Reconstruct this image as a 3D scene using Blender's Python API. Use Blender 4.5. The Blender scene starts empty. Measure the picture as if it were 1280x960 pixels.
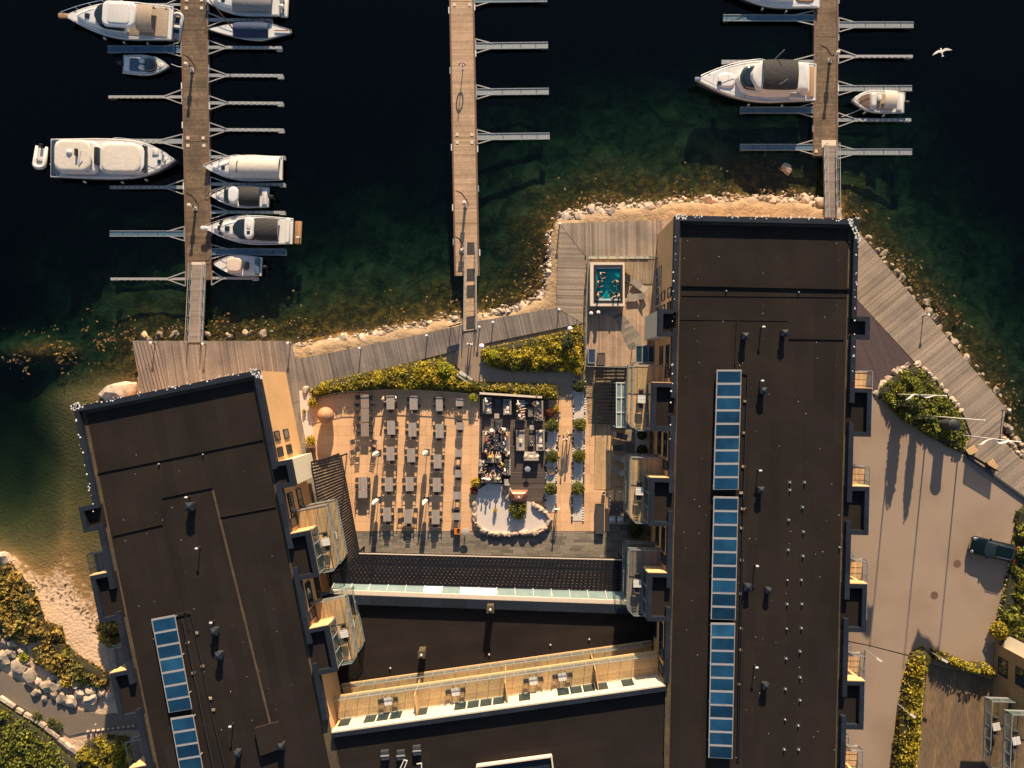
import bpy, bmesh, math, random
import numpy as np
from mathutils import Vector, Matrix, noise as mnoise
R = math.radians
random.seed(7); rng = np.random.default_rng(11)
scene = bpy.context.scene
C = scene.collection
# ---------------------------------------------------------------- camera, sky, sun
CAM_Z = 82.0; FPX = 984.0                 # drone height over the terrace, focal length in photo pixels
cam_d = bpy.data.cameras.new('camera'); cam = bpy.data.objects.new('camera', cam_d); C.objects.link(cam)
cam.location = (0, 0, CAM_Z); cam_d.sensor_width = 36.0; cam_d.lens = 36.0*FPX/1280.0
cam_d.clip_start = 0.5; cam_d.clip_end = 2000.0
scene.camera = cam
SUN_EL, SUN_AZ = R(20.4), R(5.6)          # azimuth measured from +Y towards +X
world = bpy.data.worlds.new('World'); scene.world = world; world.use_nodes = True
wn = world.node_tree; bg = wn.nodes['Background']
sky = wn.nodes.new('ShaderNodeTexSky'); sky.sky_type = 'NISHITA'; sky.sun_disc = False
sky.sun_elevation = SUN_EL; sky.sun_rotation = SUN_AZ; sky.air_density = 1.0; sky.dust_density = 0.6; sky.ozone_density = 1.6
wn.links.new(sky.outputs[0], bg.inputs[0]); bg.inputs[1].default_value = 0.075
sun_d = bpy.data.lights.new('sun', 'SUN'); sun_d.energy = 5.0; sun_d.angle = R(0.55); sun_d.color = (1.0, 0.80, 0.56)
sun = bpy.data.objects.new('sun', sun_d); C.objects.link(sun)
sdir = Vector((math.sin(SUN_AZ)*math.cos(SUN_EL), math.cos(SUN_AZ)*math.cos(SUN_EL), math.sin(SUN_EL)))
sun.rotation_euler = sdir.to_track_quat('Z', 'Y').to_euler(); sun.location = (0, 0, 60)
scene.view_settings.view_transform = 'Standard'; scene.view_settings.look = 'None'
scene.view_settings.gamma = 1.0; scene.view_settings.use_curve_mapping = False
scene.view_settings.exposure = 1.1
scene.cycles.transparent_max_bounces = 16

# ---------------------------------------------------------------- helpers
def P(x, y, z=0.0):                       # photo pixel at height z -> world point (straight-down camera)
    s = (CAM_Z-z)/FPX
    return Vector(((x-640)*s, (480-y)*s, z))
def P2(x, y, z=0.0):
    p = P(x, y, z); return (p.x, p.y)
def PP(pts, z=0.0): return [P2(x, y, z) for x, y in pts]
def area2(pts): return 0.5*sum(pts[i][0]*pts[(i+1) % len(pts)][1]-pts[(i+1) % len(pts)][0]*pts[i][1] for i in range(len(pts)))
def ccw(pts): return list(pts) if area2(pts) > 0 else list(reversed(pts))
def inside(poly, x, y):
    x = np.asarray(x, float); y = np.asarray(y, float); r = np.zeros(x.shape, bool); n = len(poly); j = n-1
    for i in range(n):
        xi, yi = poly[i]; xj, yj = poly[j]
        c = ((yi > y) != (yj > y)) & (x < (xj-xi)*(y-yi)/(yj-yi+1e-12)+xi)
        r ^= c; j = i
    return r
def edge_dist(poly, x, y):
    x = np.asarray(x, float); y = np.asarray(y, float); d = np.full(x.shape, 1e9); n = len(poly)
    for i in range(n):
        ax, ay = poly[i]; bx, by = poly[(i+1) % n]; vx, vy = bx-ax, by-ay
        t = np.clip(((x-ax)*vx+(y-ay)*vy)/(vx*vx+vy*vy+1e-12), 0, 1)
        d = np.minimum(d, np.hypot(x-ax-t*vx, y-ay-t*vy))
    return d
def clip_half(poly, nx, ny, c):           # keep nx*x+ny*y <= c
    out = []; n = len(poly)
    for i in range(n):
        a = poly[i]; b = poly[(i+1) % n]; da = nx*a[0]+ny*a[1]-c; db = nx*b[0]+ny*b[1]-c
        if da <= 0: out.append(a)
        if (da < 0 < db) or (db < 0 < da):
            t = da/(da-db); out.append((a[0]+t*(b[0]-a[0]), a[1]+t*(b[1]-a[1])))
    return out
def strips(poly, ang, w, gap=0.0, along=None, jitter=0.0):
    """cut a polygon into strips of width w running along angle ang (and, with along, into lengths)"""
    ux, uy = math.cos(ang), math.sin(ang); vx, vy = -uy, ux
    vs = [vx*p[0]+vy*p[1] for p in poly]; us = [ux*p[0]+uy*p[1] for p in poly]
    v0, v1 = min(vs), max(vs); k = 0; out = []
    n = max(1, round((v1-v0)/w)); w = (v1-v0)/n
    for k in range(n):
        a, b = v0+k*w+gap/2, v0+(k+1)*w-gap/2
        q = clip_half(clip_half(poly, vx, vy, b), -vx, -vy, -a)
        if len(q) < 3: continue
        if along:
            qs = [ux*p[0]+uy*p[1] for p in q]; u0, u1 = min(us), max(qs)
            u = u0-along*(random.random()*jitter+(0.5 if (k % 2 and jitter) else 0))
            while u < u1:
                q2 = clip_half(clip_half(q, ux, uy, u+along-gap/2), -ux, -uy, -(u+gap/2))
                if len(q2) >= 3 and abs(area2(q2)) > 0.02: out.append(q2)
                u += along
        elif abs(area2(q)) > 0.003: out.append(q)
    return out
def rrect(x0, x1, y0, y1, r, n=3):
    r = min(r, (x1-x0)/2-1e-4, (y1-y0)/2-1e-4); out = []
    for cx, cy, a0 in ((x1-r, y1-r, 0), (x0+r, y1-r, 90), (x0+r, y0+r, 180), (x1-r, y0+r, 270)):
        for k in range(n+1):
            a = R(a0+90*k/n); out.append((cx+r*math.cos(a), cy+r*math.sin(a)))
    return out
def circle(cx, cy, r, n=12): return [(cx+r*math.cos(2*math.pi*k/n), cy+r*math.sin(2*math.pi*k/n)) for k in range(n)]
def inset(poly, d):                       # crude inset: move vertices along averaged normals (ccw polygon)
    n = len(poly); out = []
    for i in range(n):
        a = Vector(poly[i-1]); b = Vector(poly[i]); c = Vector(poly[(i+1) % n])
        e1 = (b-a).normalized() if (b-a).length > 1e-9 else Vector((1, 0)); e2 = (c-b).normalized() if (c-b).length > 1e-9 else e1
        n1 = Vector((-e1.y, e1.x)); n2 = Vector((-e2.y, e2.x)); m = n1+n2
        m = m.normalized() if m.length > 1e-6 else n1
        k = max(0.35, m.dot(n1)); q = b+m*(d/k); out.append((q.x, q.y))
    return out

ORG = {}
class MB:
    def __init__(s): s.v = []; s.f = []; s.m = []; s.t = []
    def face(s, idx, m=0, t=0.0): s.f.append(tuple(idx)); s.m.append(m); s.t.append(t)
    def ring(s, pts):
        i = len(s.v); s.v.extend([tuple(p) for p in pts]); return list(range(i, i+len(pts)))
    def prism(s, poly, z0, z1, m=0, t=0.0, bottom=True):
        poly = ccw(poly); a = s.ring([(x, y, z0) for x, y in poly]); b = s.ring([(x, y, z1) for x, y in poly]); n = len(poly)
        s.face(b, m, t)
        if bottom: s.face(a[::-1], m, t)
        for i in range(n): j = (i+1) % n; s.face((a[i], a[j], b[j], b[i]), m, t)
        return s
    def loft(s, rings, m=0, t=0.0, cap0=True, cap1=True, mats=None):
        rs = [s.ring(r) for r in rings]
        for k in range(len(rs)-1):
            a, b = rs[k], rs[k+1]; n = len(a); mm = mats[k] if mats else m
            for i in range(n): j = (i+1) % n; s.face((a[i], a[j], b[j], b[i]), mm, t)
        if cap0: s.face(rs[0][::-1], mats[0] if mats else m, t)
        if cap1: s.face(rs[-1], mats[-1] if mats else m, t)
        return s
    def capstrip(s, ring, m=0):              # close a port/starboard outline with quads across it
        r = s.ring(ring); n = len(r)
        for i in range(n//2-1): s.face((r[i], r[i+1], r[n-2-i], r[n-1-i]), m)
        return s
    def mound(s, poly, levels, m=0, t=0.0):    # levels: (z, inset)
        poly = ccw(poly); return s.loft([[(x, y, z) for x, y in (inset(poly, d) if d else poly)] for z, d in levels], m, t)
    def box(s, x0, x1, y0, y1, z0, z1, m=0, t=0.0): return s.prism([(x0, y0), (x1, y0), (x1, y1), (x0, y1)], z0, z1, m, t)
    def obox(s, c, sx, sy, sz, a=0.0, m=0, t=0.0):      # centre of the base
        ca, sa = math.cos(a), math.sin(a)
        pts = [(c[0]+ca*x-sa*y, c[1]+sa*x+ca*y) for x, y in ((-sx/2, -sy/2), (sx/2, -sy/2), (sx/2, sy/2), (-sx/2, sy/2))]
        return s.prism(pts, c[2], c[2]+sz, m, t)
    def bar(s, a, b, w, h=None, m=0, t=0.0):            # rectangular bar from a to b
        a = Vector(a); b = Vector(b); h = h or w; d = (b-a)
        if d.length < 1e-6: return s
        d.normalize(); up = Vector((0, 0, 1)) if abs(d.z) < 0.95 else Vector((0, 1, 0))
        sd = d.cross(up).normalized()*(w/2); u = sd.cross(d).normalized()*(h/2)
        r0 = [a+sd+u, a-sd+u, a-sd-u, a+sd-u]; r1 = [b+sd+u, b-sd+u, b-sd-u, b+sd-u]
        return s.loft([r0, r1], m, t)
    def tube(s, pts, r, n=6, m=0, t=0.0):
        pts = [Vector(p) for p in pts]; rs = r if isinstance(r, (list, tuple)) else [r]*len(pts); rings = []
        for i, p in enumerate(pts):
            d = (pts[min(i+1, len(pts)-1)]-pts[max(i-1, 0)])
            d = d.normalized() if d.length > 1e-9 else Vector((0, 0, 1))
            up = Vector((0, 0, 1)) if abs(d.z) < 0.9 else Vector((0, 1, 0)); a = d.cross(up).normalized(); b = a.cross(d).normalized()
            rings.append([p+(a*math.cos(2*math.pi*k/n)+b*math.sin(2*math.pi*k/n))*rs[i] for k in range(n)])
        return s.loft(rings, m, t)
    def lathe(s, prof, c=(0, 0, 0), n=12, m=0, t=0.0, sx=1, sy=1):
        return s.loft([[(c[0]+r*sx*math.cos(2*math.pi*k/n), c[1]+r*sy*math.sin(2*math.pi*k/n), c[2]+z) for k in range(n)] for r, z in prof], m, t)
    def cyl(s, c, r, h, n=10, m=0, t=0.0): return s.lathe([(r, 0), (r, h)], c, n, m, t)
    def blob(s, c, rad, sub=1, jit=0.0, m=0, t=0.0, seed=0):
        bm = bmesh.new(); bmesh.ops.create_icosphere(bm, subdivisions=sub, radius=1.0); b = len(s.v)
        for v in bm.verts:
            k = 1.0+jit*mnoise.noise(v.co*1.7+Vector((seed*3.1, seed*1.7, seed)))
            s.v.append((c[0]+v.co.x*rad[0]*k, c[1]+v.co.y*rad[1]*k, c[2]+v.co.z*rad[2]*k))
        for f in bm.faces: s.face([b+v.index for v in f.verts], m, t)
        bm.free(); return s
    def quads(s, arr, tones, m=0):           # arr (N,4,3)
        b = len(s.v); n = len(arr); s.v.extend(map(tuple, arr.reshape(-1, 3).tolist()))
        s.f.extend([(b+4*i, b+4*i+1, b+4*i+2, b+4*i+3) for i in range(n)]); s.m.extend([m]*n); s.t.extend(list(tones)); return s
    def mesh(s, name, mats, o=(0, 0, 0), smooth=False):
        me = bpy.data.meshes.new(name); me.from_pydata([(x-o[0], y-o[1], z-o[2]) for x, y, z in s.v], [], s.f)
        for mt in (mats if isinstance(mats, (list, tuple)) else [mats]): me.materials.append(mt)
        if len(me.materials) > 1: me.polygons.foreach_set('material_index', s.m)
        if any(s.t):
            a = me.attributes.new('tone', 'FLOAT', 'FACE'); a.data.foreach_set('value', s.t)
        if smooth:
            me.shade_smooth()
            if smooth is not True: me.set_sharp_from_angle(angle=R(smooth))
        me.update(); return me
    def build(s, name, mats, parent=None, smooth=False, kind=None, loc=None):
        o = ORG.get(parent.name, (0, 0, 0)) if parent else (loc or (0, 0, 0))
        ob = bpy.data.objects.new(name, s.mesh(name, mats, o, smooth)); C.objects.link(ob)
        if parent: ob.parent = parent; ORG[ob.name] = o
        else: ob.location = o; ORG[ob.name] = tuple(o)
        if kind: ob['kind'] = kind
        return ob
def tag(o, label=None, cat=None, group=None, kind=None):
    if label: o['label'] = label
    if cat: o['category'] = cat
    if group: o['group'] = group
    if kind: o['kind'] = kind
    return o
def thing(name, label, cat, loc=(0, 0, 0), group=None, local=False):
    """an Empty at the base; with local=True parts are built round the origin and the Empty is placed later"""
    o = bpy.data.objects.new(name, None); C.objects.link(o); o.empty_display_size = 0.3
    if not local: o.location = loc; ORG[o.name] = tuple(loc)
    else: ORG[o.name] = (0, 0, 0); o.location = loc
    return tag(o, label, cat, group)
def struct(name, mb, mat, kind='structure', **k):
    o = mb.build(name, mat, **k); o['kind'] = kind; return o
def copy_tree(o, loc=None, rot=None, label=None, group=None, scale=None, parent=None, mats=None):
    c = o.copy(); C.objects.link(c); c.parent = parent
    if loc is not None: c.location = loc
    if rot is not None: c.rotation_euler = (0, 0, rot)
    if scale is not None: c.scale = (scale,)*3 if not isinstance(scale, (tuple, list)) else scale
    if label: c['label'] = label
    if group: c['group'] = group
    for ch in o.children: copy_tree(ch, parent=c)
    return c
ORD = ['first', 'second', 'third', 'fourth', 'fifth', 'sixth', 'seventh', 'eighth', 'ninth', 'tenth', 'eleventh', 'twelfth', 'thirteenth', 'fourteenth', 'fifteenth', 'sixteenth', 'seventeenth', 'eighteenth', 'nineteenth', 'twentieth']

# ---------------------------------------------------------------- materials
def pm(name, col, rough=0.7, var=0.15, scale=4.0, alt=None, altscale=0.5, altlo=0.45, althi=0.65, bump=0.0, bscale=20.0, metal=0.0, rnd=0.0, spec=0.4, coat=0.0, trans=0.0, stretch=None, alpha=None):
    m = bpy.data.materials.new(name); m.use_nodes = True; nt = m.node_tree; N = nt.nodes; L = nt.links
    b = N['Principled BSDF']; b.inputs['Roughness'].default_value = rough; b.inputs['Metallic'].default_value = metal
    b.inputs['Specular IOR Level'].default_value = spec; b.inputs['Coat Weight'].default_value = coat
    geo = N.new('ShaderNodeNewGeometry'); vec = geo.outputs['Position']
    if stretch:
        mp = N.new('ShaderNodeMapping'); mp.inputs['Rotation'].default_value = (0, 0, stretch[0]); mp.inputs['Scale'].default_value = (stretch[1], stretch[2], 1)
        L.new(vec, mp.inputs['Vector']); vec = mp.outputs[0]
    def noise(sc, det=4):
        n = N.new('ShaderNodeTexNoise'); n.inputs['Scale'].default_value = sc; n.inputs['Detail'].default_value = det; L.new(vec, n.inputs['Vector']); return n.outputs['Fac']
    def mrange(x, a, b_, c, d):
        r = N.new('ShaderNodeMapRange'); L.new(x, r.inputs['Value'])
        for i, q in enumerate((a, b_, c, d)): r.inputs[1+i].default_value = q
        return r.outputs[0]
    base = None
    if alt:
        mx = N.new('ShaderNodeMix'); mx.data_type = 'RGBA'; L.new(mrange(noise(altscale, 6), altlo, althi, 0, 1), mx.inputs['Factor'])
        mx.inputs['A'].default_value = (*col, 1); mx.inputs['B'].default_value = (*alt, 1); base = mx.outputs['Result']
    val = mrange(noise(scale), 0.25, 0.75, 1-var, 1+var)
    at = N.new('ShaderNodeAttribute'); at.attribute_name = 'tone'
    ad = N.new('ShaderNodeMath'); ad.operation = 'ADD'; ad.inputs[1].default_value = 1.0; L.new(at.outputs['Fac'], ad.inputs[0])
    mu = N.new('ShaderNodeMath'); mu.operation = 'MULTIPLY'; L.new(val, mu.inputs[0]); L.new(ad.outputs[0], mu.inputs[1]); f = mu.outputs[0]
    if rnd:
        oi = N.new('ShaderNodeObjectInfo'); m2 = N.new('ShaderNodeMath'); m2.operation = 'MULTIPLY'
        L.new(mrange(oi.outputs['Random'], 0, 1, 1-rnd, 1+rnd), m2.inputs[0]); L.new(f, m2.inputs[1]); f = m2.outputs[0]
    vs = N.new('ShaderNodeVectorMath'); vs.operation = 'SCALE'; vs.inputs[0].default_value = col
    if base is not None: L.new(base, vs.inputs[0])
    L.new(f, vs.inputs['Scale']); L.new(vs.outputs[0], b.inputs['Base Color'])
    if bump:
        bp = N.new('ShaderNodeBump'); bp.inputs['Strength'].default_value = 1.0; bp.inputs['Distance'].default_value = bump
        L.new(noise(bscale, 5), bp.inputs['Height']); L.new(bp.outputs[0], b.inputs['Normal'])
    if trans:
        tr = N.new('ShaderNodeBsdfTranslucent'); L.new(vs.outputs[0], tr.inputs['Color']); mxs = N.new('ShaderNodeMixShader'); mxs.inputs[0].default_value = trans
        L.new(b.outputs[0], mxs.inputs[1]); L.new(tr.outputs[0], mxs.inputs[2]); L.new(mxs.outputs[0], N['Material Output'].inputs[0])
    if alpha is not None:
        tr = N.new('ShaderNodeBsdfTransparent'); tr.inputs[0].default_value = (*alpha[1], 1); mxs = N.new('ShaderNodeMixShader'); mxs.inputs[0].default_value = alpha[0]
        L.new(tr.outputs[0], mxs.inputs[1]); L.new(b.outputs[0], mxs.inputs[2]); L.new(mxs.outputs[0], N['Material Output'].inputs[0])
    return m
M = {}
M['deck'] = pm('weathered_decking', (0.20, 0.158, 0.128), 0.85, 0.18, 6, alt=(0.145, 0.118, 0.10), altscale=0.35, bump=0.004, bscale=60)
M['deck_lt'] = pm('sunbleached_decking', (0.285, 0.215, 0.155), 0.85, 0.16, 6, alt=(0.215, 0.165, 0.125), altscale=0.35)
M['deck_warm'] = pm('warm_decking', (0.50, 0.31, 0.15), 0.75, 0.18, 5, alt=(0.40, 0.26, 0.14), altscale=0.6)
M['deck_spa'] = pm('pinkish_decking', (0.40, 0.27, 0.175), 0.8, 0.15, 5, alt=(0.30, 0.20, 0.135), altscale=0.5)
M['deck_dark'] = pm('dark_decking', (0.085, 0.062, 0.05), 0.8, 0.2, 6)
M['deck_purple'] = pm('brown_composite_decking', (0.07, 0.045, 0.045), 0.8, 0.15, 3)
M['pontoon'] = pm('pontoon_boards', (0.15, 0.098, 0.056), 0.85, 0.3, 3, alt=(0.10, 0.066, 0.040), altscale=0.5)
M['pontoon_mid'] = pm('pale_pontoon_boards', (0.41, 0.265, 0.16), 0.85, 0.14, 3, alt=(0.34, 0.22, 0.13), altscale=0.4)
M['tile'] = pm('terracotta_paving', (0.65, 0.385, 0.20), 0.8, 0.10, 5, alt=(0.57, 0.335, 0.175), altscale=0.3, rnd=0.06)
M['slate'] = pm('grey_stone_paving', (0.20, 0.165, 0.125), 0.75, 0.2, 4, rnd=0.32)
M['concrete'] = pm('parking_concrete', (0.295, 0.212, 0.150), 0.9, 0.10, 9, alt=(0.25, 0.175, 0.12), altscale=0.16, bump=0.003, bscale=40, rnd=0.03)
M['channel'] = pm('drain_channel', (0.075, 0.06, 0.05), 0.8)
M['asphalt'] = pm('path_asphalt', (0.15, 0.115, 0.085), 0.92, 0.18, 12, alt=(0.19, 0.14, 0.095), altscale=0.3)
M['felt'] = pm('roofing_felt', (0.0165, 0.0120, 0.0102), 0.9, 0.14, 5, alt=(0.024, 0.0175, 0.0140), altscale=0.22, altlo=0.4, althi=0.75, rnd=0.13, bump=0.003, bscale=50, spec=0.12)
M['felt_mossy'] = pm('roof_edge_gravel', (0.062, 0.042, 0.026), 0.95, 0.4, 7, alt=(0.085, 0.062, 0.028), altscale=0.6)
M['coping'] = pm('dark_coping_metal', (0.013, 0.0165, 0.024), 0.6, 0.2, 2, spec=0.2)
M['wall'] = pm('tan_cladding', (0.64, 0.37, 0.165), 0.8, 0.06, 2, alt=(0.58, 0.335, 0.15), altscale=0.25)
M['wall_cream'] = pm('cream_panels', (0.56, 0.49, 0.36), 0.65, 0.05, 2)
M['glass'] = pm('dark_window_glass', (0.012, 0.03, 0.036), 0.06, 0.1, 1, spec=0.9)
M['blueglass'] = pm('solar_glass', (0.006, 0.035, 0.075), 0.2, 0.25, 0.8, alt=(0.012, 0.06, 0.115), altscale=0.3, rnd=0.45, spec=0.6)
M['alu'] = pm('aluminium', (0.36, 0.335, 0.31), 0.5, 0.1, 5, metal=0.3)
M['galv'] = pm('galvanised_grating', (0.23, 0.245, 0.245), 0.6, 0.2, 6, metal=0.15)
M['bluegrate'] = pm('blue_grating', (0.055, 0.115, 0.16), 0.6, 0.2, 4)
M['steel'] = pm('dark_steel', (0.06, 0.065, 0.07), 0.45, 0.2, 5, metal=0.4)
M['black'] = pm('black_paint', (0.012, 0.013, 0.015), 0.6, 0.2, 5)
M['slat'] = pm('black_pergola_wood', (0.0115, 0.0115, 0.0155), 0.8, 0.25, 6, spec=0.15)
M['white'] = pm('white_gelcoat', (0.60, 0.575, 0.54), 0.3, 0.05, 2, spec=0.5, coat=0.2)
M['white2'] = pm('white_paint', (0.60, 0.57, 0.53), 0.5, 0.05, 3)
M['cream'] = pm('cream_canvas', (0.56, 0.49, 0.40), 0.85, 0.08, 3, bump=0.02, bscale=3)
M['grey_can'] = pm('grey_canvas', (0.24, 0.22, 0.20), 0.9, 0.12, 3, bump=0.03, bscale=3)
M['taupe_can'] = pm('taupe_canvas', (0.30, 0.23, 0.165), 0.9, 0.1, 3, bump=0.02, bscale=4)
M['black_can'] = pm('black_canvas', (0.032, 0.028, 0.026), 0.85, 0.2, 3, bump=0.03, bscale=3)
M['navy_can'] = pm('navy_canvas', (0.012, 0.028, 0.07), 0.8, 0.25, 3, bump=0.04, bscale=4)
M['boatglass'] = pm('boat_glass', (0.012, 0.018, 0.02), 0.08, 0.1, 2, spec=0.9)
M['teak'] = pm('teak', (0.33, 0.18, 0.08), 0.7, 0.2, 8)
M['teak_dk'] = pm('dark_teak', (0.13, 0.07, 0.045), 0.7, 0.2, 8)
M['tan_vinyl'] = pm('beige_vinyl', (0.55, 0.44, 0.34), 0.6, 0.06, 4)
M['rubber'] = pm('grey_rubber', (0.52, 0.49, 0.45), 0.6, 0.08, 4)
M['cushion'] = pm('grey_cushion', (0.36, 0.30, 0.245), 0.9, 0.1, 6)
M['cushion_lt'] = pm('cream_cushion', (0.62, 0.50, 0.38), 0.9, 0.1, 6)
M['wicker'] = pm('grey_wicker', (0.25, 0.21, 0.17), 0.9, 0.2, 18)
M['tabletop'] = pm('grey_slatted_table', (0.30, 0.245, 0.21), 0.75, 0.12, 8, rnd=0.06)
M['tabletop_wood'] = pm('weathered_wood_table', (0.24, 0.18, 0.14), 0.8, 0.3, 14, stretch=(0, 6, 1))
M['chair'] = pm('dark_chair', (0.05, 0.045, 0.045), 0.6, 0.2, 8)
M['gravel'] = pm('white_gravel', (0.58, 0.49, 0.42), 0.95, 0.28, 14, bump=0.02, bscale=16)
M['stone'] = pm('pale_granite', (0.48, 0.36, 0.26), 0.9, 0.25, 4, alt=(0.30, 0.23, 0.17), altscale=1.2, rnd=0.25, bump=0.03, bscale=5)
M['stone_dk'] = pm('grey_granite', (0.23, 0.18, 0.135), 0.9, 0.25, 4, alt=(0.33, 0.24, 0.15), altscale=1.0, rnd=0.3, bump=0.03, bscale=5)
M['copper'] = pm('copper', (0.36, 0.16, 0.10), 0.45, 0.2, 2, metal=0.35)
M['terracotta'] = pm('terracotta', (0.40, 0.20, 0.10), 0.75, 0.15, 2)
M['wood_new'] = pm('pale_timber', (0.58, 0.36, 0.16), 0.7, 0.15, 6)
M['leaf'] = pm('hedge_leaf', (0.34, 0.25, 0.012), 0.6, 0.35, 1.6, alt=(0.17, 0.145, 0.012), altscale=0.7, trans=0.25)
M['leaf_g'] = pm('green_leaf', (0.17, 0.165, 0.012), 0.6, 0.3, 1.6, alt=(0.09, 0.10, 0.012), altscale=1.0, trans=0.25)
M['leaf_b'] = pm('bright_leaf', (0.42, 0.42, 0.012), 0.6, 0.25, 1.6, trans=0.3)
M['leaf_d'] = pm('dark_leaf', (0.045, 0.055, 0.010), 0.6, 0.3, 1.6, trans=0.2)
M['leaf_y'] = pm('yellow_leaf', (0.52, 0.36, 0.02), 0.6, 0.25, 1.6, trans=0.3)
M['leaf_r'] = pm('red_leaf', (0.22, 0.05, 0.02), 0.6, 0.25, 1.6, trans=0.3)
M['grass'] = pm('dry_grass', (0.26, 0.165, 0.03), 0.7, 0.35, 0.8, alt=(0.11, 0.10, 0.015), altscale=0.45, trans=0.2)
M['weed'] = pm('golden_seaweed', (0.17, 0.085, 0.012), 0.7, 0.5, 0.7, alt=(0.075, 0.04, 0.01), altscale=0.35)
M['bark'] = pm('bark', (0.10, 0.07, 0.045), 0.9, 0.25, 8)
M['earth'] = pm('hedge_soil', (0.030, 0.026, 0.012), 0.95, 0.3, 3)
M['clearglass'] = pm('balustrade_glass', (0.35, 0.42, 0.42), 0.05, 0.0, 1, spec=0.8, alpha=(0.11, (0.90, 0.94, 0.92)))
M['canopyglass'] = pm('canopy_glass', (0.28, 0.36, 0.34), 0.15, 0.1, 1, spec=0.7, alpha=(0.6, (0.6, 0.7, 0.66)))
M['gull'] = pm('gull_white', (0.75, 0.68, 0.58), 0.8, 0.05, 8)
M['carpaint'] = pm('dark_teal_car_paint', (0.003, 0.008, 0.0105), 0.3, 0.1, 2, spec=0.2, coat=0.0)
M['chrome'] = pm('chrome', (0.6, 0.6, 0.6), 0.2, 0.05, 2, metal=0.9)
M['dropping'] = pm('bird_droppings', (0.70, 0.66, 0.60), 0.9, 0.1, 5)
M['orange'] = pm('orange_plastic', (0.55, 0.16, 0.02), 0.6, 0.1, 4)
M['red'] = pm('red_plastic', (0.5, 0.03, 0.02), 0.6, 0.1, 4)
M['lampglobe'] = pm('frosted_globe', (0.72, 0.68, 0.62), 0.35, 0.03, 4)
# ---------------------------------------------------------------- terrain and water
WATER = -1.3
LAND = PP([(-2500, 640), (-300, 690), (0, 712), (28, 748), (52, 788), (72, 828), (100, 852), (150, 852), (200, 790), (235, 600), (200, 520), (170, 488),
           (180, 440), (355, 436), (372, 436), (420, 424), (480, 416), (560, 401), (640, 391), (678, 372), (690, 330), (690, 292), (700, 276), (760, 264), (830, 256), (930, 250), (1010, 254), (1048, 262),
           (1070, 296), (1132, 368), (1192, 438), (1248, 506), (1252, 545), (1292, 588), (1500, 720), (4000, 1500), (4000, 4000), (-2500, 4000)], -0.5)
ISLE = P2(50, 440, -1.6)
def terrain_z(X, Y):
    ins = inside(LAND, X, Y); d = edge_dist(LAND, X, Y)
    px = 640+X*FPX/83; py = 480-Y*FPX/83
    bay = np.clip((215-px)/70, 0, 1)*np.clip((py-440)/60, 0, 1)
    n1 = np.zeros(X.shape); n2 = np.zeros(X.shape); n3 = np.zeros(X.shape)
    it = np.nditer([X, Y], flags=['multi_index'])
    for x, y in it:
        v = Vector((float(x), float(y), 0)); n1[it.multi_index] = mnoise.noise(v*0.16); n2[it.multi_index] = mnoise.noise(v*0.6+Vector((9, 3, 1))); n3[it.multi_index] = mnoise.noise(v*1.7+Vector((3, 7, 2)))
    dd = np.maximum(0, d*(1+0.25*n1)+0.5*n2)
    zg = np.where(dd < 0.8, -0.4-1.5*dd, np.where(dd < 15, -1.6-0.215*(dd-0.8), -4.65-0.34*(dd-15)))
    zg = np.maximum(zg, -13)+0.35*n2*np.clip(dd/2, 0, 1)+0.22*n3*np.clip(dd/1.2, 0, 1)
    db = dd*(1+2.5*np.clip((75-px)/60, 0, 1)); zb = np.where(db < 8.2, -0.2-0.135*db, -1.307-0.05*(db-8.2))+0.06*n2*np.clip(dd-7, 0, 1)
    zb = np.minimum(zb-0.26*np.clip((800-py)/80, 0, 2.4), -0.2)
    z = zg*(1-bay)+zb*bay
    ri = np.exp(-(((X-ISLE[0])/7.5)**2+((Y-ISLE[1])/2.6)**2))
    z = np.where(ins, -0.16+0.02*n3, z); z = np.where(ins | (ri < 0.12), z, np.maximum(z, -1.62+0.28*n3-3.5*(1-ri)))
    return z, bay, np.where(ins, 0, d)
def axis(a, b, st, ext): return np.concatenate([[-ext, -ext*0.6, -ext*0.35, a-30, a-12], np.arange(a, b+st, st), [b+12, b+30, ext*0.35, ext*0.6, ext]])
gx = axis(-66, 66, 0.6, 420.0); gy = axis(-52, 52, 0.6, 420.0)
GX, GY = np.meshgrid(gx, gy); GZ, BAY, DIST = terrain_z(GX, GY)
tb = bpy.data.meshes.new('seabed_and_shore'); nx, ny = len(gx), len(gy)
idx = np.arange(nx*ny).reshape(ny, nx)
fc = np.stack([idx[:-1, :-1], idx[:-1, 1:], idx[1:, 1:], idx[1:, :-1]], -1).reshape(-1, 4)
tb.from_pydata(np.stack([GX, GY, GZ], -1).reshape(-1, 3).tolist(), [], fc.tolist())
at = tb.attributes.new('sandy', 'FLOAT', 'POINT'); at.data.foreach_set('value', BAY.reshape(-1).astype(np.float32)); tb.shade_smooth()
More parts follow.
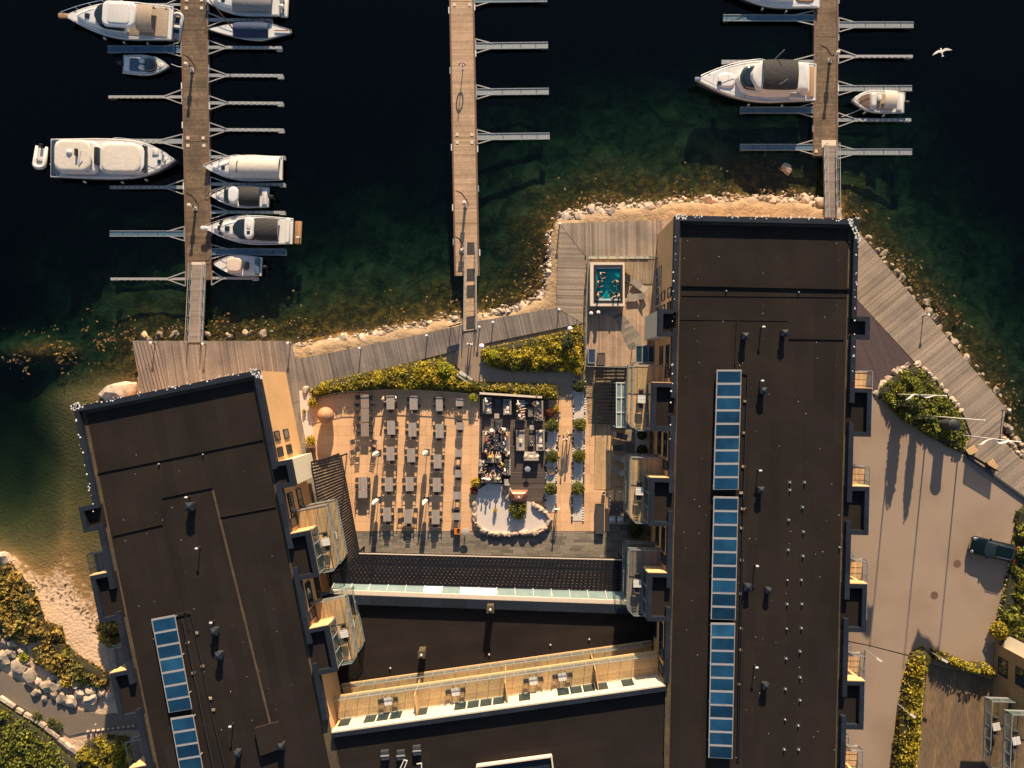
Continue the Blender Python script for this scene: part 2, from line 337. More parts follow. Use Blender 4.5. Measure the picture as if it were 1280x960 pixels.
def terrain_mat():
    m = bpy.data.materials.new('seabed_and_shore'); m.use_nodes = True; nt = m.node_tree; N = nt.nodes; L = nt.links; b = N['Principled BSDF']; b.inputs['Roughness'].default_value = 0.95; b.inputs['Specular IOR Level'].default_value = 0.1
    geo = N.new('ShaderNodeNewGeometry'); sep = N.new('ShaderNodeSeparateXYZ'); L.new(geo.outputs['Position'], sep.inputs[0])
    def noise(sc, det=5, w=0):
        n = N.new('ShaderNodeTexNoise'); n.inputs['Scale'].default_value = sc; n.inputs['Detail'].default_value = det; n.inputs['Distortion'].default_value = w; L.new(geo.outputs['Position'], n.inputs['Vector']); return n.outputs['Fac']
    def mr(x, a, b_, c=0, d=1):
        r = N.new('ShaderNodeMapRange'); L.new(x, r.inputs['Value']); [setattr(r.inputs[1+i], 'default_value', q) for i, q in enumerate((a, b_, c, d))]; return r.outputs[0]
    def mix(f, A, B):
        x = N.new('ShaderNodeMix'); x.data_type = 'RGBA'; L.new(f, x.inputs['Factor'])
        for k, q in (('A', A), ('B', B)):
            if isinstance(q, tuple): x.inputs[k].default_value = (*q, 1)
            else: L.new(q, x.inputs[k])
        return x.outputs['Result']
    sand = mix(mr(noise(1.2), 0.35, 0.65), (0.40, 0.27, 0.155), (0.28, 0.19, 0.11))
    sand = mix(mr(noise(7.0, 6), 0.62, 0.75), sand, (0.20, 0.14, 0.09))
    weed = mix(mr(noise(1.5, 6, 0.6), 0.46, 0.66), (0.05, 0.033, 0.012), (0.16, 0.085, 0.018))
    weed = mix(mr(noise(5.0, 6), 0.66, 0.76), weed, (0.34, 0.17, 0.03))
    silt = mix(mr(noise(0.55, 6, 1.0), 0.40, 0.62), (0.035, 0.045, 0.022), (0.135, 0.125, 0.06))
    silt = mix(mr(noise(1.9, 6), 0.60, 0.72), silt, (0.17, 0.14, 0.07))
    z = N.new('ShaderNodeMath'); z.operation = 'ADD'; L.new(sep.outputs['Z'], z.inputs[0]); L.new(mr(noise(1.1), 0.2, 0.8, -0.5, 0.5), z.inputs[1])
    c = mix(mr(z.outputs[0], -2.9, -2.0), silt, weed); c = mix(mr(z.outputs[0], -0.75, -0.4), c, sand)
    at = N.new('ShaderNodeAttribute'); at.attribute_name = 'sandy'
    bayc = mix(mr(noise(0.5, 5), 0.35, 0.7), (0.23, 0.135, 0.052), (0.16, 0.10, 0.042)); bayc = mix(mr(noise(2.6, 3), 0.70, 0.74), bayc, (0.04, 0.035, 0.02))
    # wet sand and the wrack line along the beach
    dry = mix(mr(noise(9.0, 4), 0.55, 0.8), (0.52, 0.36, 0.24), (0.36, 0.25, 0.16)); zz = N.new('ShaderNodeMath'); zz.operation = 'ADD'; L.new(sep.outputs['Z'], zz.inputs[0]); L.new(mr(noise(2.2, 5), 0.2, 0.8, -0.25, 0.25), zz.inputs[1])
    bayc = mix(mr(zz.outputs[0], -1.22, -1.0), bayc, dry)
    wr = N.new('ShaderNodeMath'); wr.operation = 'ABSOLUTE'; w2 = N.new('ShaderNodeMath'); w2.operation = 'ADD'; L.new(zz.outputs[0], w2.inputs[0]); w2.inputs[1].default_value = 0.95; L.new(w2.outputs[0], wr.inputs[0])
    wm = N.new('ShaderNodeMath'); wm.operation = 'MULTIPLY'; L.new(mr(wr.outputs[0], 0.03, 0.12, 1, 0), wm.inputs[0]); L.new(mr(noise(2.8, 6), 0.5, 0.58), wm.inputs[1])
    bayc = mix(wm.outputs[0], bayc, (0.06, 0.035, 0.02))
    L.new(mix(mr(at.outputs['Fac'], 0.35, 0.8), c, bayc), b.inputs['Base Color'])
    bp = N.new('ShaderNodeBump'); bp.inputs['Distance'].default_value = 0.12; L.new(noise(3.5, 6), bp.inputs['Height']); L.new(bp.outputs[0], b.inputs['Normal'])
    return m
tb.materials.append(terrain_mat()); ground = bpy.data.objects.new('ground', tb); C.objects.link(ground); ground['kind'] = 'structure'

def water_mat():
    m = bpy.data.materials.new('harbour_water'); m.use_nodes = True; nt = m.node_tree; N = nt.nodes; L = nt.links; N.remove(N['Principled BSDF'])
    out = N['Material Output']; tr = N.new('ShaderNodeBsdfTransparent'); gl = N.new('ShaderNodeBsdfGlossy'); gl.inputs['Roughness'].default_value = 0.05
    lw_ = N.new('ShaderNodeLayerWeight'); lw_.inputs['Blend'].default_value = 0.5; pw = N.new('ShaderNodeMath'); pw.operation = 'POWER'; pw.inputs[1].default_value = 5; fr = N.new('ShaderNodeMath'); fr.operation = 'MULTIPLY_ADD'; fr.inputs[1].default_value = 0.98; fr.inputs[2].default_value = 0.02; L.new(lw_.outputs['Facing'], pw.inputs[0]); L.new(pw.outputs[0], fr.inputs[0]); mx = N.new('ShaderNodeMixShader')
    geo = N.new('ShaderNodeNewGeometry'); n = N.new('ShaderNodeTexNoise'); n.inputs['Scale'].default_value = 1.4; n.inputs['Detail'].default_value = 5; L.new(geo.outputs['Position'], n.inputs['Vector'])
    bp = N.new('ShaderNodeBump'); bp.inputs['Distance'].default_value = 0.035; bp.inputs['Strength'].default_value = 0.7; L.new(n.outputs['Fac'], bp.inputs['Height'])
    L.new(bp.outputs[0], gl.inputs['Normal'])
    L.new(fr.outputs[0], mx.inputs[0]); L.new(tr.outputs[0], mx.inputs[1]); L.new(gl.outputs[0], mx.inputs[2]); L.new(mx.outputs[0], out.inputs['Surface'])
    va = N.new('ShaderNodeVolumeAbsorption'); va.inputs['Density'].default_value = 0.78; va.inputs['Color'].default_value = (0.34, 0.56, 0.51, 1); L.new(va.outputs[0], out.inputs['Volume'])
    return m
w = MB(); w.box(-400, 400, -400, 400, -16, WATER); struct('water', w, water_mat())

# ---------------------------------------------------------------- decks, paving, roads
def planked(name, poly, ang, w, gap, z, mat, th=0.06, tone=0.16, base=True):
    mb = MB()
    if base: mb.prism(poly, z-th-0.10, z-th-0.003)
    o = struct(name, mb, M['deck_dark']) if base else None
    pl = MB()
    for q in strips(poly, ang, w, gap):
        pl.prism(q, z-th, z+random.uniform(-0.003, 0.004), t=random.gauss(0, tone), bottom=False)
    p = pl.build('planks', M[mat], o, kind='stuff')
    return o
def slabs(name, poly, ang, w, along, gap, z, mat, part, th=0.05, jitter=0.0, basemat='channel', limit=300):
    mb = MB(); mb.prism(poly, z-th-0.1, z-th+0.01); o = struct(name, mb, M[basemat])
    qs = sorted(strips(poly, ang, w, gap, along, jitter), key=lambda q: -abs(area2(q)))
    for q in qs[:limit]:
        b = MB(); b.prism(q, z-th, z+random.uniform(-0.002, 0.003), t=random.gauss(0, 0.04), bottom=False); b.build(part, M[mat], o)
    if qs[limit:]:
        b = MB(); [b.prism(q, z-th, z, bottom=False) for q in qs[limit:]]; b.build(part, M[mat], o, kind='stuff')
    return o
planked('duckboard', PP([(164.6, 425.6), (196, 426), (210, 490), (178, 496)]), R(104), 0.34, 0.10, -0.004, 'deck')
planked('boardwalk', PP([(196.5, 426), (363, 426), (369, 449), (378, 500), (300, 530), (211, 492)]), R(98), 0.15, 0.012, 0, 'deck')
planked('boardwalk', PP([(369.5, 449), (400, 443.5), (520, 419), (579, 406), (597, 401.5), (695, 385), (728, 404), (612, 428), (520, 451), (440, 473), (385, 487), (378.5, 500)]), R(103), 0.15, 0.012, 0, 'deck')
planked('boardwalk', PP([(695.3, 384.6), (697, 330), (699, 279.5), (731, 320.5), (730, 360), (728, 403.4)]), R(-1.5), 0.15, 0.012, 0, 'deck_lt')
planked('boardwalk', PP([(699.4, 279.2), (838, 275), (832, 320), (731.4, 320)]), R(91), 0.15, 0.012, 0, 'deck_lt')
planked('boardwalk', PP([(1055, 286), (1074, 291), (1257.5, 510), (1251, 548), (1280, 578), (1420, 690), (1420, 722), (1206, 568), (1215, 545), (1205, 519), (1171, 476), (1142, 451), (1060, 362)]), R(39), 0.17, 0.012, 0, 'deck_lt')
planked('dark_terrace', PP([(1055, 362), (1060, 362.6), (1141.5, 451.8), (1140, 456), (1097, 494), (1055, 494)]), R(112), 0.16, 0.008, -0.004, 'deck_purple', tone=0.10)
planked('spa_terrace', PP([(733, 320.5), (830, 320.5), (828, 458), (733, 458)]), R(90), 0.14, 0.01, 0, 'deck_spa', tone=0.14)
planked('lounge_platform', PP([(600, 494), (684, 499.5), (682, 627), (655, 628), (641, 612), (598, 606)]), R(0), 0.16, 0.012, 0.06, 'deck_dark', tone=0.2)
planked('side_deck', PP([(745, 530), (764, 530), (764, 612), (742, 612)]), R(91), 0.14, 0.008, 0.012, 'deck_warm', tone=0.12)
planked('side_deck', PP([(764.4, 537), (782, 537), (782, 620), (764.4, 612)]), R(1), 0.14, 0.008, 0.012, 'deck_warm', tone=0.12)

slabs('patio', PP([(384, 497), (430, 487), (500, 485), (600, 493), (600, 612), (592, 640), (600, 664), (686, 664), (686, 500), (697.5, 500), (733, 500), (735, 530), (744, 530), (742, 612), (762, 614), (762, 664), (443, 664), (424, 566), (396, 577)]), R(0), 1.0, 1.55, 0.014, 0, 'tile', 'paving_slab')
slabs('patio_edge', PP([(443, 664.4), (762, 664.4), (800, 668), (800, 712), (449, 702)]), R(-1), 0.30, 1.25, 0.012, 0, 'slate', 'stone_tile', jitter=1.0)
slabs('garden_path', PP([(577, 413), (600, 408), (600, 440), (609, 455), (640, 463), (718, 464.5), (733, 470), (733, 499.6), (697.5, 499.6), (694, 480), (600, 477), (590, 479), (566, 452)]), R(2), 2.2, 3.2, 0.015, -0.006, 'concrete', 'paving_slab')
slabs('spa_path', PP([(745, 383), (770, 384), (778, 392), (800, 418), (803, 436), (786, 436), (778, 418), (768, 398), (745, 390)]), R(25), 0.34, 1.1, 0.01, 0.02, 'slate', 'stone_tile', jitter=1.0)
slabs('service_yard', PP([(764, 620), (840, 600), (840, 712), (800.5, 712), (800.5, 667.6), (764, 664)]), R(0), 0.6, 0.9, 0.012, -0.01, 'slate', 'stone_tile')
slabs('service_yard', PP([(764, 460), (842, 460), (842, 600), (782.5, 612), (782.5, 536.6), (764, 536.6)]), R(0), 0.6, 0.9, 0.012, -0.01, 'slate', 'stone_tile')
slabs('side_yard', PP([(352, 487), (372, 487), (392, 580), (430, 700), (372, 700)]), R(78), 0.8, 2.4, 0.012, -0.02, 'slate', 'stone_tile')
# car park: two concrete fields with an open joint between them
lot = MB(); lot.prism(PP([(1050, 494), (1097, 494), (1120, 515), (1160, 545), (1207, 569), (1420, 723), (1420, 760), (1274, 640), (1266, 690), (1245, 780), (1240, 850), (1150, 822), (1118, 970), (1110, 1100), (1050, 1100)]), -0.3, -0.06)
lot = struct('car_park', lot, M['channel'])
g = 0.11
def lane(pts, ang=None):
    b = MB(); b.prism(pts, -0.06, -0.012, bottom=False); b.build('concrete_lane', M['concrete'], lot)
lane(PP([(1050, 495), (1098, 495), (1120, 515), (1160, 545), (1206.5, 569.5), (1420, 724), (1420, 760), (1274, 640), (1266, 690), (1245, 780), (1240, 850), (1172, 828), (1087, 806.5), (1050, 799)]))
lane(PP([(1050, 801), (1087, 808), (1143, 822.5), (1118, 970), (1110, 1100), (1050, 1100)]))
kb = MB()
for a, b_ in (((1205, 568.5), (1420, 722)),):
    kb.bar(P(*a, 0.06), P(*b_, 0.06), 0.22, 0.34)
struct('kerb', kb, M['steel'])
for (x, y, nm) in ((1196.6, 704.6, 'nearer the parked car'), (1168, 744, 'farther from the parked car')):
    b = MB(); p = P(x, y, 0); b.lathe([(0.40, -0.012), (0.40, 0.004), (0.34, 0.004), (0.33, -0.002)], p, 18)
    for k in range(-2, 3): b.obox((p.x+k*0.11, p.y, -0.004), 0.05, 0.5-abs(k)*0.09, 0.007)
    tag(b.build('manhole_cover', M['teak_dk'], loc=p), f'round brown manhole cover in the car park, {nm}', 'manhole cover', 'manhole covers in the car park')
# asphalt path, far courtyard, sheets of planted earth
a = MB(); a.prism(PP([(-200, 770), (0, 838), (40, 862), (80, 884), (125, 893), (150, 893), (190, 885), (190, 912), (112, 914), (86, 920), (60, 903), (30, 886), (0, 870), (-200, 800)]), -0.3, -0.03); struct('path', a, M['asphalt'])
a = MB(); a.prism(PP([(1143, 826), (1240, 850), (1420, 900), (1420, 1100), (1112, 1100)]), -0.3, -0.05)
M['yard'] = pm('courtyard_paving', (0.135, 0.09, 0.055), 0.9, 0.3, 3, alt=(0.19, 0.12, 0.06), altscale=0.6, stretch=(R(8), 2.0, 0.4)); struct('courtyard', a, M['yard'])
# ---------------------------------------------------------------- pontoons, fingers, gangways
PZ = -0.78
def pontoon(label, q, seams, mat, pads):
    """q: four pixel corners (top-left, top-right, bottom-right, bottom-left) at deck height"""
    W4 = [P(x, y, PZ) for x, y in q]; loc = (W4[0]+W4[1]+W4[2]+W4[3])/4
    t = thing('pontoon', label, 'pontoon', (loc.x, loc.y, WATER))
    fl = MB(); fl.prism([(p.x, p.y) for p in W4], WATER-0.35, PZ-0.09); fl.build('float', M['steel'], t)
    ys = [q[0][1]]+seams+[q[2][1]]
    def X(side, y):
        a, b = (q[0], q[3]) if side == 0 else (q[1], q[2]); return a[0]+(b[0]-a[0])*(y-a[1])/(b[1]-a[1])
    for y0, y1 in zip(ys[:-1], ys[1:]):
        poly = PP([(X(0, y0)+0.8, y0+0.35), (X(1, y0)-0.8, y0+0.35), (X(1, y1)-0.8, y1-0.35), (X(0, y1)+0.8, y1-0.35)], PZ)
        sec = MB(); sec.prism(poly, PZ-0.09, PZ-0.045); so = sec.build('deck_section', M['teak_dk'], t)
        pl = MB()
        for s in strips(poly, R(0.5), 0.17, 0.012): pl.prism(s, PZ-0.045, PZ+random.uniform(-0.003, 0.003), t=random.gauss(0, 0.12), bottom=False)
        pl.build('planks', M[mat], so, kind='stuff')
        for sd in (0, 1):                # timber edge beam and pale fender strips along it
            e = 1 if sd else -1
            b = MB(); b.bar(P(X(sd, y0)-e*0.3, y0, PZ-0.02), P(X(sd, y1)-e*0.3, y1, PZ-0.02), 0.16, 0.16); b.build('edge_beam', M['teak_dk'], t)
            y = y0+random.uniform(2, 12)
            while y < y1-14:
                b = MB(); b.bar(P(X(sd, y)+e*0.9, y, PZ-0.05), P(X(sd, y+8)+e*0.9, y+8, PZ-0.05), 0.16, 0.2); b.build('fender_strip', M['white2'] if random.random() < 0.5 else M['galv'], t)
                y += random.uniform(38, 90)
    for (x, y) in pads:
        b = MB(); p = P(x, y, PZ); b.obox((p.x, p.y, PZ), 0.32, 0.32, 0.04); b.build('fixing_plate', M['tan_vinyl'], t)
    return t
def finger(t, x0, x1, y, w, mat='galv', brace=9, tilt=0.0, blocks=0, tip='galv'):
    """mooring finger from the pontoon edge x0 out to x1"""
    z = PZ-0.02; sg = 1 if x1 > x0 else -1
    a = P(x0, y, z); b = P(x1, y+tilt, z); d = (b-a).normalized(); n = Vector((-d.y, d.x, 0)); hw = w/2*CAM_Z/FPX; L = (b-a).length
    m = MB(); m.bar(a-Vector((0, 0, 0.06)), b-Vector((0, 0, 0.06)), hw*2, 0.10); o = m.build('mooring_finger', M[mat], t)
    if w > 6:                       # grated walkway: two edge rails and cross bars
        for s in (-1, 1):
            r = MB(); r.bar(a+n*s*(hw-0.04), b+n*s*(hw-0.04), 0.07, 0.09); r.build('edge_rail', M['galv'], o)
        r = MB(); k = 0.3
        while k < L: r.bar(a+d*k+n*(hw-0.05), a+d*k-n*(hw-0.05), 0.03, 0.03); k += 0.42
        r.build('grating', M[mat], o, kind='stuff')
        for k in (0.36, 0.62, 0.83):
            r = MB(); c = a+d*(L*k); r.bar(c+n*(hw-0.06), c-n*(hw-0.06), 0.06, 0.045); r.build('joint_bar', M['steel'], o)
    else:
        r = MB(); k = L*0.30
        while k < L-0.3: r.obox((*(a+d*k).xy, z-0.01), 0.30, hw*1.5, 0.05, math.atan2(d.y, d.x)); k += 0.62
        r.build('tread', M['alu'], o, kind='stuff')
    jb = L*0.235
    for s in (-1, 1):
        r = MB(); r.bar(a+n*s*brace*0.083+d*0.05, a+d*jb+n*s*hw*0.7, 0.10, 0.08); r.build('brace', M['alu'], o)
    r = MB(); r.bar(a+n*brace*0.085+d*0.05, a-n*brace*0.085+d*0.05, 0.08, 0.08); r.build('mounting_rail', M['alu'], o)
    f = MB(); f.obox((*(b-d*0.35).xy, WATER-0.2), 0.6, max(0.35, hw*1.6), 0.45, math.atan2(d.y, d.x)); f.build('end_float', M['rubber'] if blocks else M['steel'], o)
    return o
pl = pontoon('left pontoon with worn brown boards and boats on both sides', [(225.6, -60), (257.6, -60), (264, 350), (233, 350)], [4, 177], 'pontoon',
             [(233, 10), (252, 10), (233.5, 0), (252, 0), (235, 172.5), (254, 172.5), (235, 182), (255, 182)])
for a in ((227, 150, 5.5, 3.0), (227, 134.5, 61.5, 9, 'bluegrate'), (228, 135.5, 121, 3.5, 'alu'), (229, 118, 176.5, 6), (230, 137, 234, 4.2), (231, 137, 292, 7.6, 'bluegrate'), (232.5, 138, 348.6, 3.2, 'alu')):
    finger(pl, *a[:4], mat=a[4] if len(a) > 4 else 'galv')
for a in ((259, 340, 24.5, 4), (259.5, 352, 59, 3.8), (260, 353.5, 94, 4.0), (260.5, 353.5, 128.5, 4.0), (261, 354.5, 162, 4.0), (262, 356, 196, 3.8), (262.5, 356, 230, 4), (263, 356, 265, 3.8), (263.5, 357, 314.5, 8.5, 'bluegrate'), (264, 322, 347.5, 3.2, 'alu')):
    finger(pl, *a[:4], mat=a[4] if len(a) > 4 else 'galv', tilt=0.6, blocks=1)
pmid = pontoon('middle pontoon with pale boards and no boats moored', [(561, -60), (590.8, -60), (599, 345), (568.8, 345)], [2, 172.5], 'pontoon_mid',
               [(568, 6), (587, 6), (571.5, 168), (590, 168), (571.5, 178), (590, 178)])
for a in ((592, 684, -0.5, 8, 'bluegrate'), (594, 685, 57.5, 8.4), (595, 686, 115, 8.4), (596, 687, 171, 8.6)):
    finger(pmid, *a[:4], mat=a[4] if len(a) > 4 else 'galv', tilt=-1)
pr = pontoon('right pontoon with brown boards ending at a gangway', [(1018.4, -60), (1047.4, -60), (1046, 195), (1017, 195)], [], 'pontoon', [(1020, 189)])
for a in ((1018, 904, 22.3, 8.4, 'bluegrate'), (1018, 902, 77.5, 5.5), (1017.4, 925, 137.6, 8.4, 'bluegrate'), (1017.2, 925, 184, 8.2, 'bluegrate'),
          (1048, 1142, 31, 8), (1047.5, 1141, 70.3, 3.6, 'alu'), (1047, 1140, 110.3, 7.4), (1046.6, 1139, 149.8, 4.2), (1046.4, 1140, 189.8, 8)):
    finger(pr, *a[:4], mat=a[4] if len(a) > 4 else 'galv')
def gangway(label, top, bot, z0, z1, mats=(), rails=True, grate='deck'):
    """top, bot: ((xl,y),(xr,y)) pixel pairs at heights z0 (pontoon end) and z1 (shore end)"""
    A0, A1 = P(*top[0], z0), P(*top[1], z0); B0, B1 = P(*bot[0], z1), P(*bot[1], z1)
    t = thing('gangway', label, 'gangway', tuple((B0+B1)/2))
    d = ((B0+B1)/2-(A0+A1)/2); L = d.length; n = int(L/0.16)
    pl = MB()
    for k in range(n):
        u0, u1 = k/n+0.0008, (k+1)/n-0.0008
        pl.loft([[A0.lerp(B0, u0), A1.lerp(B1, u0), A1.lerp(B1, u1), A0.lerp(B0, u1)][::-1], [p+Vector((0, 0, 0.05)) for p in [A0.lerp(B0, u0), A1.lerp(B1, u0), A1.lerp(B1, u1), A0.lerp(B0, u1)]][::-1]], t=random.gauss(0, 0.1))
    pl.build('treads', M[grate], t, kind='stuff')
    for a, b in ((A0, B0), (A1, B1)):
        m = MB(); m.bar(a-Vector((0, 0, 0.05)), b-Vector((0, 0, 0.05)), 0.12, 0.28); m.build('side_beam', M['galv'], t)
        m = MB(); m.tube([a+Vector((0, 0, 1.0)), b+Vector((0, 0, 1.0))], 0.035); m.tube([a+Vector((0, 0, 0.55)), b+Vector((0, 0, 0.55))], 0.02)
        for k in range(7): q = a.lerp(b, k/6); m.tube([q, q+Vector((0, 0, 1.0))], 0.025)
        m.build('handrail', M['alu'], t)
    for u0, u1 in mats:
        m = MB(); pts = [A0.lerp(A1, .18).lerp(B0.lerp(B1, .18), u) for u in (u0, u1)]+[A0.lerp(A1, .86).lerp(B0.lerp(B1, .86), u) for u in (u1, u0)]
        m.loft([[p+Vector((0, 0, 0.052)) for p in pts], [p+Vector((0, 0, 0.075)) for p in pts]]); m.build('rubber_mat', M['black_can'], t)
    return t
gangway('gangway with metal handrails from the left pontoon to the boardwalk', ((240.5, 331), (257, 331)), ((236, 428), (252.5, 428)), PZ+0.1, 0.04)
gangway('pale gangway with four black mats leading to the middle pontoon', ((581.5, 303), (595, 303)), ((580, 414), (595.5, 412)), PZ+0.1, 0.04, mats=((0.0, 0.14), (0.30, 0.44), (0.49, 0.63), (0.84, 0.985)), grate='pontoon_mid')
gangway('gangway beside the right wing to the right pontoon', ((1030, 182), (1045, 182)), ((1032, 272), (1046, 272)), PZ+0.1, 0.04)
for k, (x, y, sx, sy) in enumerate(((248.5, 333, 1.5, 0.9), (1037, 180, 1.7, 0.8))):
    b = MB(); p = P(x, y, PZ); b.obox((p.x, p.y, PZ+0.005), sx, sy, 0.05); tag(b.build('landing_plate', M['cushion_lt'], loc=p), ['pale landing plate under the foot of the left gangway', 'pale landing plate under the foot of the right gangway'][k], 'plate')
# service pedestals and lifebuoy post
def pedestal(x, y, label, h=1.85, kind=0):
    p = P(x, y, PZ); t = thing('service_pedestal', label, 'pedestal', tuple(p), 'service pedestals on the pontoons')
    m = MB(); m.obox(p, 0.42, 0.42, 0.08); m.build('base_plate', M['alu'], t)
    m = MB(); m.mound([(q[0]+p.x, q[1]+p.y) for q in rrect(-0.13, 0.13, -0.11, 0.11, 0.05)], [(PZ+0.08, 0), (PZ+h-0.25, 0.01), (PZ+h-0.2, -0.05), (PZ+h-0.04, -0.04), (PZ+h, 0.05)]); m.build('column', M['white2'] if kind else M['cushion_lt'], t, smooth=35)
    for s, mt in ((-1, 'red' if kind else 'steel'), (1, 'leaf_y' if kind else 'steel')):
        m = MB(); m.obox((p.x+s*0.17, p.y-0.02, PZ+h*0.55), 0.12, 0.16, 0.35); m.build('socket_box', M['orange'] if (kind and s > 0) else M[mt], t)
    m = MB(); m.tube([p+Vector((0.2, 0.1, 0.1)), p+Vector((0.35, 0.3, 0.03)), p+Vector((0.1, 0.75, 0.03)), p+Vector((-0.35, 1.4, 0.03)), p+Vector((-1.0, 1.7, 0.0))], 0.025); m.build('mooring_cable', M['black'], t)
pedestal(240.5, 88, 'service pedestal on the left pontoon, nearer the open water')
pedestal(244.5, 261, 'service pedestal on the left pontoon, nearer the gangway')
pedestal(581.6, 258, 'service pedestal with red and yellow sockets on the middle pontoon', 1.9, 1)
pedestal(1037, 76, 'service pedestal on the right pontoon beside the black canopied yacht', 2.3)
pedestal(577.5, 314, 'low bollard pedestal beside the head of the middle gangway', 0.8)
p = P(578.6, 86, PZ); t = thing('lifebuoy_post', 'lifebuoy post throwing an oval ring shadow on the middle pontoon', 'lifebuoy', tuple(p))
m = MB(); m.tube([p, p+Vector((0, 0, 2.05))], 0.045, 8); m.build('post', M['white2'], t, smooth=True)
m = MB(); zc = PZ+1.3
for k in range(20):
    a0, a1 = 2*math.pi*k/20, 2*math.pi*(k+1)/20
    m.tube([(p.x+0.33*math.cos(a0), p.y-0.07, zc+0.36*math.sin(a0)), (p.x+0.33*math.cos(a1), p.y-0.07, zc+0.36*math.sin(a1))], 0.07, 6, m=(k//2) % 2)
m.build('lifebuoy', [M['white2'], M['red']], t)
m = MB(); m.obox((p.x, p.y, PZ), 0.3, 0.3, 0.03); m.build('base_plate', M['alu'], t)
# ---------------------------------------------------------------- the waterfront hotel: three wings and a low lobby
RZ = 9.2; RS = 8.66                       # coping top, roof surface
class Facade:
    def __init__(s, a, b, z=RZ):
        A = P(*a, z); B = P(*b, z); s.o = Vector((A.x, A.y)); s.u = Vector((B.x-A.x, B.y-A.y)); s.L = s.u.length; s.u.normalize(); s.n = Vector((s.u.y, -s.u.x))
        s.z = z
    def flip(s): s.n = -s.n; return s
    def pt(s, a, d, z): q = s.o+s.u*a+s.n*d; return Vector((q.x, q.y, z))
    def xy(s, a, d): q = s.o+s.u*a+s.n*d; return (q.x, q.y)
    def rect(s, a0, a1, d0, d1): return [s.xy(a0, d0), s.xy(a1, d0), s.xy(a1, d1), s.xy(a0, d1)]
    def s_of(s, y, z=None): return (P(640, y, z if z else s.z).y-s.o.y)/s.u.y
def wing(label, poly, sheet_ang, edges, inset_d=0.75, sheet_w=1.0, z=RZ, rs=RS, name='hotel_wing', wallmat='wall', base=-1.7, droppings=0, sheet_len=9.0):
    W = ccw(PP(poly, z)); c = np.mean(np.array(W), 0); t = thing(name, label, 'building', (c[0], c[1], 0))
    b = MB(); b.prism(inset(W, 0.06), base, rs-0.06); wall = b.build('wall', M[wallmat], t)
    b = MB(); b.prism(inset(W, 0.02), rs-0.06, rs-0.012); roof = b.build('roof', M['felt_mossy'], t)
    for q in strips(inset(W, inset_d), sheet_ang, sheet_w, 0.012, sheet_len, 1.0):
        k = MB(); zz = rs+random.uniform(0.0, 0.006); k.prism(q, rs-0.012, zz, bottom=False); k.build('roofing_sheet', M['felt'], roof)
    for (a, e, wd) in edges:                 # parapet runs with jointed metal coping
        cp = MB()
        A = P(*a, z); E = P(*e, z); d = E-A; L = d.length; d.normalize(); nn = Vector((-d.y, d.x, 0)); n = max(1, round(L/2.4))
        cm = Vector((c[0], c[1], z)); nn = nn if nn.dot(cm-A) > 0 else -nn
        for k in range(n):
            p0 = A+d*(L*k/n+0.008); p1 = A+d*(L*(k+1)/n-0.008)
            cp.prism([(p0.x, p0.y), (p1.x, p1.y), (p1.x+nn.x*wd, p1.y+nn.y*wd), (p0.x+nn.x*wd, p0.y+nn.y*wd)], rs-0.3, z+random.uniform(-0.004, 0.004), t=random.gauss(0, 0.12))
        cpo = cp.build('parapet', M['coping'], t)
    return t, wall, roof, cpo
def specks(parent, pts, mat='dropping'):
    b = MB()
    for x, y, z, r in pts: b.prism(circle(x, y, r, 6), z-0.01, z+0.006)
    return b.build('bird_droppings', M[mat], parent, kind='stuff')
def line_specks(a, e, n, z, r=0.07, spread=0.2):
    A = P(*a, z); E = P(*e, z); out = []
    for k in range(n):
        q = A.lerp(E, random.random()); out.append((q.x+random.uniform(-spread, spread), q.y+random.uniform(-spread, spread), z+0.008, r*random.uniform(0.4, 1.3)))
    return out
def curb(roof, a, e, w=0.12, h=0.13, z=RS):
    m = MB(); m.bar(P(*a, z+h/2), P(*e, z+h/2), w, h); m.build('roof_curb', M['felt'], roof)
def cowl(roof, x, y, w=0.62, h=0.85, z=RS):
    p = P(x, y, z+h); p.z = z; a = random.uniform(-0.03, 0.03); m = MB()
    m.obox(p, w*0.75, w*0.75, h*0.72, a, 1); m.obox((p.x, p.y, z+h*0.72), w, w, 0.05, a)
    r = [(p.x+sx*w/2, p.y+sy*w/2, z+h*0.72+0.05) for sx, sy in ((-1, -1), (1, -1), (1, 1), (-1, 1))]
    m.loft([r, [(p.x+sx*0.03, p.y+sy*0.03, z+h) for sx, sy in ((-1, -1), (1, -1), (1, 1), (-1, 1))]])
    return m.build('vent_cowl', [M['coping'], M['steel']], roof)
def pipe(roof, x, y, h=0.95, z=RS, r=0.05):
    p = P(x, y, z+h); p.z = z; m = MB(); m.tube([p, p+Vector((0, 0, h*0.9))], r, 8, 1); m.lathe([(r*1.2, h*0.86), (0.10, h*0.9), (0.10, h*0.97), (0.03, h)], p, 10, sx=1.5)
    return m.build('vent_pipe', [M['white2'], M['steel']], roof)
def stud(roof, x, y, plate=True):
    p = P(x, y, RS); m = MB()
    if plate: m.obox((p.x, p.y, RS+0.004), 0.36, 0.36, 0.02, 0, 1)
    m.lathe([(0.07, 0.0), (0.07, 0.16), (0.03, 0.22)], (p.x, p.y, RS+0.01), 10); return m.build('roof_ventilator', [M['alu'], M['steel']], roof)
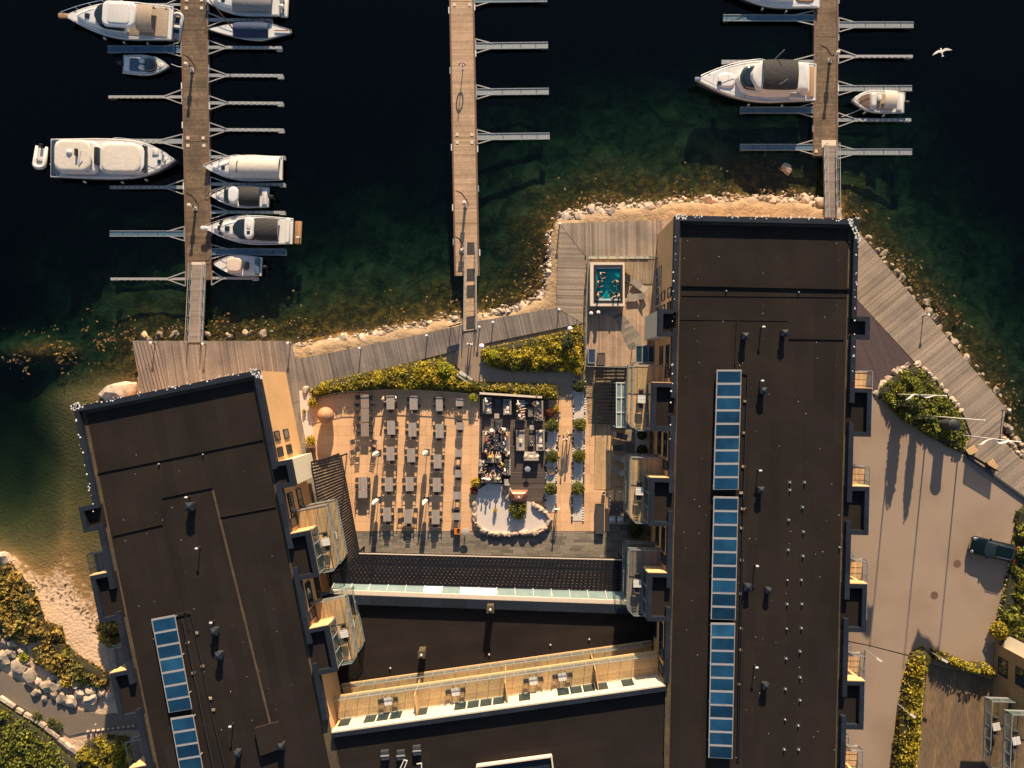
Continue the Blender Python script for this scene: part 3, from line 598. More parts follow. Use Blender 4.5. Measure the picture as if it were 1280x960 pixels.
def window(wall, f, s0, s1, z0, z1, mull=1, frame='coping', rec=0.0):
    w = MB(); fr = 0.06
    for a, b_ in ((f.pt(s0, 0, z0), f.pt(s1, 0, z0)), (f.pt(s0, 0, z1), f.pt(s1, 0, z1)), (f.pt(s0, 0, z0-fr/2), f.pt(s0, 0, z1+fr/2)), (f.pt(s1, 0, z0-fr/2), f.pt(s1, 0, z1+fr/2))): w.bar(a, b_, 0.10, 0.07)
    for k in range(1, mull): s = s0+(s1-s0)*k/mull; w.bar(f.pt(s, 0, z0), f.pt(s, 0, z1), 0.07, 0.05)
    o = w.build('window', M[frame], wall)
    return o
def pane(wall, f, s0, s1, z0, z1, d=0.0, mat='glass'):
    g = MB(); g.prism(f.rect(s0, s1, d-0.05, d+0.015), z0, z1); return g.build('pane', M[mat], wall)
def win(t, f, s0, s1, z0, z1, mull=1, frame='coping'):
    """window as a part of the wing, pane as its sub-part"""
    o = window(t, f, s0, s1, z0, z1, mull, frame); pane(o, f, s0, s1, z0, z1); return o
def bay(t, f, s0, s1, dep, small=False):
    """oriel bay with flat roof, U-shaped coping and, on the big ones, glazed fronts on two floors"""
    b = MB(); b.prism(f.rect(s0+0.05, s1-0.05, -0.4, dep-0.05), -0.2 if not small else 1.2, RS-0.03)
    o = b.build('bay', M['wall_cream'] if small else M['wall'], t)
    r = MB(); r.prism(f.rect(s0+0.1, s1-0.1, -0.62, dep-0.1), RS-0.03, RS+0.014); r.build('bay_roof', M['felt'], o)
    cw = 0.42; c = MB()
    for a0, a1, d0, d1 in ((s0, s0+cw, -0.02, dep), (s1-cw, s1, -0.02, dep)): c.prism(f.rect(a0, a1, d0, d1), RS-0.3, RZ-0.006)
    n = max(1, round((s1-s0-2*cw)/1.3)); w = (s1-s0-2*cw)/n
    for k in range(n): c.prism(f.rect(s0+cw+k*w+0.006, s0+cw+(k+1)*w-0.006, dep-cw, dep), RS-0.3, RZ-0.004, t=random.gauss(0, 0.12))
    c.build('bay_coping', M['coping'], o)
    if not small:
        e = MB(); e.prism(f.rect(s0-0.05, s0+0.02, 0.0, dep+0.03), RS-0.4, RZ+0.008); e.build('edge_trim', M['wall'], o)
        ff = Facade((0, 0), (1, 0)); ff.o = f.o+f.n*(dep-0.05); ff.u = f.u; ff.n = f.n; ff.z = RZ
        for z0 in (6.35, 3.25):
            n = 3; wd = (s1-s0-0.3)/n
            for k in range(n):
                g = MB(); a0 = s0+0.15+k*wd; g.prism(ff.rect(a0+0.05, a0+wd-0.05, -0.05, 0.02), z0, z0+2.25); g.build('pane', M['glass'], o)
            g = MB(); g.bar(ff.pt(s0+0.1, 0.02, z0-0.04), ff.pt(s1-0.1, 0.02, z0-0.04), 0.12, 0.08); g.bar(ff.pt(s0+0.1, 0.02, z0+2.29), ff.pt(s1-0.1, 0.02, z0+2.29), 0.12, 0.08)
            for k in range(n+1): a0 = s0+0.15+k*wd; g.bar(ff.pt(a0, 0.02, z0), ff.pt(a0, 0.02, z0+2.25), 0.08, 0.08)
            g.build('glazing_bars', M['galv'], o)
    return o
def railing(parent, pts, z, h=1.05, glass=True, step=1.3, metal='alu', name='railing'):
    r = MB(); g = MB()
    for a, b in zip(pts[:-1], pts[1:]):
        A = Vector((*a, z)); B = Vector((*b, z)); L = (B-A).length; n = max(1, round(L/step)); up = Vector((0, 0, h))
        r.bar(A+up, B+up, 0.06, 0.05); r.bar(A+Vector((0, 0, 0.08)), B+Vector((0, 0, 0.08)), 0.03, 0.04)
        for k in range(n+1): q = A.lerp(B, k/n); r.bar(q, q+up, 0.045, 0.045)
        if not glass:
            for j in (0.3, 0.5, 0.7, 0.88): r.bar(A+up*j, B+up*j, 0.02, 0.02)
        d = (B-A).normalized(); nn = Vector((-d.y, d.x, 0))*0.008
        if glass: g.loft([[A+nn+Vector((0, 0, 0.12)), B+nn+Vector((0, 0, 0.12)), B-nn+Vector((0, 0, 0.12)), A-nn+Vector((0, 0, 0.12))], [A+nn+up*0.95, B+nn+up*0.95, B-nn+up*0.95, A-nn+up*0.95]])
    o = r.build(name, M[metal], parent)
    if glass: g.build('glass_panel', M['clearglass'], parent)
    return o
def balcony(t, f, s0, s1, dep, z, mat='deck_warm', plank=0.14, glass=True, chamfer=0.6):
    poly = [f.xy(s0, 0.02), f.xy(s0, dep), f.xy(s1-chamfer, dep), f.xy(s1, dep-chamfer), f.xy(s1, 0.02)]
    b = MB(); b.prism(poly, z-0.22, z-0.03); o = b.build('balcony', M['galv'], t)
    p = MB()
    for q in strips(inset(ccw(poly), 0.06), math.atan2(f.u.y, f.u.x), plank, 0.01): p.prism(q, z-0.03, z, t=random.gauss(0, 0.14), bottom=False)
    p.build('planks', M[mat], o, kind='stuff')
    railing(o, poly, z, glass=glass, metal='galv')
    return o
# furniture prototypes for the balconies come later; remember where they go
BALC_SETS = []

# ---- left wing
LW = [(91, 509), (322, 462.5), (449.5, 1100), (212, 1100)]
fLR = Facade((322, 462.5), (449.5, 1100)).flip(); fLL = Facade((91, 509), (212, 1100))
for f, inside_x in ((fLR, P(240, 700, RZ)), (fLL, P(240, 700, RZ))):
    if f.n.dot(Vector((inside_x.x, inside_x.y))-f.o) > 0: f.n = -f.n
def edge_px(f, s):                        # roof-edge pixel at distance s along a facade
    q = f.xy(s, 0); k = FPX/(CAM_Z-RZ); return (640+q[0]*k, 480-q[1]*k)
def seg(f, s0, s1, w=0.45): return (edge_px(f, s0), edge_px(f, s1), w)
BL = [15.45, 24.4]; BLL = [15.6, 24.8, 33.8]
lw, lw_wall, lw_roof, lw_par = wing('left hotel wing with dark felt roof, tan walls and black coping', LW, math.atan2(fLR.u.y, fLR.u.x),
    [((91, 509), (322, 462.5), 0.5)]+[seg(fLR, 0, 9.3), seg(fLR, 10.6, 16.8), seg(fLR, 18.6, 25.8), seg(fLR, 27.7, 33.0)]+[seg(fLL, 0.5, 9.6), seg(fLL, 11.1, 17.2), seg(fLL, 19.4, 26.2), seg(fLL, 28.6, 44)], inset_d=0.8)
for s in BL: bay(lw, fLR, s, s+4.4, 1.75)
bay(lw, fLR, 8.7, 11.2, 1.3, True); bay(lw, fLL, 9.2, 11.6, 1.35, True)
for s in BLL: bay(lw, fLL, s, s+4.5, 1.6)
for s in BL:
    for z in (6.2, 3.1):
        balcony(lw, fLR, s-1.75, s+4.5, 3.3, z); BALC_SETS.append((fLR, s+1.7, 2.45, z, 'left wing'))
for s in BLL:
    for z in (6.2, 3.1): balcony(lw, fLL, s-1.75, s+4.5, 2.6, z, mat='deck')
for s in (5.9, 7.45):
    for z in (6.5, 3.5): win(lw, fLR, s, s+0.85, z, z+1.55)
for s in (11.9, 20.6):
    for z in (6.3, 3.2): win(lw, fLR, s, s+2.2, z, z+1.5, 2)
for s in (14.2, 23.1):
    for z in (6.3,): win(lw, fLR, s, s+0.85, z, z+2.0)
for s in (13.0, 21.5, 30.5):
    for z in (6.5, 3.5): win(lw, fLL, s, s+1.6, z, z+1.4, 2)
for a, e in (((122, 591), (329, 549)), ((141, 669.5), (203, 655)), ((203, 632), (236, 788)), ((275, 646), (345, 633)), ((203, 622), (265, 609))): curb(lw_roof, a, e, h=0.10)
b = MB(); b.bar(P(266, 613, RS+.03), P(344, 930, RS+.03), 0.20, 0.03); b.build('roof_seam', M['felt_mossy'], lw_roof)
cowl(lw_roof, 235, 634, 0.8, 1.1); pipe(lw_roof, 232, 622, 1.0); pipe(lw_roof, 245, 686, 1.0); cowl(lw_roof, 266, 791, 0.7, 1.0); cowl(lw_roof, 271.6, 821, 0.7, 1.0); pipe(lw_roof, 263, 779, 0.95); pipe(lw_roof, 287, 909, 1.0); cowl(lw_roof, 295, 944, 0.6, 0.9); cowl(lw_roof, 350, 935, 0.6, 1.0)
b = MB(); b.prism(PP([(318, 911), (347, 903), (354, 935), (325, 945)], RS+0.5), RS+0.01, RS+0.5); b.build('roof_hatch', M['felt'], lw_roof)
for x, y in ((199, 580), (254, 568), (120, 905), (112, 770)): stud(lw_roof, x, y, False)
sp = line_specks((91, 509), (322, 462.5), 45, RZ, spread=0.15)+line_specks((91, 509), (100, 507), 45, RZ, 0.10, 0.25)+line_specks((315, 464), (324, 470), 40, RZ, 0.09, 0.25)+line_specks((92, 512), (118, 640), 18, RZ, spread=0.1)
sp += [(*P2(random.uniform(130, 380), random.uniform(540, 930), RS), RS+0.015, random.uniform(0.012, 0.032)) for _ in range(45)]
specks(lw_par, sp)
# ---- connecting wing across the bottom of the court
fC = Facade((833.5, 858), (412.9, 917))
if fC.n.y < 0: fC.n = -fC.n
cw, cw_wall, cw_roof, cw_par = wing('connecting hotel wing with a long glazed balcony front', [(412.9, 917), (833.5, 858), (829, 1100), (449.8, 1100)], math.atan2(fC.u.y, fC.u.x), [((413.4, 917), (833.4, 858), 0.42)], inset_d=0.1, sheet_len=11.0)
b = MB(); b.prism(fC.rect(0.1, fC.L-0.1, -0.03, 0.14), RS-0.42, RZ-0.06); b.build('cream_fascia', M['wall_cream'], cw)
nM = 25; wM = (fC.L-0.6)/nM; random.seed(5)
for z0 in (6.2, 3.1):
    for k in range(nM):
        s0 = 0.3+k*wM; kind = random.choice(['glass', 'glass', 'cream', 'white2'])
        o = MB()
        for a, b_ in ((fC.pt(s0, .05, z0+0.05), fC.pt(s0, .05, z0+2.35)), (fC.pt(s0, .05, z0+2.32), fC.pt(s0+wM, .05, z0+2.32)), (fC.pt(s0, .05, z0+0.08), fC.pt(s0+wM, .05, z0+0.08))): o.bar(a, b_, 0.12, 0.10)
        o = o.build('window', M['wall_cream'], cw)
        g = MB(); g.prism(fC.rect(s0+0.06, s0+wM-0.06, -0.05, 0.03), z0+0.13, z0+2.27); g.build('pane', M['wall_cream' if kind in ('cream', 'white2') else 'glass'], o)
    poly = fC.rect(0.05, fC.L-0.05, 0.06, 2.25)
    b = MB(); b.prism(poly, z0-0.22, z0-0.03); bo = b.build('balcony', M['galv'], cw)
    p = MB()
    for q in strips(inset(ccw(poly), 0.05), math.atan2(fC.u.y, fC.u.x), 0.14, 0.01): p.prism(q, z0-0.03, z0, t=random.gauss(0, 0.1), bottom=False)
    p.build('planks', M['deck_warm'], bo, kind='stuff')
    railing(bo, [fC.xy(fC.L-0.05, 2.22), fC.xy(0.05, 2.22)], z0, metal='alu', step=1.15)
    b = MB(); b.bar(fC.pt(0.05, 2.25, z0-0.10), fC.pt(fC.L-0.05, 2.25, z0-0.10), 0.10, 0.24); b.build('deck_edge', M['wood_new'], bo)
    for s in (6.2, 14.8, 23.4):
        b = MB(); b.prism(fC.rect(s, s+0.07, 0.08, 2.0), z0, z0+1.9); b.build('privacy_screen', M['wood_new'], cw)
random.seed(8)
for s in (9.4, 12.2, 19.7, 26.2): BALC_SETS.append((fC, s, 1.35, 6.2, 'connecting wing'))
for x, y in ((481, 945), (501, 945), (521, 939)):
    b = MB(); p = P(x, y, RS+0.5); b.obox((p.x, p.y, RS+.012), 0.72, 0.8, 0.45, 0.1, 1); b.obox((p.x, p.y, RS+0.462), 0.8, 0.1, 0.06, 0.1); b.build('ventilation_box', [M['alu'], M['steel']], cw_roof)
b = MB()
for a, e in (((500, 961), (505, 950)), ((505, 950), (509, 951)), ((509, 951), (504, 963)), ((521, 955), (527, 954)), ((527, 954), (527, 966))): b.bar(P(*a, RS+0.5), P(*e, RS+0.5), 0.08, 0.08)
b.build('duct_frame', M['white2'], cw_roof)
b = MB(); q = PP([(596, 958.5), (689.5, 946), (694, 985), (600, 998)], RS+0.6)
for a, e in zip(q, q[1:]+q[:1]): b.bar((*a, RS+0.55), (*e, RS+0.55), 0.14, 0.14); b.bar((*a, RS+0.3), (*e, RS+0.3), 0.08, 0.5)
b.build('plant_enclosure', M['cushion_lt'], cw_roof)
b = MB(); b.prism(inset(ccw(q), 0.2), RS+.012, RS+0.35); b.build('plant_unit', M['coping'], cw_roof)
# ---- right wing
fRL = Facade((844, 269), (825, 1100)); fRR = Facade((1074, 274), (1053, 1100))
for f in (fRL, fRR):
    if f.n.dot(Vector(P2(950, 600, RZ))-f.o) > 0: f.n = -f.n
BR = [15.5, 24.3, 33.1]; BRR = [15.6, 24.7, 33.7, 42.7, 51.7]
rw, rw_wall, rw_roof, rw_par = wing('right hotel wing with long dark felt roof beside the car park', [(844, 269), (1074, 274), (1053, 1100), (825, 1100)], math.atan2(fRL.u.y, fRL.u.x),
    [((844, 269), (1074, 274), 0.5)]+[seg(fRL, .5, 9.0), seg(fRL, 10.4, 16.9), seg(fRL, 18.6, 25.7), seg(fRL, 27.4, 34.5), seg(fRL, 36.3, 43.3)]+[seg(fRR, .5, 9.2), seg(fRR, 10.8, 17.0), seg(fRR, 18.8, 26.2), seg(fRR, 28.0, 35.2), seg(fRR, 37.0, 44.2), seg(fRR, 46.0, 53.2), seg(fRR, 55.0, 61)], inset_d=0.72)
bay(rw, fRL, 8.7, 11.2, 1.3, True); bay(rw, fRR, 9.0, 11.1, 1.25, True)
for s in BR: bay(rw, fRL, s, s+4.5, 1.75)
for s in BRR: bay(rw, fRR, s, s+4.5, 1.6)
for i, s in enumerate(BR):
    for z in (6.2, 3.1):
        balcony(rw, fRL, s-1.65, s+4.6, 3.25, z, mat='deck_warm' if i < 2 else 'deck')
    BALC_SETS.append((fRL, s+1.6, 2.35, 6.2, 'right wing'))
for s in BRR:
    for z in (6.2, 3.1): balcony(rw, fRR, s-1.65, s+4.5, 2.5, z, mat='deck_warm', glass=False)
for s in (6.5, 8.0-0.15):
    for z in (6.5, 3.5): win(rw, fRL, s, s+0.85, z, z+1.55)
for s in (11.9, 20.3, 29.3, 38.4):
    for z in (6.3, 3.2): win(rw, fRL, s, s+2.2, z, z+1.4, 2)
for s in (14.2, 22.9, 31.8): win(rw, fRL, s, s+0.8, 6.3, 8.2)
for s in (40.6, 42.2): win(rw, fRL, s, s+0.9, 6.3, 8.3)
for s in (12.8, 21.6, 30.5, 39.6, 48.6):
    for z in (6.5, 3.5, 0.8): win(rw, fRR, s, s+1.6, z, z+1.4, 2)
for s in (0.6, 2.2):     # glazed spa front at terrace level
    pass
for k in range(7): win(rw, fRL, 3.7+k*1.0, 4.6+k*1.0, 0.25, 2.9, 1, 'galv')
curb(rw_roof, (852, 356.5), (1062, 361), h=0.16, w=0.16); curb(rw_roof, (852, 369), (1058, 371), h=0.05); curb(rw_roof, (921.5, 400), (919, 455), h=0.14); curb(rw_roof, (986, 423), (1055, 424), h=0.08); curb(rw_roof, (850, 399), (985, 400.5), h=0.04)
for x, y, w, h in ((933, 420, .62, .95), (982.5, 416, .62, .95), (955.5, 488.5, .62, .85), (952.5, 613, .62, .85), (936, 735, .72, .8), (962, 739, .56, .75), (958.5, 859, .66, .8)): cowl(rw_roof, x, y, w, h)
for x, y in ((955, 408.5), (953.5, 476), (951, 588.5), (947, 708), (946.5, 835)): pipe(rw_roof, x, y, 0.95)
for k, (x, y) in enumerate(((987, 603), (987, 612.5), (985.6, 650), (985, 687.5), (984, 725), (983.7, 755), (983, 785.6), (982.4, 823), (981.6, 861), (981, 899), (980, 936.5),
             (1005.4, 603), (1003, 634), (1004, 664.7), (1003.5, 695), (1001.4, 725), (1002, 755), (1001.6, 785), (999.7, 814), (1000, 846.5), (999.7, 875), (997.6, 906.6), (998, 936.5))): stud(rw_roof, x, y, k not in (4, 6, 9))
for x, y in ((907.5, 364), (998, 365.5), (841, 526), (839, 660), (837, 797), (1049, 684), (842, 396)): stud(rw_roof, x, y, False)
sp = line_specks((844, 269), (1074, 274), 55, RZ, spread=0.18)+line_specks((1062, 273), (1075, 300), 60, RZ, 0.10, 0.2)+line_specks((846, 270), (856, 271), 25, RZ, 0.09, 0.2)+line_specks((1072, 290), (1066, 470), 20, RZ, spread=0.1)+line_specks((844, 290), (838, 560), 18, RZ, spread=0.1)
sp += [(*P2(random.uniform(855, 1050), random.uniform(300, 950), RS), RS+0.015, random.uniform(0.012, 0.032)) for _ in range(95)]
specks(rw_par, sp)
# ---- low lobby roof, pergola and glass canopy
LZ = 3.55
fB = Facade((404, 743), (822, 757.5), LZ)
if fB.n.y < 0: fB.n = -fB.n
lb, lb_wall, lb_roof, lb_par = wing('low lobby block with brown felt roof in the hotel court', [(404, 743), (822, 757.5), (830, 862), (420, 905)], math.atan2(fC.u.y, fC.u.x), [((404, 743), (822, 757.5), 0.9)], inset_d=0.06, z=LZ, rs=3.0, name='lobby_block', base=-0.3, sheet_len=12)
for x, y, h in ((529, 812, 1.5), (613.5, 756, 1.6)):
    p = P(x, y, 3.0); b = MB(); b.obox((p.x, p.y, 3.01), 0.62, 0.62, h, 0.02); b.obox((p.x, p.y, 3.01+h), 0.74, 0.74, 0.05, 0.02); b.lathe([(0.14, 0), (0.14, 0.25), (0.05, 0.34)], (p.x, p.y, 3.06+h), 10, 1); b.build('chimney', [M['felt_mossy'], M['alu']], lb_roof)
for x, y in ((611.5, 818), (736.5, 799), (488, 835), (688, 806)): b = MB(); p = P(x, y, 3.02); b.lathe([(0.1, 0), (0.1, 0.14), (0.03, 0.2)], (p.x, p.y, 3.01), 8); b.build('roof_ventilator', M['alu'], lb_roof)
for s in range(12):
    win(lb, fB, 1.5+s*2.7, 1.5+s*2.7+2.2, 0.2, 2.5, 2, 'galv')
# cream gutter beam and glass canopy strip in front of the lobby
can = thing('glass_canopy', 'narrow pale glass canopy strip along the lobby front', 'canopy', tuple(P(600, 740, 2.9)))
b = MB(); b.bar(P(413, 739.5, 3.3), P(786, 753, 3.3), 0.42, 0.16); b.build('gutter', M['cushion_lt'], can)
A, B, Cc, D = P(418, 728.5, 2.75), P(779, 738.5, 2.75), P(782, 750, 3.2), P(414, 736.5, 3.2)
nP = 16
for k in range(nP):
    u0, u1 = k/nP+0.002, (k+1)/nP-0.002; r = [A.lerp(B, u0), A.lerp(B, u1), D.lerp(Cc, u1), D.lerp(Cc, u0)]
    b = MB(); b.loft([[q-Vector((0, 0, 0.02)) for q in r], [q+Vector((0, 0, 0.02)) for q in r]]); b.build('glass_pane', M['white2'] if k in (5, 7, 8) else M['canopyglass'], can)
    b = MB(); b.bar(A.lerp(B, u0-0.002)+Vector((0, 0, .03)), D.lerp(Cc, u0-0.002)+Vector((0, 0, .03)), 0.06, 0.08); b.build('glazing_bar', M['white2'], can)
def pergola(label, quad, z, pitch, sw, cross, cw_=0.06, mat='slat', edge=True, th=0.10, ch=0.07, name='pergola', cat='pergola'):
    """quad: corner pixels a-b (one long side) and d-c (the other); slats run a->b direction"""
    Q = [P(x, y, z) for x, y in quad]; t = thing(name, label, cat, tuple(((Q[0]+Q[2])/2).xy)+(0,))
    L = ((Q[3]-Q[0]).length+(Q[2]-Q[1]).length)/2; n = max(1, round(L/pitch))
    for k in range(n+1):
        a = Q[0].lerp(Q[3], k/n); b_ = Q[1].lerp(Q[2], k/n); m = MB(); m.bar(a, b_, sw, th, t=random.gauss(0, 0.15)); m.build('slat', M[mat], t)
    if cross:
        L2 = (Q[1]-Q[0]).length; n2 = round(L2/cross)
        for k in range(n2+1):
            m = MB(); dz = Vector((0, 0, th/2+0.04)); m.bar(Q[0].lerp(Q[1], k/n2)-dz, Q[3].lerp(Q[2], k/n2)-dz, cw_, ch); m.build('cross_batten', M[mat], t)
    if edge:
        m = MB(); dz = Vector((0, 0, 0.05)); m.bar(Q[0]+dz, Q[1]+dz, 0.10, 0.14); m.build('edge_beam', M['cushion_lt'], t)
    for q in Q[:2]:
        m = MB(); m.obox((q.x, q.y, 0.0), 0.12, 0.12, z-0.1); m.build('post', M[mat], t)
    return t
pergola('wide black slatted pergola along the lobby front', [(449, 691.5), (778, 699.5), (778, 740), (412, 731)], 2.75, 0.345, 0.235, 0.40, 0.235, th=0.14)
pergola('narrow black slatted pergola beside the left wing', [(426.5, 570), (449, 690), (414, 728), (389, 578)][::1], 2.75, 10.0, 0.1, 0.262, 0.205, edge=False, ch=0.24)
pergola('low dark slatted platform below the spa terrace beside the white porch', [(783, 461), (783, 528), (742, 528), (745, 461)], 0.55, 1.2, 0.09, 0.36, 0.2, edge=False, mat='slat', name='slatted_platform', cat='platform')
# ---------------------------------------------------------------- rocks
random.seed(21); rng = np.random.default_rng(4)
ROCKS = []
for k in range(7):
    m = MB(); m.blob((0, 0, 0), (0.5, random.uniform(0.33, 0.46), random.uniform(0.26, 0.36)), 2, 0.55, seed=k+1); ROCKS.append((m.mesh('rock', M['stone'], smooth=28), m.mesh('rock', M['stone_dk'], smooth=28)))
def rock(x, y, size, label, group, z=-0.2, dark=False, name='rock', rot=None, flat=1.0, asp=1.0):
    o = bpy.data.objects.new(name, ROCKS[random.randrange(7)][1 if dark else 0]); C.objects.link(o); p = P(x, y, z); o.location = p
    o.scale = (size*asp, size/asp, size*random.uniform(0.7, 1.0)*flat); o.rotation_euler = (random.uniform(-.2, .2), random.uniform(-.2, .2), random.uniform(0, 6.28) if rot is None else rot)
    return tag(o, label, 'rock', group)
def along(pts, n):
    L = [math.dist(a, b) for a, b in zip(pts[:-1], pts[1:])]; T = sum(L); out = []
    for k in range(n):
        u = (k+random.random())/n*T
        for a, b, l in zip(pts[:-1], pts[1:], L):
            if u <= l: out.append((a[0]+(b[0]-a[0])*u/l, a[1]+(b[1]-a[1])*u/l, math.atan2(-(b[1]-a[1]), b[0]-a[0]))); break
            u -= l
    return out
runs = [('pale granite rock in the bank below the left boardwalk', [(372, 438), (420, 430), (470, 421), (520, 412), (576, 401)], 46, 0.75, 7),
        ('pale granite rock in the bank beside the middle gangway', [(600, 398), (640, 389), (676, 378), (688, 355), (690, 320), (692, 290)], 40, 0.75, 6),
        ('pale granite rock in the bank above the spa deck', [(702, 273), (760, 264), (830, 258), (920, 252), (1000, 252), (1045, 262)], 70, 0.85, 7),
        ('dark wet rock below the right boardwalk edge', [(1082, 296), (1140, 364), (1200, 436), (1258, 506), (1262, 540), (1290, 575)], 46, 0.6, 5),
        ('dark rock at the waterline below the left boardwalk', [(168, 424), (240, 420), (350, 418)], 14, 0.6, 5)]
for lab, pts, n, sz, sp in runs:
    for x, y, a in along(pts, n):
        rock(x+random.uniform(-sp, sp)*0.6, y+random.uniform(-sp, sp)*0.8, sz*random.choice([0.7, 0.9, 1.0, 1.3, 1.7]), lab, lab.replace('rock', 'rocks', 1), z=random.uniform(-0.75, -0.45)-(0.55 if 'dark' in lab else 0), dark='dark' in lab)
pb = MB()                                # pebbles and broken stone between the rocks
for lab, pts, n, sz, sp in runs[:3]:
    for x, y, a in along(pts, n*17):
        q = P(x+random.gauss(0, sp*0.7), y+random.gauss(0, sp*0.7), -0.5); r = random.uniform(0.07, 0.24); pb.blob((q.x, q.y, -0.55+random.uniform(-.15, .1)), (r, r*0.8, r*0.6), 1, 0.4, t=random.gauss(0, 0.25), seed=random.random()*50)
o = pb.build('shore_pebbles', M['stone'], kind='stuff'); tag(o, 'small broken stones strewn between the shore rocks', 'pebbles')
rock(150, 490, 3.6, 'long smooth boulder half hidden under the left wing roof corner', None, z=-0.9, rot=0.25, asp=1.35, name='boulder')
rock(983, 211, 1.3, 'lone brown rock awash near the right gangway', None, z=-1.35, dark=True)
# boulders by the asphalt path
PB = [(24, 832, 2.2, 0), (38, 846, 2.2, 1), (48, 852, 1.0, 0), (61, 857, 1.9, 1), (76, 856, 1.4, 0), (79, 871, 1.7, 0), (89, 876, 1.7, 0), (100, 866, 1.5, 0), (114, 865, 1.6, 0), (114, 873, 1.9, 0), (127, 864, 1.3, 0), (14, 816, 1.3, 1), (28, 814, 1.0, 0), (16, 804, 1.5, 1), (2, 822, 2.0, 0), (65, 847, 1.0, 0), (45, 866, 1.4, 1), (67, 866, 1.2, 0), (86, 862, 1.3, 1), (95, 857, 1.2, 0), (138, 870, 1.3, 0), (4, 801, 1.8, 1), (34, 829, 0.8, 1), (56, 872, 1.0, 0), (2, 697, 2.0, 0)]
for x, y, s, d in PB: rock(x, y, s*0.88, 'angular boulder in the bank above the asphalt path' if y > 740 else 'lone pale boulder at the left photo edge by the bay', 'boulders above the asphalt path' if y > 740 else None, z=0.05, dark=bool(d), name='boulder')
for k, (x, y, a) in enumerate(((4, 875, -33), (13, 881, -33), (24, 889, -30), (34, 895, -30), (43, 900, -35), (52, 906, -38), (61, 913, -40), (69, 919, -38), (77, 927, -38), (84, 933, -40), (92, 938, -35))):
    b = MB(); p = P(x, y, 0.18); b.mound([(q[0], q[1]) for q in rrect(-0.42, 0.42, -0.2, 0.2, 0.07)], [(-0.2, 0), (0.2, 0.0), (0.24, 0.04)])
    o = b.build('kerb_stone', M['stone'], smooth=30); o.location = (p.x, p.y, 0); o.rotation_euler = (0, 0, R(a)); o.scale = (random.uniform(0.9, 1.15), random.uniform(.9, 1.2), 1); tag(o, 'dressed kerb stone in the row below the asphalt path', 'kerb stone', 'kerb stones below the path')
for k in range(10):
    b = MB(); x, y = 110+k*6.3, 914.5-k*0.75; p = P(x, y, 0.1); b.blob((0, 0, 0), (0.22, 0.15, 0.16), 1, 0.3, seed=k); o = b.build('edging_cobble', M['stone'], smooth=30); o.location = (p.x, p.y, 0.06); tag(o, 'small pale cobble edging the path beside the left wing', 'cobble', 'cobbles edging the path')
for k, (x, y, a) in enumerate(along([(1276, 645), (1270, 672), (1262, 705), (1254, 745), (1247, 778)], 26)):
    b = MB(); p = P(x, y, 0.1); b.blob((0, 0, 0), (0.17, 0.12, 0.14), 1, 0.3, seed=k+30); o = b.build('edging_cobble', M['stone'], smooth=30); o.location = (p.x, p.y, 0.04); tag(o, 'small pale cobble edging the right side of the car park', 'cobble', 'cobbles edging the car park')
for x, y, a in along([(1096, 492), (1103, 480), (1118, 466), (1133, 458), (1147, 455)], 9): rock(x, y, 0.85, 'rounded kerb boulder round the flagpole shrub bed', 'boulders round the flagpole bed', z=0.05, flat=0.8)
for x, y, a in along([(1150, 456), (1172, 477), (1192, 500), (1206, 519)], 10): rock(x, y, 0.6, 'small edging stone between flagpole bed and right boardwalk', 'edging stones of the flagpole bed', z=0.0, flat=0.7)
for x, y, a in along([(1253, 548), (1266, 560), (1280, 576), (1310, 600)], 18): rock(x+random.uniform(-3, 3), y-4+random.uniform(-3, 3), 0.55, 'small pale rock beside the bend of the right boardwalk', 'rocks beside the boardwalk bend', z=-0.3)
rock(382, 488, 1.0, 'pale boulder at the left end of the long hedge', None, z=0.1, name='boulder')

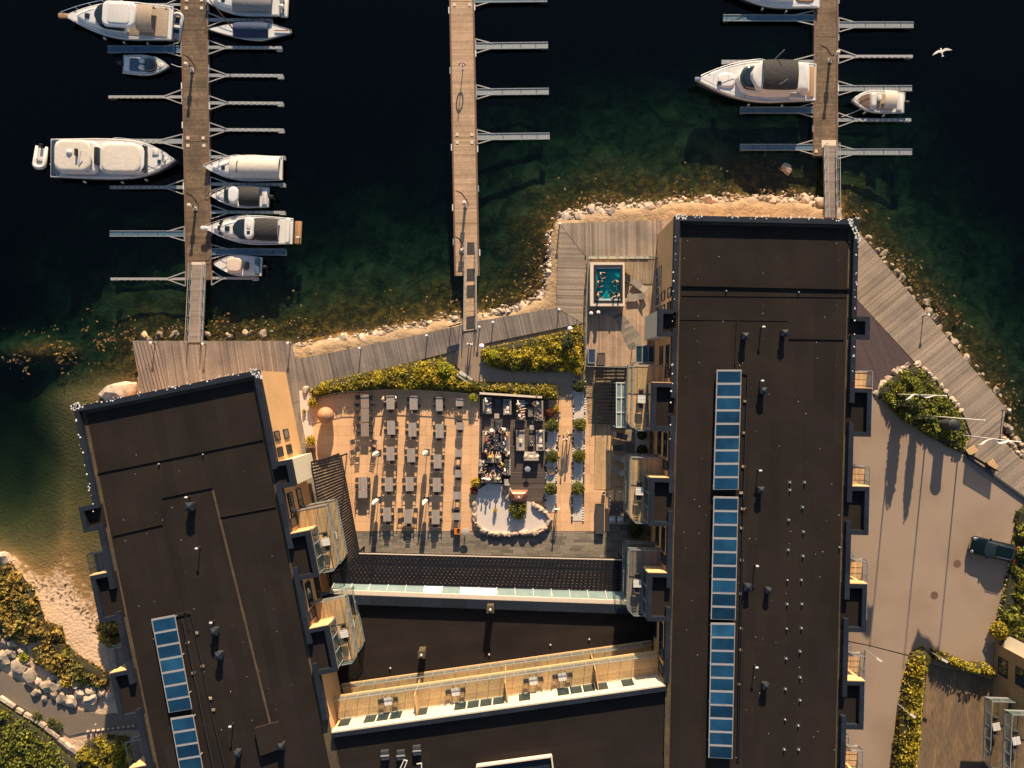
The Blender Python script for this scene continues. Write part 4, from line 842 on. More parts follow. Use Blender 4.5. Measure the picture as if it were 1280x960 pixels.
# ---------------------------------------------------------------- foliage
def leaf_quads(c, size, up=0.55, aspect=0.6):
    """c (N,3) leaf centres -> (N,4,3) randomly turned leaf quads"""
    n = len(c); nrm = rng.normal(size=(n, 3)); nrm[:, 2] = np.abs(nrm[:, 2])+up; nrm /= np.linalg.norm(nrm, axis=1)[:, None]
    t = rng.normal(size=(n, 3)); t -= (t*nrm).sum(1)[:, None]*nrm; t /= np.linalg.norm(t, axis=1)[:, None]; b = np.cross(nrm, t)
    s = (size*rng.uniform(0.6, 1.35, n))[:, None]
    return np.stack([c-t*s*0.5, c+b*s*aspect*0.5, c+t*s*0.5, c-b*s*aspect*0.5], 1)
def hedge(label, poly, h, mat, leaf=0.26, dens=85, name='hedge', cat='hedge', bumps=0.35, group=None, pz=None, z0=-0.1, core=True, taper=0.5):
    W = PP(poly, pz if pz is not None else h*0.8); A = np.array(W); c = A.mean(0); t = thing(name, label, cat, (c[0], c[1], 0), group)
    area = abs(area2(W)); n = int(area*dens*2.2); x = rng.uniform(A[:, 0].min(), A[:, 0].max(), n*4); y = rng.uniform(A[:, 1].min(), A[:, 1].max(), n*4)
    k = inside(W, x, y); x, y = x[k][:n], y[k][:n]; d = edge_dist(W, x, y)
    nz = np.array([mnoise.noise(Vector((float(a)*0.9, float(b)*0.9, 3.0)))+0.5*mnoise.noise(Vector((float(a)*2.6, float(b)*2.6, 9.0))) for a, b in zip(x, y)])
    top = h*(1-np.exp(-d/taper*1.4))*0.75+h*0.25+bumps*nz
    zz = top-np.abs(rng.normal(0, 0.16, len(x)))*1.2; j = rng.normal(0, 0.06, (len(x), 2))
    side = rng.random(len(x)) < np.exp(-d/0.35)*0.6; zz = np.where(side, rng.uniform(0.05, 1, len(x))*np.maximum(top, 0.1), zz)
    ctr = np.stack([x+j[:, 0], y+j[:, 1], np.maximum(zz, 0.02)], 1)
    m = MB(); tone = np.clip(nz*0.55+rng.normal(0, 0.22, len(x)), -0.75, 0.8); m.quads(leaf_quads(ctr, leaf), tone); m.build('foliage', M[mat], t, kind='stuff')
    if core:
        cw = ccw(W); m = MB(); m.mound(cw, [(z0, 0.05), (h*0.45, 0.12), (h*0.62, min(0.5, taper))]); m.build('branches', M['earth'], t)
    return t
def bush(label, x, y, r, h, mat, leaf=0.16, n=700, name='shrub', cat='shrub', group=None, trunk=0.0, squash=1.0):
    p = P(x, y, h*0.6); t = thing(name, label, cat, (p.x, p.y, 0), group); zc = trunk+(h-trunk)*0.5; rz = (h-trunk)*0.5
    v = rng.normal(size=(n, 3)); v /= np.linalg.norm(v, axis=1)[:, None]; rr = rng.uniform(0.72, 1.0, n)**0.6
    nz = np.array([mnoise.noise(Vector(q)*2.3+Vector((x, y, 0))) for q in v]); rr = rr*(1+0.22*nz)
    c = v*np.array([r, r*squash, rz])*rr[:, None]+np.array([p.x, p.y, zc]); c[:, 2] = np.maximum(c[:, 2], 0.03)
    m = MB(); m.quads(leaf_quads(c, leaf, up=0.1), np.clip(nz*0.5+rng.normal(0, 0.2, n), -0.7, 0.8)); m.build('crown', M[mat], t, kind='stuff')
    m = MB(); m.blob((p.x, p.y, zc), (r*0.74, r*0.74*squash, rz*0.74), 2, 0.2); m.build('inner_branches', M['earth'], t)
    m = MB(); m.tube([(p.x, p.y, -0.1), (p.x, p.y, max(0.3, trunk+0.2))], 0.05); m.build('trunk', M['bark'], t)
    return t
hedge('long golden hedge between the left boardwalk and the patio', [(386, 488), (400, 478), (440, 469), (520, 452), (553, 447), (574, 466), (598, 478), (697, 481), (699, 490), (696, 499), (650, 495), (600, 490), (552, 488), (480, 486), (420, 492), (392, 498)], 1.15, 'leaf', dens=80)
hedge('broad golden hedge bed beside the spa terrace', [(600, 440), (608, 434), (640, 428), (690, 417), (727, 407), (731, 430), (730, 462), (712, 465), (640, 464), (618, 460), (604, 452)], 1.1, 'leaf', dens=80, bumps=0.5)
hedge('wedge of shrubs on the flagpole bed beside the car park', [(1098, 492), (1108, 479), (1124, 466), (1145, 458), (1153, 461), (1172, 480), (1190, 502), (1205, 521), (1213, 546), (1205, 566), (1185, 556), (1160, 543), (1132, 526), (1110, 505)], 0.75, 'leaf_g', dens=70, bumps=0.45, leaf=0.3)
hedge('narrow green hedge running down beside the car park', [(1143, 818), (1160, 811), (1167, 824), (1158, 850), (1154, 900), (1148, 960), (1140, 1010), (1112, 1010), (1120, 950), (1128, 890), (1136, 845)], 1.6, 'leaf', dens=65, bumps=0.6, pz=1.0)
hedge('short golden hedge closing the courtyard end', [(1168, 813), (1185, 818), (1214, 830), (1236, 832), (1250, 842), (1246, 849), (1215, 842), (1180, 830), (1168, 826)], 1.5, 'leaf', dens=75, bumps=0.5, pz=1.0)
hedge('rough bank of shrubs along the right photo edge', [(1276, 640), (1300, 620), (1330, 640), (1310, 800), (1262, 800), (1250, 776), (1258, 745), (1268, 700)], 0.9, 'leaf_g', dens=45, bumps=0.8, leaf=0.34)
bush('golden shrub at the corner of the neighbouring cream wall', 1250, 788, 0.9, 1.5, 'leaf', 0.24, 700)
hedge('tall dry golden grass along the left bay shore', [(-60, 700), (10, 706), (30, 730), (44, 752), (52, 778), (74, 786), (78, 800), (60, 806), (48, 800), (30, 806), (0, 800), (-60, 790)], 0.75, 'grass', leaf=0.55, dens=30, name='grass_bank', cat='grass', bumps=0.4)
hedge('clump of grass and weeds above the path boulders', [(38, 812), (60, 800), (78, 806), (96, 822), (122, 838), (134, 852), (128, 862), (100, 856), (76, 850), (52, 838), (40, 830)], 0.7, 'grass', leaf=0.5, dens=32, name='grass_bank', cat='grass', bumps=0.4)
hedge('tuft of dry grass against the left wing wall', [(118, 782), (136, 770), (146, 780), (148, 802), (138, 812), (120, 800)], 0.9, 'grass', leaf=0.6, dens=34, name='grass_tuft', cat='grass', bumps=0.4)
hedge('green scrub bank in the bottom left photo corner', [(-60, 850), (0, 882), (30, 902), (56, 922), (78, 945), (100, 960), (120, 1010), (-60, 1010)], 0.8, 'leaf_g', leaf=0.3, dens=42, name='scrub_bank', cat='shrub', bumps=0.5)
hedge('golden shrubs below the cobble edging beside the left wing', [(92, 946), (104, 930), (122, 922), (150, 924), (172, 930), (190, 1010), (120, 1010)], 1.0, 'leaf', leaf=0.26, dens=60, name='shrub_bed', cat='shrub', bumps=0.6)
bush('small bright green plant among the path boulders', 29, 822, 0.5, 0.5, 'leaf_b', 0.16, 220); bush('round golden shrub at the edge of the path boulders', 83, 852, 0.65, 0.8, 'leaf_y', 0.18, 320)
for k, (x, y, n) in enumerate(((64, 903, 'halfway along the kerb stones'), (46, 896, 'near the left of the kerb stones'), (72, 908, 'near the lower end of the kerb stones'))): bush(f'low green weed on the path verge {n}', x, y, 0.55, 0.4, 'leaf_g', 0.16, 160)
bush('bright lime topiary ball in the long hedge by the bench', 556, 461, 0.72, 1.75, 'leaf_b', 0.15, 700, name='topiary', cat='topiary', group='lime topiary balls')
bush('bright lime topiary ball in the hedge beside the walkway', 617, 443, 0.55, 1.7, 'leaf_b', 0.15, 600, name='topiary', cat='topiary', group='lime topiary balls')
bush('golden round shrub at the spa end of the broad hedge', 716, 440, 0.8, 1.9, 'leaf_y', 0.17, 600); bush('small golden shrub below the spa fence', 722, 463, 0.5, 1.0, 'leaf_y', 0.16, 350)
bush('dark evergreen bush at the head of the garden path', 711, 428, 0.8, 2.2, 'leaf_d', 0.18, 600)
bush('small golden shrub in the long hedge left of the topiary', 545, 476, 0.45, 1.4, 'leaf_y', 0.15, 300)
bush('yellow shrub between the long hedge and the lounge', 592, 497, 0.45, 1.1, 'leaf_b', 0.15, 350)
bush('yellow shrub on the pale bed near the wall boulder', 388, 551, 0.55, 0.9, 'leaf_y', 0.16, 400); bush('yellow shrub beside the giant urn', 391, 503, 0.55, 0.9, 'leaf_y', 0.16, 400); bush('small golden plant in the pale bed', 380, 514, 0.22, 0.4, 'leaf_y', 0.13, 120)
bush('yellow shrub at the patio corner of the gravel garden', 595, 603, 0.5, 1.0, 'leaf_y', 0.16, 380); bush('withered brown shrub beside the gravel garden', 592, 613, 0.4, 0.7, 'leaf_r', 0.15, 220)
bush('round green shrub in the middle of the gravel garden', 647, 636, 0.95, 1.1, 'leaf_g', 0.18, 900); bush('yellow front of the round gravel garden shrub', 648, 643, 0.6, 0.8, 'leaf_b', 0.15, 420)
bush('tiny clipped shrub alone on the white gravel', 619, 638, 0.22, 0.75, 'leaf_y', 0.1, 160)
bush('dark bush in the corner below the wing balcony', 794, 663, 0.85, 1.6, 'leaf_d', 0.2, 700); bush('grey green shrub in the yard between two balconies', 803, 563, 0.6, 1.2, 'leaf_d', 0.2, 450); bush('dark shrub against the wall between two balconies', 803, 544, 0.5, 1.0, 'leaf_d', 0.2, 350)
for k, (x, y) in enumerate(((690, 531.5), (690, 570.5), (688.5, 611))): bush(f'clipped green ball shrub, {ORD[k]} from the hedge beside the lounge', x, y, 0.66, 0.95, 'leaf_g', 0.14, 800, group='clipped ball shrubs', name='ball_shrub')
for k, (x, y) in enumerate(((725, 482), (725, 531), (724, 570), (722.5, 610.5))): bush(f'clipped green ball shrub, {ORD[k]} from the spa end of the right bed', x, y, 0.7, 0.98, 'leaf_d' if k == 0 else 'leaf_g', 0.14, 850, group='clipped ball shrubs', name='ball_shrub')
bush('small red shrub beside the lounge platform', 688, 516, 0.48, 0.7, 'leaf_r', 0.15, 350); bush('small yellow shrub beside the red one', 695, 511, 0.34, 0.6, 'leaf_y', 0.14, 220)
bush('tall dark shrub rising from the flagpole bed near its tip', 1137, 508, 0.62, 4.0, 'leaf_d', 0.26, 1100, name='conifer', cat='tree'); bush('tall slim dark shrub in the middle of the flagpole bed', 1159, 524, 0.45, 4.0, 'leaf_d', 0.26, 900, name='conifer', cat='tree')
# seaweed: floating and exposed tufts in the shallows
SH = [(100, 424), (170, 420), (260, 414), (350, 414), (420, 410), (480, 405), (560, 392), (640, 378), (672, 360), (680, 320), (684, 280), (720, 256), (800, 246), (900, 240), (1000, 238), (1060, 262), (1090, 290), (1150, 358), (1210, 430), (1262, 500), (1275, 545)]
pts = along(SH, 2600); wx = []
for x, y, a in pts:
    o = random.expovariate(1/9.0)-6; q = P(x+math.sin(a)*-o+random.gauss(0, 3), y-math.cos(a)*o+random.gauss(0, 3), -1.28); wx.append((q.x, q.y, WATER+random.uniform(-0.10, 0.03)))
for _ in range(420): q = P(random.gauss(50, 40), random.gauss(438, 14), -1.3); wx.append((q.x, q.y, WATER+random.uniform(-0.12, 0.03)))
wx = np.array(wx); keep = np.array([mnoise.noise(Vector((a*0.35, b*0.35, 5.0))) > -0.05 for a, b, _ in wx]); wx = wx[keep]
m = MB(); m.quads(leaf_quads(wx, 0.34, up=2.0, aspect=0.5), rng.normal(0, 0.4, len(wx)).clip(-0.8, 1.2)); o = m.build('seaweed', M['weed'], kind='stuff'); tag(o, 'golden brown seaweed floating along the rocky shore', 'seaweed')
# gravel garden, planting strips
def gravel(name, poly, z, lab=None):
    b = MB(); b.prism(PP(poly), -0.1, z); return struct(name, b, M['gravel'])
gg = [(598, 612), (610, 604), (634, 606), (642, 614), (652, 626), (668, 628), (682, 640), (686, 652), (680, 662), (660, 667), (630, 669), (606, 664), (594, 650), (593, 632)]
gravel('gravel_garden', gg, 0.13)
for k, (x, y, a) in enumerate(along([(593, 628), (593, 640), (594, 652), (600, 662), (614, 667), (632, 668), (644, 667)], 14)): rock(x, y, 0.78, 'pale boulder ringing the gravel garden on the patio side', 'boulders on the patio side of the gravel garden', z=0.22, rot=a, asp=1.15)
for k, (x, y, a) in enumerate(along([(654, 666), (668, 667), (680, 661), (687, 652), (684, 644), (676, 637), (664, 629)], 10)): rock(x, y, 0.92, 'pale boulder ringing the gravel garden on the path side', 'boulders on the path side of the gravel garden', z=0.25, rot=a, asp=1.15)
rock(631, 613, 0.9, 'grey boulder between gravel garden and armchair', None, z=0.3, dark=True); rock(635, 621, 0.8, 'grey boulder beside the copper fire hood', None, z=0.3, dark=True)
gravel('planting_strip', [(684, 526), (697, 526), (694, 640), (682, 640)], 0.03); gravel('planting_strip', [(718.5, 474), (733, 474), (729, 651), (716, 651)], 0.034); gravel('pale_bed', [(374, 488), (386, 488), (394, 560), (384, 560), (376, 520)], 0.02); gravel('yard_bed', [(794, 536), (812, 536), (812, 572), (794, 572)], 0.03)
ed = MB()
for (x0, x1, y0, y1) in ((683.5, 696.5, 526, 640), (717.5, 731.5, 474, 651)):
    y = y0
    while y < y1:
        for x in (x0-(y-y0)*0.015, x1-(y-y0)*0.015): q = P(x, y, 0.05); ed.blob((q.x, q.y, 0.05), (0.11, 0.10, 0.10), 1, 0.3, m=random.randint(0, 1), seed=y)
        y += 3.1
o = ed.build('edging_stones', [M['white2'], M['black']], kind='stuff'); tag(o, 'alternating pale and dark cobbles edging the planting strips', 'cobbles')
# ---------------------------------------------------------------- boats
random.seed(3)
def hull_pts(L, W, bow=2.2, stern=0.88, n=14, x0=None, x1=None):
    """half-breadth outline from stern (-L/2) to bow (L/2)"""
    out = []
    for k in range(n+1):
        u = k/n; x = -L/2+L*u
        b = (stern+(1-stern)*min(1, u/0.35)) if u < 0.35 else 1.0
        if u > 0.42: b = (1-((u-0.42)/0.58)**bow)
        out.append((x, max(0.02, W/2*b)))
    return out
def outline(L, W, bow=2.2, stern=0.88, n=14):
    h = hull_pts(L, W, bow, stern, n); return [(x, -y) for x, y in h]+[(x, y) for x, y in reversed(h)]
class Boat:
    def __init__(s, label, cx, cy, L, W, fb, rot, bow=2.2, stern=0.88, hullmat='white', z=None, name='motor_boat', cat='boat'):
        zr = WATER+fb; p = P(cx, cy, zr*0.5+WATER*0.5); s.t = thing(name, label, cat, (p.x, p.y, WATER), local=True); s.t.rotation_euler = (0, 0, rot)
        s.L, s.W, s.fb, s.bow, s.st = L, W, fb, bow, stern
        o = outline(L, W, bow, stern); m = MB()
        def ring(z, k, flare=0.0, sh=0.0): return [(x*(1-(1-k)*0.25)-(L*0.04*(1-k) if x > 0 else 0), y*k, z+sh*(max(0, x/(L/2))**2)) for x, y in o]
        m.loft([ring(-0.25, 0.55), ring(0.02, 0.84), ring(fb*0.55, 0.95, sh=0.08), ring(fb*0.9, 1.0, sh=0.18), ring(fb, 1.0, sh=0.2), ring(fb+0.02, 0.965, sh=0.2), ring(fb-0.06, 0.93, sh=0.2)], mats=[1, 1, 0, 0, 0, 0, 0], cap1=False); m.capstrip(ring(fb-0.06, 0.93, sh=0.2))
        m.build('hull', [M[hullmat], M['navy_can'] if hullmat == 'white' else M['white']], s.t, smooth=40)
        m = MB(); m.loft([ring(fb*0.62, 1.012, sh=0.1), ring(fb*0.72, 1.012, sh=0.11)], cap0=False, cap1=False); m.build('rub_rail', M['steel'], s.t)
    def prof(s, x): return next((y0+(y1-y0)*(x-x0)/(x1-x0) for (x0, y0), (x1, y1) in zip(hull_pts(s.L, s.W, s.bow, s.st)[:-1], hull_pts(s.L, s.W, s.bow, s.st)[1:]) if x0 <= x <= x1), 0.05)
    def shape(s, xa, xb, k=0.8, nose=None, n=10, maxw=None):
        """outline between stations following the hull at fraction k; nose rounds the front"""
        out = []
        for i in range(n+1):
            x = xa+(xb-xa)*i/n; w = s.prof(x)*k
            if maxw: w = min(w, maxw)
            if nose: u = max(0, (x-(xb-nose))/nose); w *= math.sqrt(max(0.04, 1-u*u))
            out.append((x, w))
        return [(x, -y) for x, y in out]+[(x, y) for x, y in reversed(out)]
    def lump(s, name, poly, z0, z1, mat, r=0.1, parent=None, smooth=50, crown=0.05):
        poly = ccw(poly); xs = [q[0] for q in poly]; ys = [q[1] for q in poly]; cx, cy = (min(xs)+max(xs))/2, (min(ys)+max(ys))/2; hx, hy = (max(xs)-min(xs))/2, (max(ys)-min(ys))/2
        def rg(z, d): return [(cx+(x-cx)*max(0.1, 1-d/hx), cy+(y-cy)*max(0.1, 1-d/hy), z) for x, y in poly]
        m = MB(); m.loft([rg(z0, -0.02), rg(z0+(z1-z0)*0.35, 0.0), rg(z1-crown, r*0.4), rg(z1, r), rg(z1+0.01, r*2.2)]); return m.build(name, M[mat], parent or s.t, smooth=smooth)
    def deck(s, mat='white', xa=None, xb=None, dz=0.06, k=0.9):
        xa = -s.L*0.48 if xa is None else xa; xb = s.L*0.47 if xb is None else xb
        pl = s.shape(xa, xb, k, n=14); m = MB(); sh = lambda x: 0.2*(max(0, x/(s.L/2))**2)
        m.loft([[(x, y, s.fb-0.2+sh(x)) for x, y in pl], [(x, y, s.fb-0.05+sh(x)+dz) for x, y in pl]], cap1=False); m.capstrip([(x, y, s.fb-0.05+sh(x)+dz) for x, y in pl]); return m.build('deck', M[mat], s.t, smooth=30)
    def box(s, name, x0, x1, y0, y1, z0, z1, mat, r=0.06, parent=None): return s.lump(name, rrect(x0, x1, y0, y1, r*2), z0, z1, mat, r=r*0.4, parent=parent, smooth=40, crown=min(0.04, (z1-z0)*0.3))
    def rail(s, xa, xb, h=0.6, k=0.95, z=None, mat='chrome'):
        z = s.fb+0.1 if z is None else z; n = 9; m = MB(); port = []; star = []
        for i in range(n+1):
            x = xa+(xb-xa)*i/n; y = s.prof(x)*k; zz = z+0.2*(max(0, x/(s.L/2))**2); port.append(Vector((x, y, zz+h*(0.3 if i == 0 else 1)))); star.append(Vector((x, -y, zz+h*(0.3 if i == 0 else 1))))
            if i % 2: m.tube([(x, y, zz), port[-1]], 0.016, 5); m.tube([(x, -y, zz), star[-1]], 0.016, 5)
        m.tube(port+star[::-1], 0.024, 5); return m.build('guard_rail', M[mat], s.t)
    def outboard(s, y=0, x=None, sc=1.0, mat='black'):
        x = -s.L/2-0.1 if x is None else x; m = MB(); m.mound(rrect(x-0.42*sc, x+0.18*sc, y-0.2*sc, y+0.2*sc, 0.12*sc), [(s.fb-0.1, 0.05), (s.fb+0.15*sc, 0), (s.fb+0.35*sc, 0.02), (s.fb+0.45*sc, 0.1)]); o = m.build('outboard_motor', M[mat], s.t, smooth=50)
        m = MB(); m.box(x-0.22*sc, x-0.02, y-0.07, y+0.07, -0.3, s.fb); m.build('motor_leg', M['steel'], o); return o
    def fenders(s, xs, side=-1):
        for x in xs:
            m = MB(); y = side*(s.prof(x)+0.1); m.lathe([(0.03, 0.65), (0.11, 0.55), (0.11, 0.15), (0.03, 0.05)], (x, y, 0), 8); m.build('fender', M['white2'], s.t, smooth=True)
    def hatch(s, x, y, w, d, z, mat='boatglass'): return s.box('deck_hatch', x-w/2, x+w/2, y-d/2, y+d/2, z-0.05, z+0.035, mat, 0.04)
    def cleats(s):
        for x in (-s.L*0.44, s.L*0.1, s.L*0.4):
            for sd in (-1, 1):
                m = MB(); y = sd*s.prof(x)*0.9; m.bar((x-0.12, y, s.fb+0.16), (x+0.12, y, s.fb+0.16), 0.04); m.bar((x, y, s.fb), (x, y, s.fb+0.16), 0.05); m.build('cleat', M['chrome'], s.t)
def canopy(bt, x0, x1, w, z0, z1, mat, name='canopy', arch=0.25, n=8, seams=True):
    """fabric top stretched over hoops, arched across"""
    m = MB(); nx_ = 8; rows = []
    for i in range(nx_+1):
        x = x0+(x1-x0)*i/nx_; row = []; sag = -0.035*math.sin(math.pi*(i % 4)/4)
        for j in range(n+1): v = j/n*2-1; row.append((x, v*w/2*(1-0.05*abs(i/nx_*2-1)**3), z1+sag-arch*v*v-(0.10 if i in (0, nx_) else 0)))
        rows.append(row)
    ids = [m.ring(r) for r in rows]
    for a, b in zip(ids[:-1], ids[1:]):
        for j in range(n): m.face((a[j], b[j], b[j+1], a[j+1]))
    o = m.build(name, M[mat], bt.t, smooth=True)
    for sd in (0, n):
        s = MB(); A = [Vector(r[sd]) for r in rows]; s.loft([[a for a in A]+[Vector((a.x, a.y*1.02, z0)) for a in reversed(A)], [a+Vector((0, 0.01, 0)) for a in A]+[Vector((a.x, a.y*1.02+0.01, z0)) for a in reversed(A)]])
        s.build('side_curtain', M[mat], bt.t)
    return o
PI = math.pi
# 1 large cruiser, grey sliding roof, bow to the left, tender on its stern
b = Boat('white cabin cruiser with grey roof canvas and a dinghy on its stern', 152, 28, 11.2, 3.9, 1.25, PI-0.06, 1.9, name='cabin_cruiser'); b.deck()
b.lump('cabin', b.shape(-1.2, 4.2, 0.66, nose=1.6), b.fb, b.fb+0.5, 'white', 0.25); b.lump('windscreen', b.shape(-0.9, 2.1, 0.70, nose=0.9), b.fb+0.45, b.fb+1.15, 'boatglass', 0.32); b.box('hard_top', -2.4, 1.0, -1.32, 1.32, b.fb+1.25, b.fb+1.5, 'white', 0.3); b.box('sliding_roof', -1.9, 0.4, -1.05, 1.05, b.fb+1.45, b.fb+1.56, 'rubber', 0.15)
canopy(b, -4.0, -2.35, 2.5, b.fb+0.3, b.fb+1.4, 'taupe_can'); b.box('cockpit_floor', -5.2, -1.0, -1.55, 1.55, b.fb-0.1, b.fb+0.06, 'taupe_can'); b.box('swim_platform', -6.35, -5.3, -1.6, 1.6, 0.25, 0.45, 'teak'); b.hatch(3.0, 0, 0.5, 0.5, b.fb+0.56); b.hatch(1.95, 0.1, 0.3, 0.5, b.fb+0.56); b.rail(-0.5, 5.5); b.fenders((-2.8, -0.3, 1.8), 1); b.cleats(); b.box('bow_platform', 5.2, 6.2, -0.25, 0.25, b.fb+0.1, b.fb+0.25, 'teak')
B1 = b
# 2 small open boat
b = Boat('small open motorboat with blue grey interior, bow to the pontoon', 184.5, 83, 4.9, 2.15, 0.62, -0.05, 2.0); b.deck('rubber', k=0.86); b.box('cockpit_liner', -2.0, 0.9, -0.72, 0.72, b.fb-0.05, b.fb+0.06, 'bluegrate', 0.2); b.lump('windscreen', b.shape(0.2, 1.2, 0.72, nose=0.5), b.fb, b.fb+0.4, 'boatglass', 0.15); b.box('helm_seat', -0.6, -0.1, -0.55, -0.1, b.fb, b.fb+0.4, 'rubber'); b.box('helm_seat', -0.6, -0.1, 0.1, 0.55, b.fb, b.fb+0.4, 'rubber'); b.box('stern_bench', -2.2, -1.7, -0.7, 0.7, b.fb, b.fb+0.3, 'white'); b.box('bow_cushion', 1.3, 1.9, -0.32, 0.32, b.fb, b.fb+0.16, 'rubber', 0.2); b.outboard(); b.rail(0.8, 2.3, 0.3)
# 3 large flybridge yacht
b = Boat('largest white motor yacht with two cream cabin roofs, bow to the pontoon', 145.5, 201, 12.9, 4.2, 1.5, -0.015, 3.0, 0.94, name='motor_yacht'); b.deck()
b.box('cabin', -1.2, 3.7, -1.6, 1.5, b.fb, b.fb+0.75, 'white', 0.4); b.box('wheelhouse_roof', -0.75, 3.3, -1.6, 1.35, b.fb+0.7, b.fb+0.9, 'cream', 0.35); b.lump('windscreen', rrect(3.15, 3.75, -1.45, 1.35, 0.25), b.fb+0.3, b.fb+0.72, 'boatglass', 0.12); b.box('flybridge', -5.4, -1.2, -1.75, 1.6, b.fb+0.4, b.fb+0.95, 'white', 0.3); b.box('hard_top', -5.2, -1.5, -1.75, 1.45, b.fb+1.45, b.fb+1.62, 'cream', 0.4)
for x in (-5.0, -1.8):
    for y in (-1.5, 1.2):
        m = MB(); m.bar((x, y, b.fb+0.8), (x, y, b.fb+1.5), 0.1); m.build('roof_post', M['white'], b.t)
b.box('helm_console', -1.4, -0.9, -0.9, 0.9, b.fb+0.6, b.fb+1.1, 'boatglass'); m = MB(); m.bar((-2.6, -1.1, b.fb+1.7), (-2.2, 0.2, b.fb+2.0), 0.07); m.lathe([(0.3, 0), (0.3, 0.1), (0.1, 0.2)], (-3.6, 0.15, b.fb+1.62), 12); m.build('radar_mast', M['white2'], b.t)
m = MB(); m.obox((-2.8, 0.1, b.fb+1.62), 0.22, 0.7, 0.35); m.build('searchlight', M['black'], b.t)
b.box('cockpit_floor', -6.4, -5.5, -1.8, 1.8, b.fb-0.1, b.fb+0.07, 'navy_can'); b.hatch(4.5, 0.75, 0.7, 0.7, b.fb+0.16, 'rubber'); b.hatch(4.9, -0.25, 0.35, 0.35, b.fb+0.2); b.rail(0, 6.2, 0.7); b.cleats()
for x, y in ((5.3, 0.5), (5.5, -0.1), (5.2, -0.6)): m = MB(); m.lathe([(0.12, 0), (0.14, 0.2), (0.05, 0.3)], (x, y, b.fb+0.15), 8); m.build('windlass', M['chrome'], b.t)
b.box('side_walkway', -5.5, 2.5, -1.98, -1.75, b.fb-0.02, b.fb+0.09, 'rubber'); b.fenders((-3.5, 0.5, 3.0), -1)
# 4 top right of the left pontoon, grey cover
b = Boat('white motorboat with grey cover and twin outboards at the top of the left pontoon', 305, 5.5, 7.9, 2.8, 0.95, PI-0.04, 2.0); b.deck(); b.lump('cuddy', b.shape(-0.4, 3.0, 0.62, nose=1.4), b.fb, b.fb+0.35, 'white', 0.2); canopy(b, -3.2, 0.9, 2.1, b.fb+0.05, b.fb+0.75, 'grey_can', 'cover', arch=0.35); b.hatch(1.9, 0, 0.42, 0.42, b.fb+0.38); b.box('swim_platform', -4.6, -3.8, -1.1, 1.1, 0.2, 0.4, 'rubber'); b.outboard(0.35, sc=0.9, mat='white2'); b.outboard(-0.35, sc=0.9, mat='white2'); b.rail(0.5, 3.8, 0.45)
# 5 double-ended sailboat with blue cover
b = Boat('slim sailboat with navy blue cover and teak rim beside the left pontoon', 314, 40, 8.7, 2.05, 0.75, PI-0.02, 1.55, 0.12, name='sail_boat'); b.deck('white'); m = MB(); o = outline(8.7, 2.05, 1.55, 0.12); m.loft([[(x, y, 0.77) for x, y in o], [(x*1.005, y*1.02, 0.82) for x, y in o]], cap0=False, cap1=False); m.build('teak_rim', M['teak_dk'], b.t)
canopy(b, -2.0, 1.6, 1.55, b.fb+0.05, b.fb+0.75, 'navy_can', 'boom_cover', arch=0.5); m = MB(); m.tube([(1.7, 0, b.fb), (1.75, 0, 9.5)], [0.07, 0.045], 8); m.build('mast', M['teak_dk'], b.t, smooth=True); m = MB()
for a_, b_ in (((4.2, 0, b.fb), (1.75, 0, 9.3)), ((-4.2, 0, b.fb), (1.75, 0, 9.3))): m.tube([a_, b_], 0.012, 4)
m.build('stay', M['steel'], b.t); b.box('tiller', -4.0, -2.6, -0.04, 0.04, b.fb+0.1, b.fb+0.18, 'teak')
# 6 cream covered cruiser
b = Boat('white cruiser fully under a cream cover, third boat up from the left gangway', 306, 211.5, 8.2, 2.75, 0.95, PI-0.01, 2.0); b.deck(); b.lump('cuddy', b.shape(-0.5, 3.2, 0.66, nose=1.5), b.fb, b.fb+0.3, 'white', 0.2); canopy(b, -3.9, 1.2, 2.25, b.fb+0.05, b.fb+0.9, 'cream', 'cover', arch=0.4); b.hatch(2.0, 0.05, 0.42, 0.42, b.fb+0.33); b.box('windscreen_frame', 1.0, 1.35, -0.7, 0.7, b.fb+0.3, b.fb+0.5, 'boatglass'); b.rail(0.2, 3.9, 0.45); b.cleats()
# slanted dark lettering too small to read, drawn as brush strokes across the cover
m = MB()
for (x0, y0, x1, y1, w_) in ((0.42, 0.62, 0.46, 0.40, 0.07), (0.50, 0.60, 0.36, 0.55, 0.04), (0.44, 0.36, 0.38, 0.16, 0.05), (0.40, 0.10, 0.36, -0.12, 0.05), (0.46, -0.10, 0.34, -0.16, 0.04), (0.40, -0.20, 0.36, -0.44, 0.10), (0.36, -0.46, 0.30, -0.54, 0.06)):
    m.bar((x0, y0, b.fb+0.91-0.32*(y0/1.12)**2), (x1, y1, b.fb+0.91-0.32*(y1/1.12)**2), w_, 0.02)
m.build('lettering', M['black'], b.t)
# 7 small boat, black cover
b = Boat('small white cabin boat with black cockpit cover and one outboard', 301.5, 247, 6.1, 2.35, 0.85, PI-0.02, 2.0); b.deck(); b.lump('cuddy', b.shape(0.2, 2.4, 0.7, nose=1.1), b.fb, b.fb+0.4, 'white', 0.2); b.lump('windscreen', rrect(0.9, 1.5, -0.72, 0.72, 0.25), b.fb+0.3, b.fb+0.72, 'boatglass', 0.15); b.box('hard_top', -0.1, 0.95, -0.85, 0.85, b.fb+0.7, b.fb+0.9, 'white', 0.25); canopy(b, -2.2, -0.05, 1.9, b.fb+0.05, b.fb+0.8, 'black_can', 'cockpit_cover', arch=0.3); b.outboard(0, -3.2, 1.0); b.box('stern_bench', -2.9, -2.35, -0.8, 0.8, b.fb-0.05, b.fb+0.15, 'rubber'); b.rail(0.5, 2.9, 0.4)
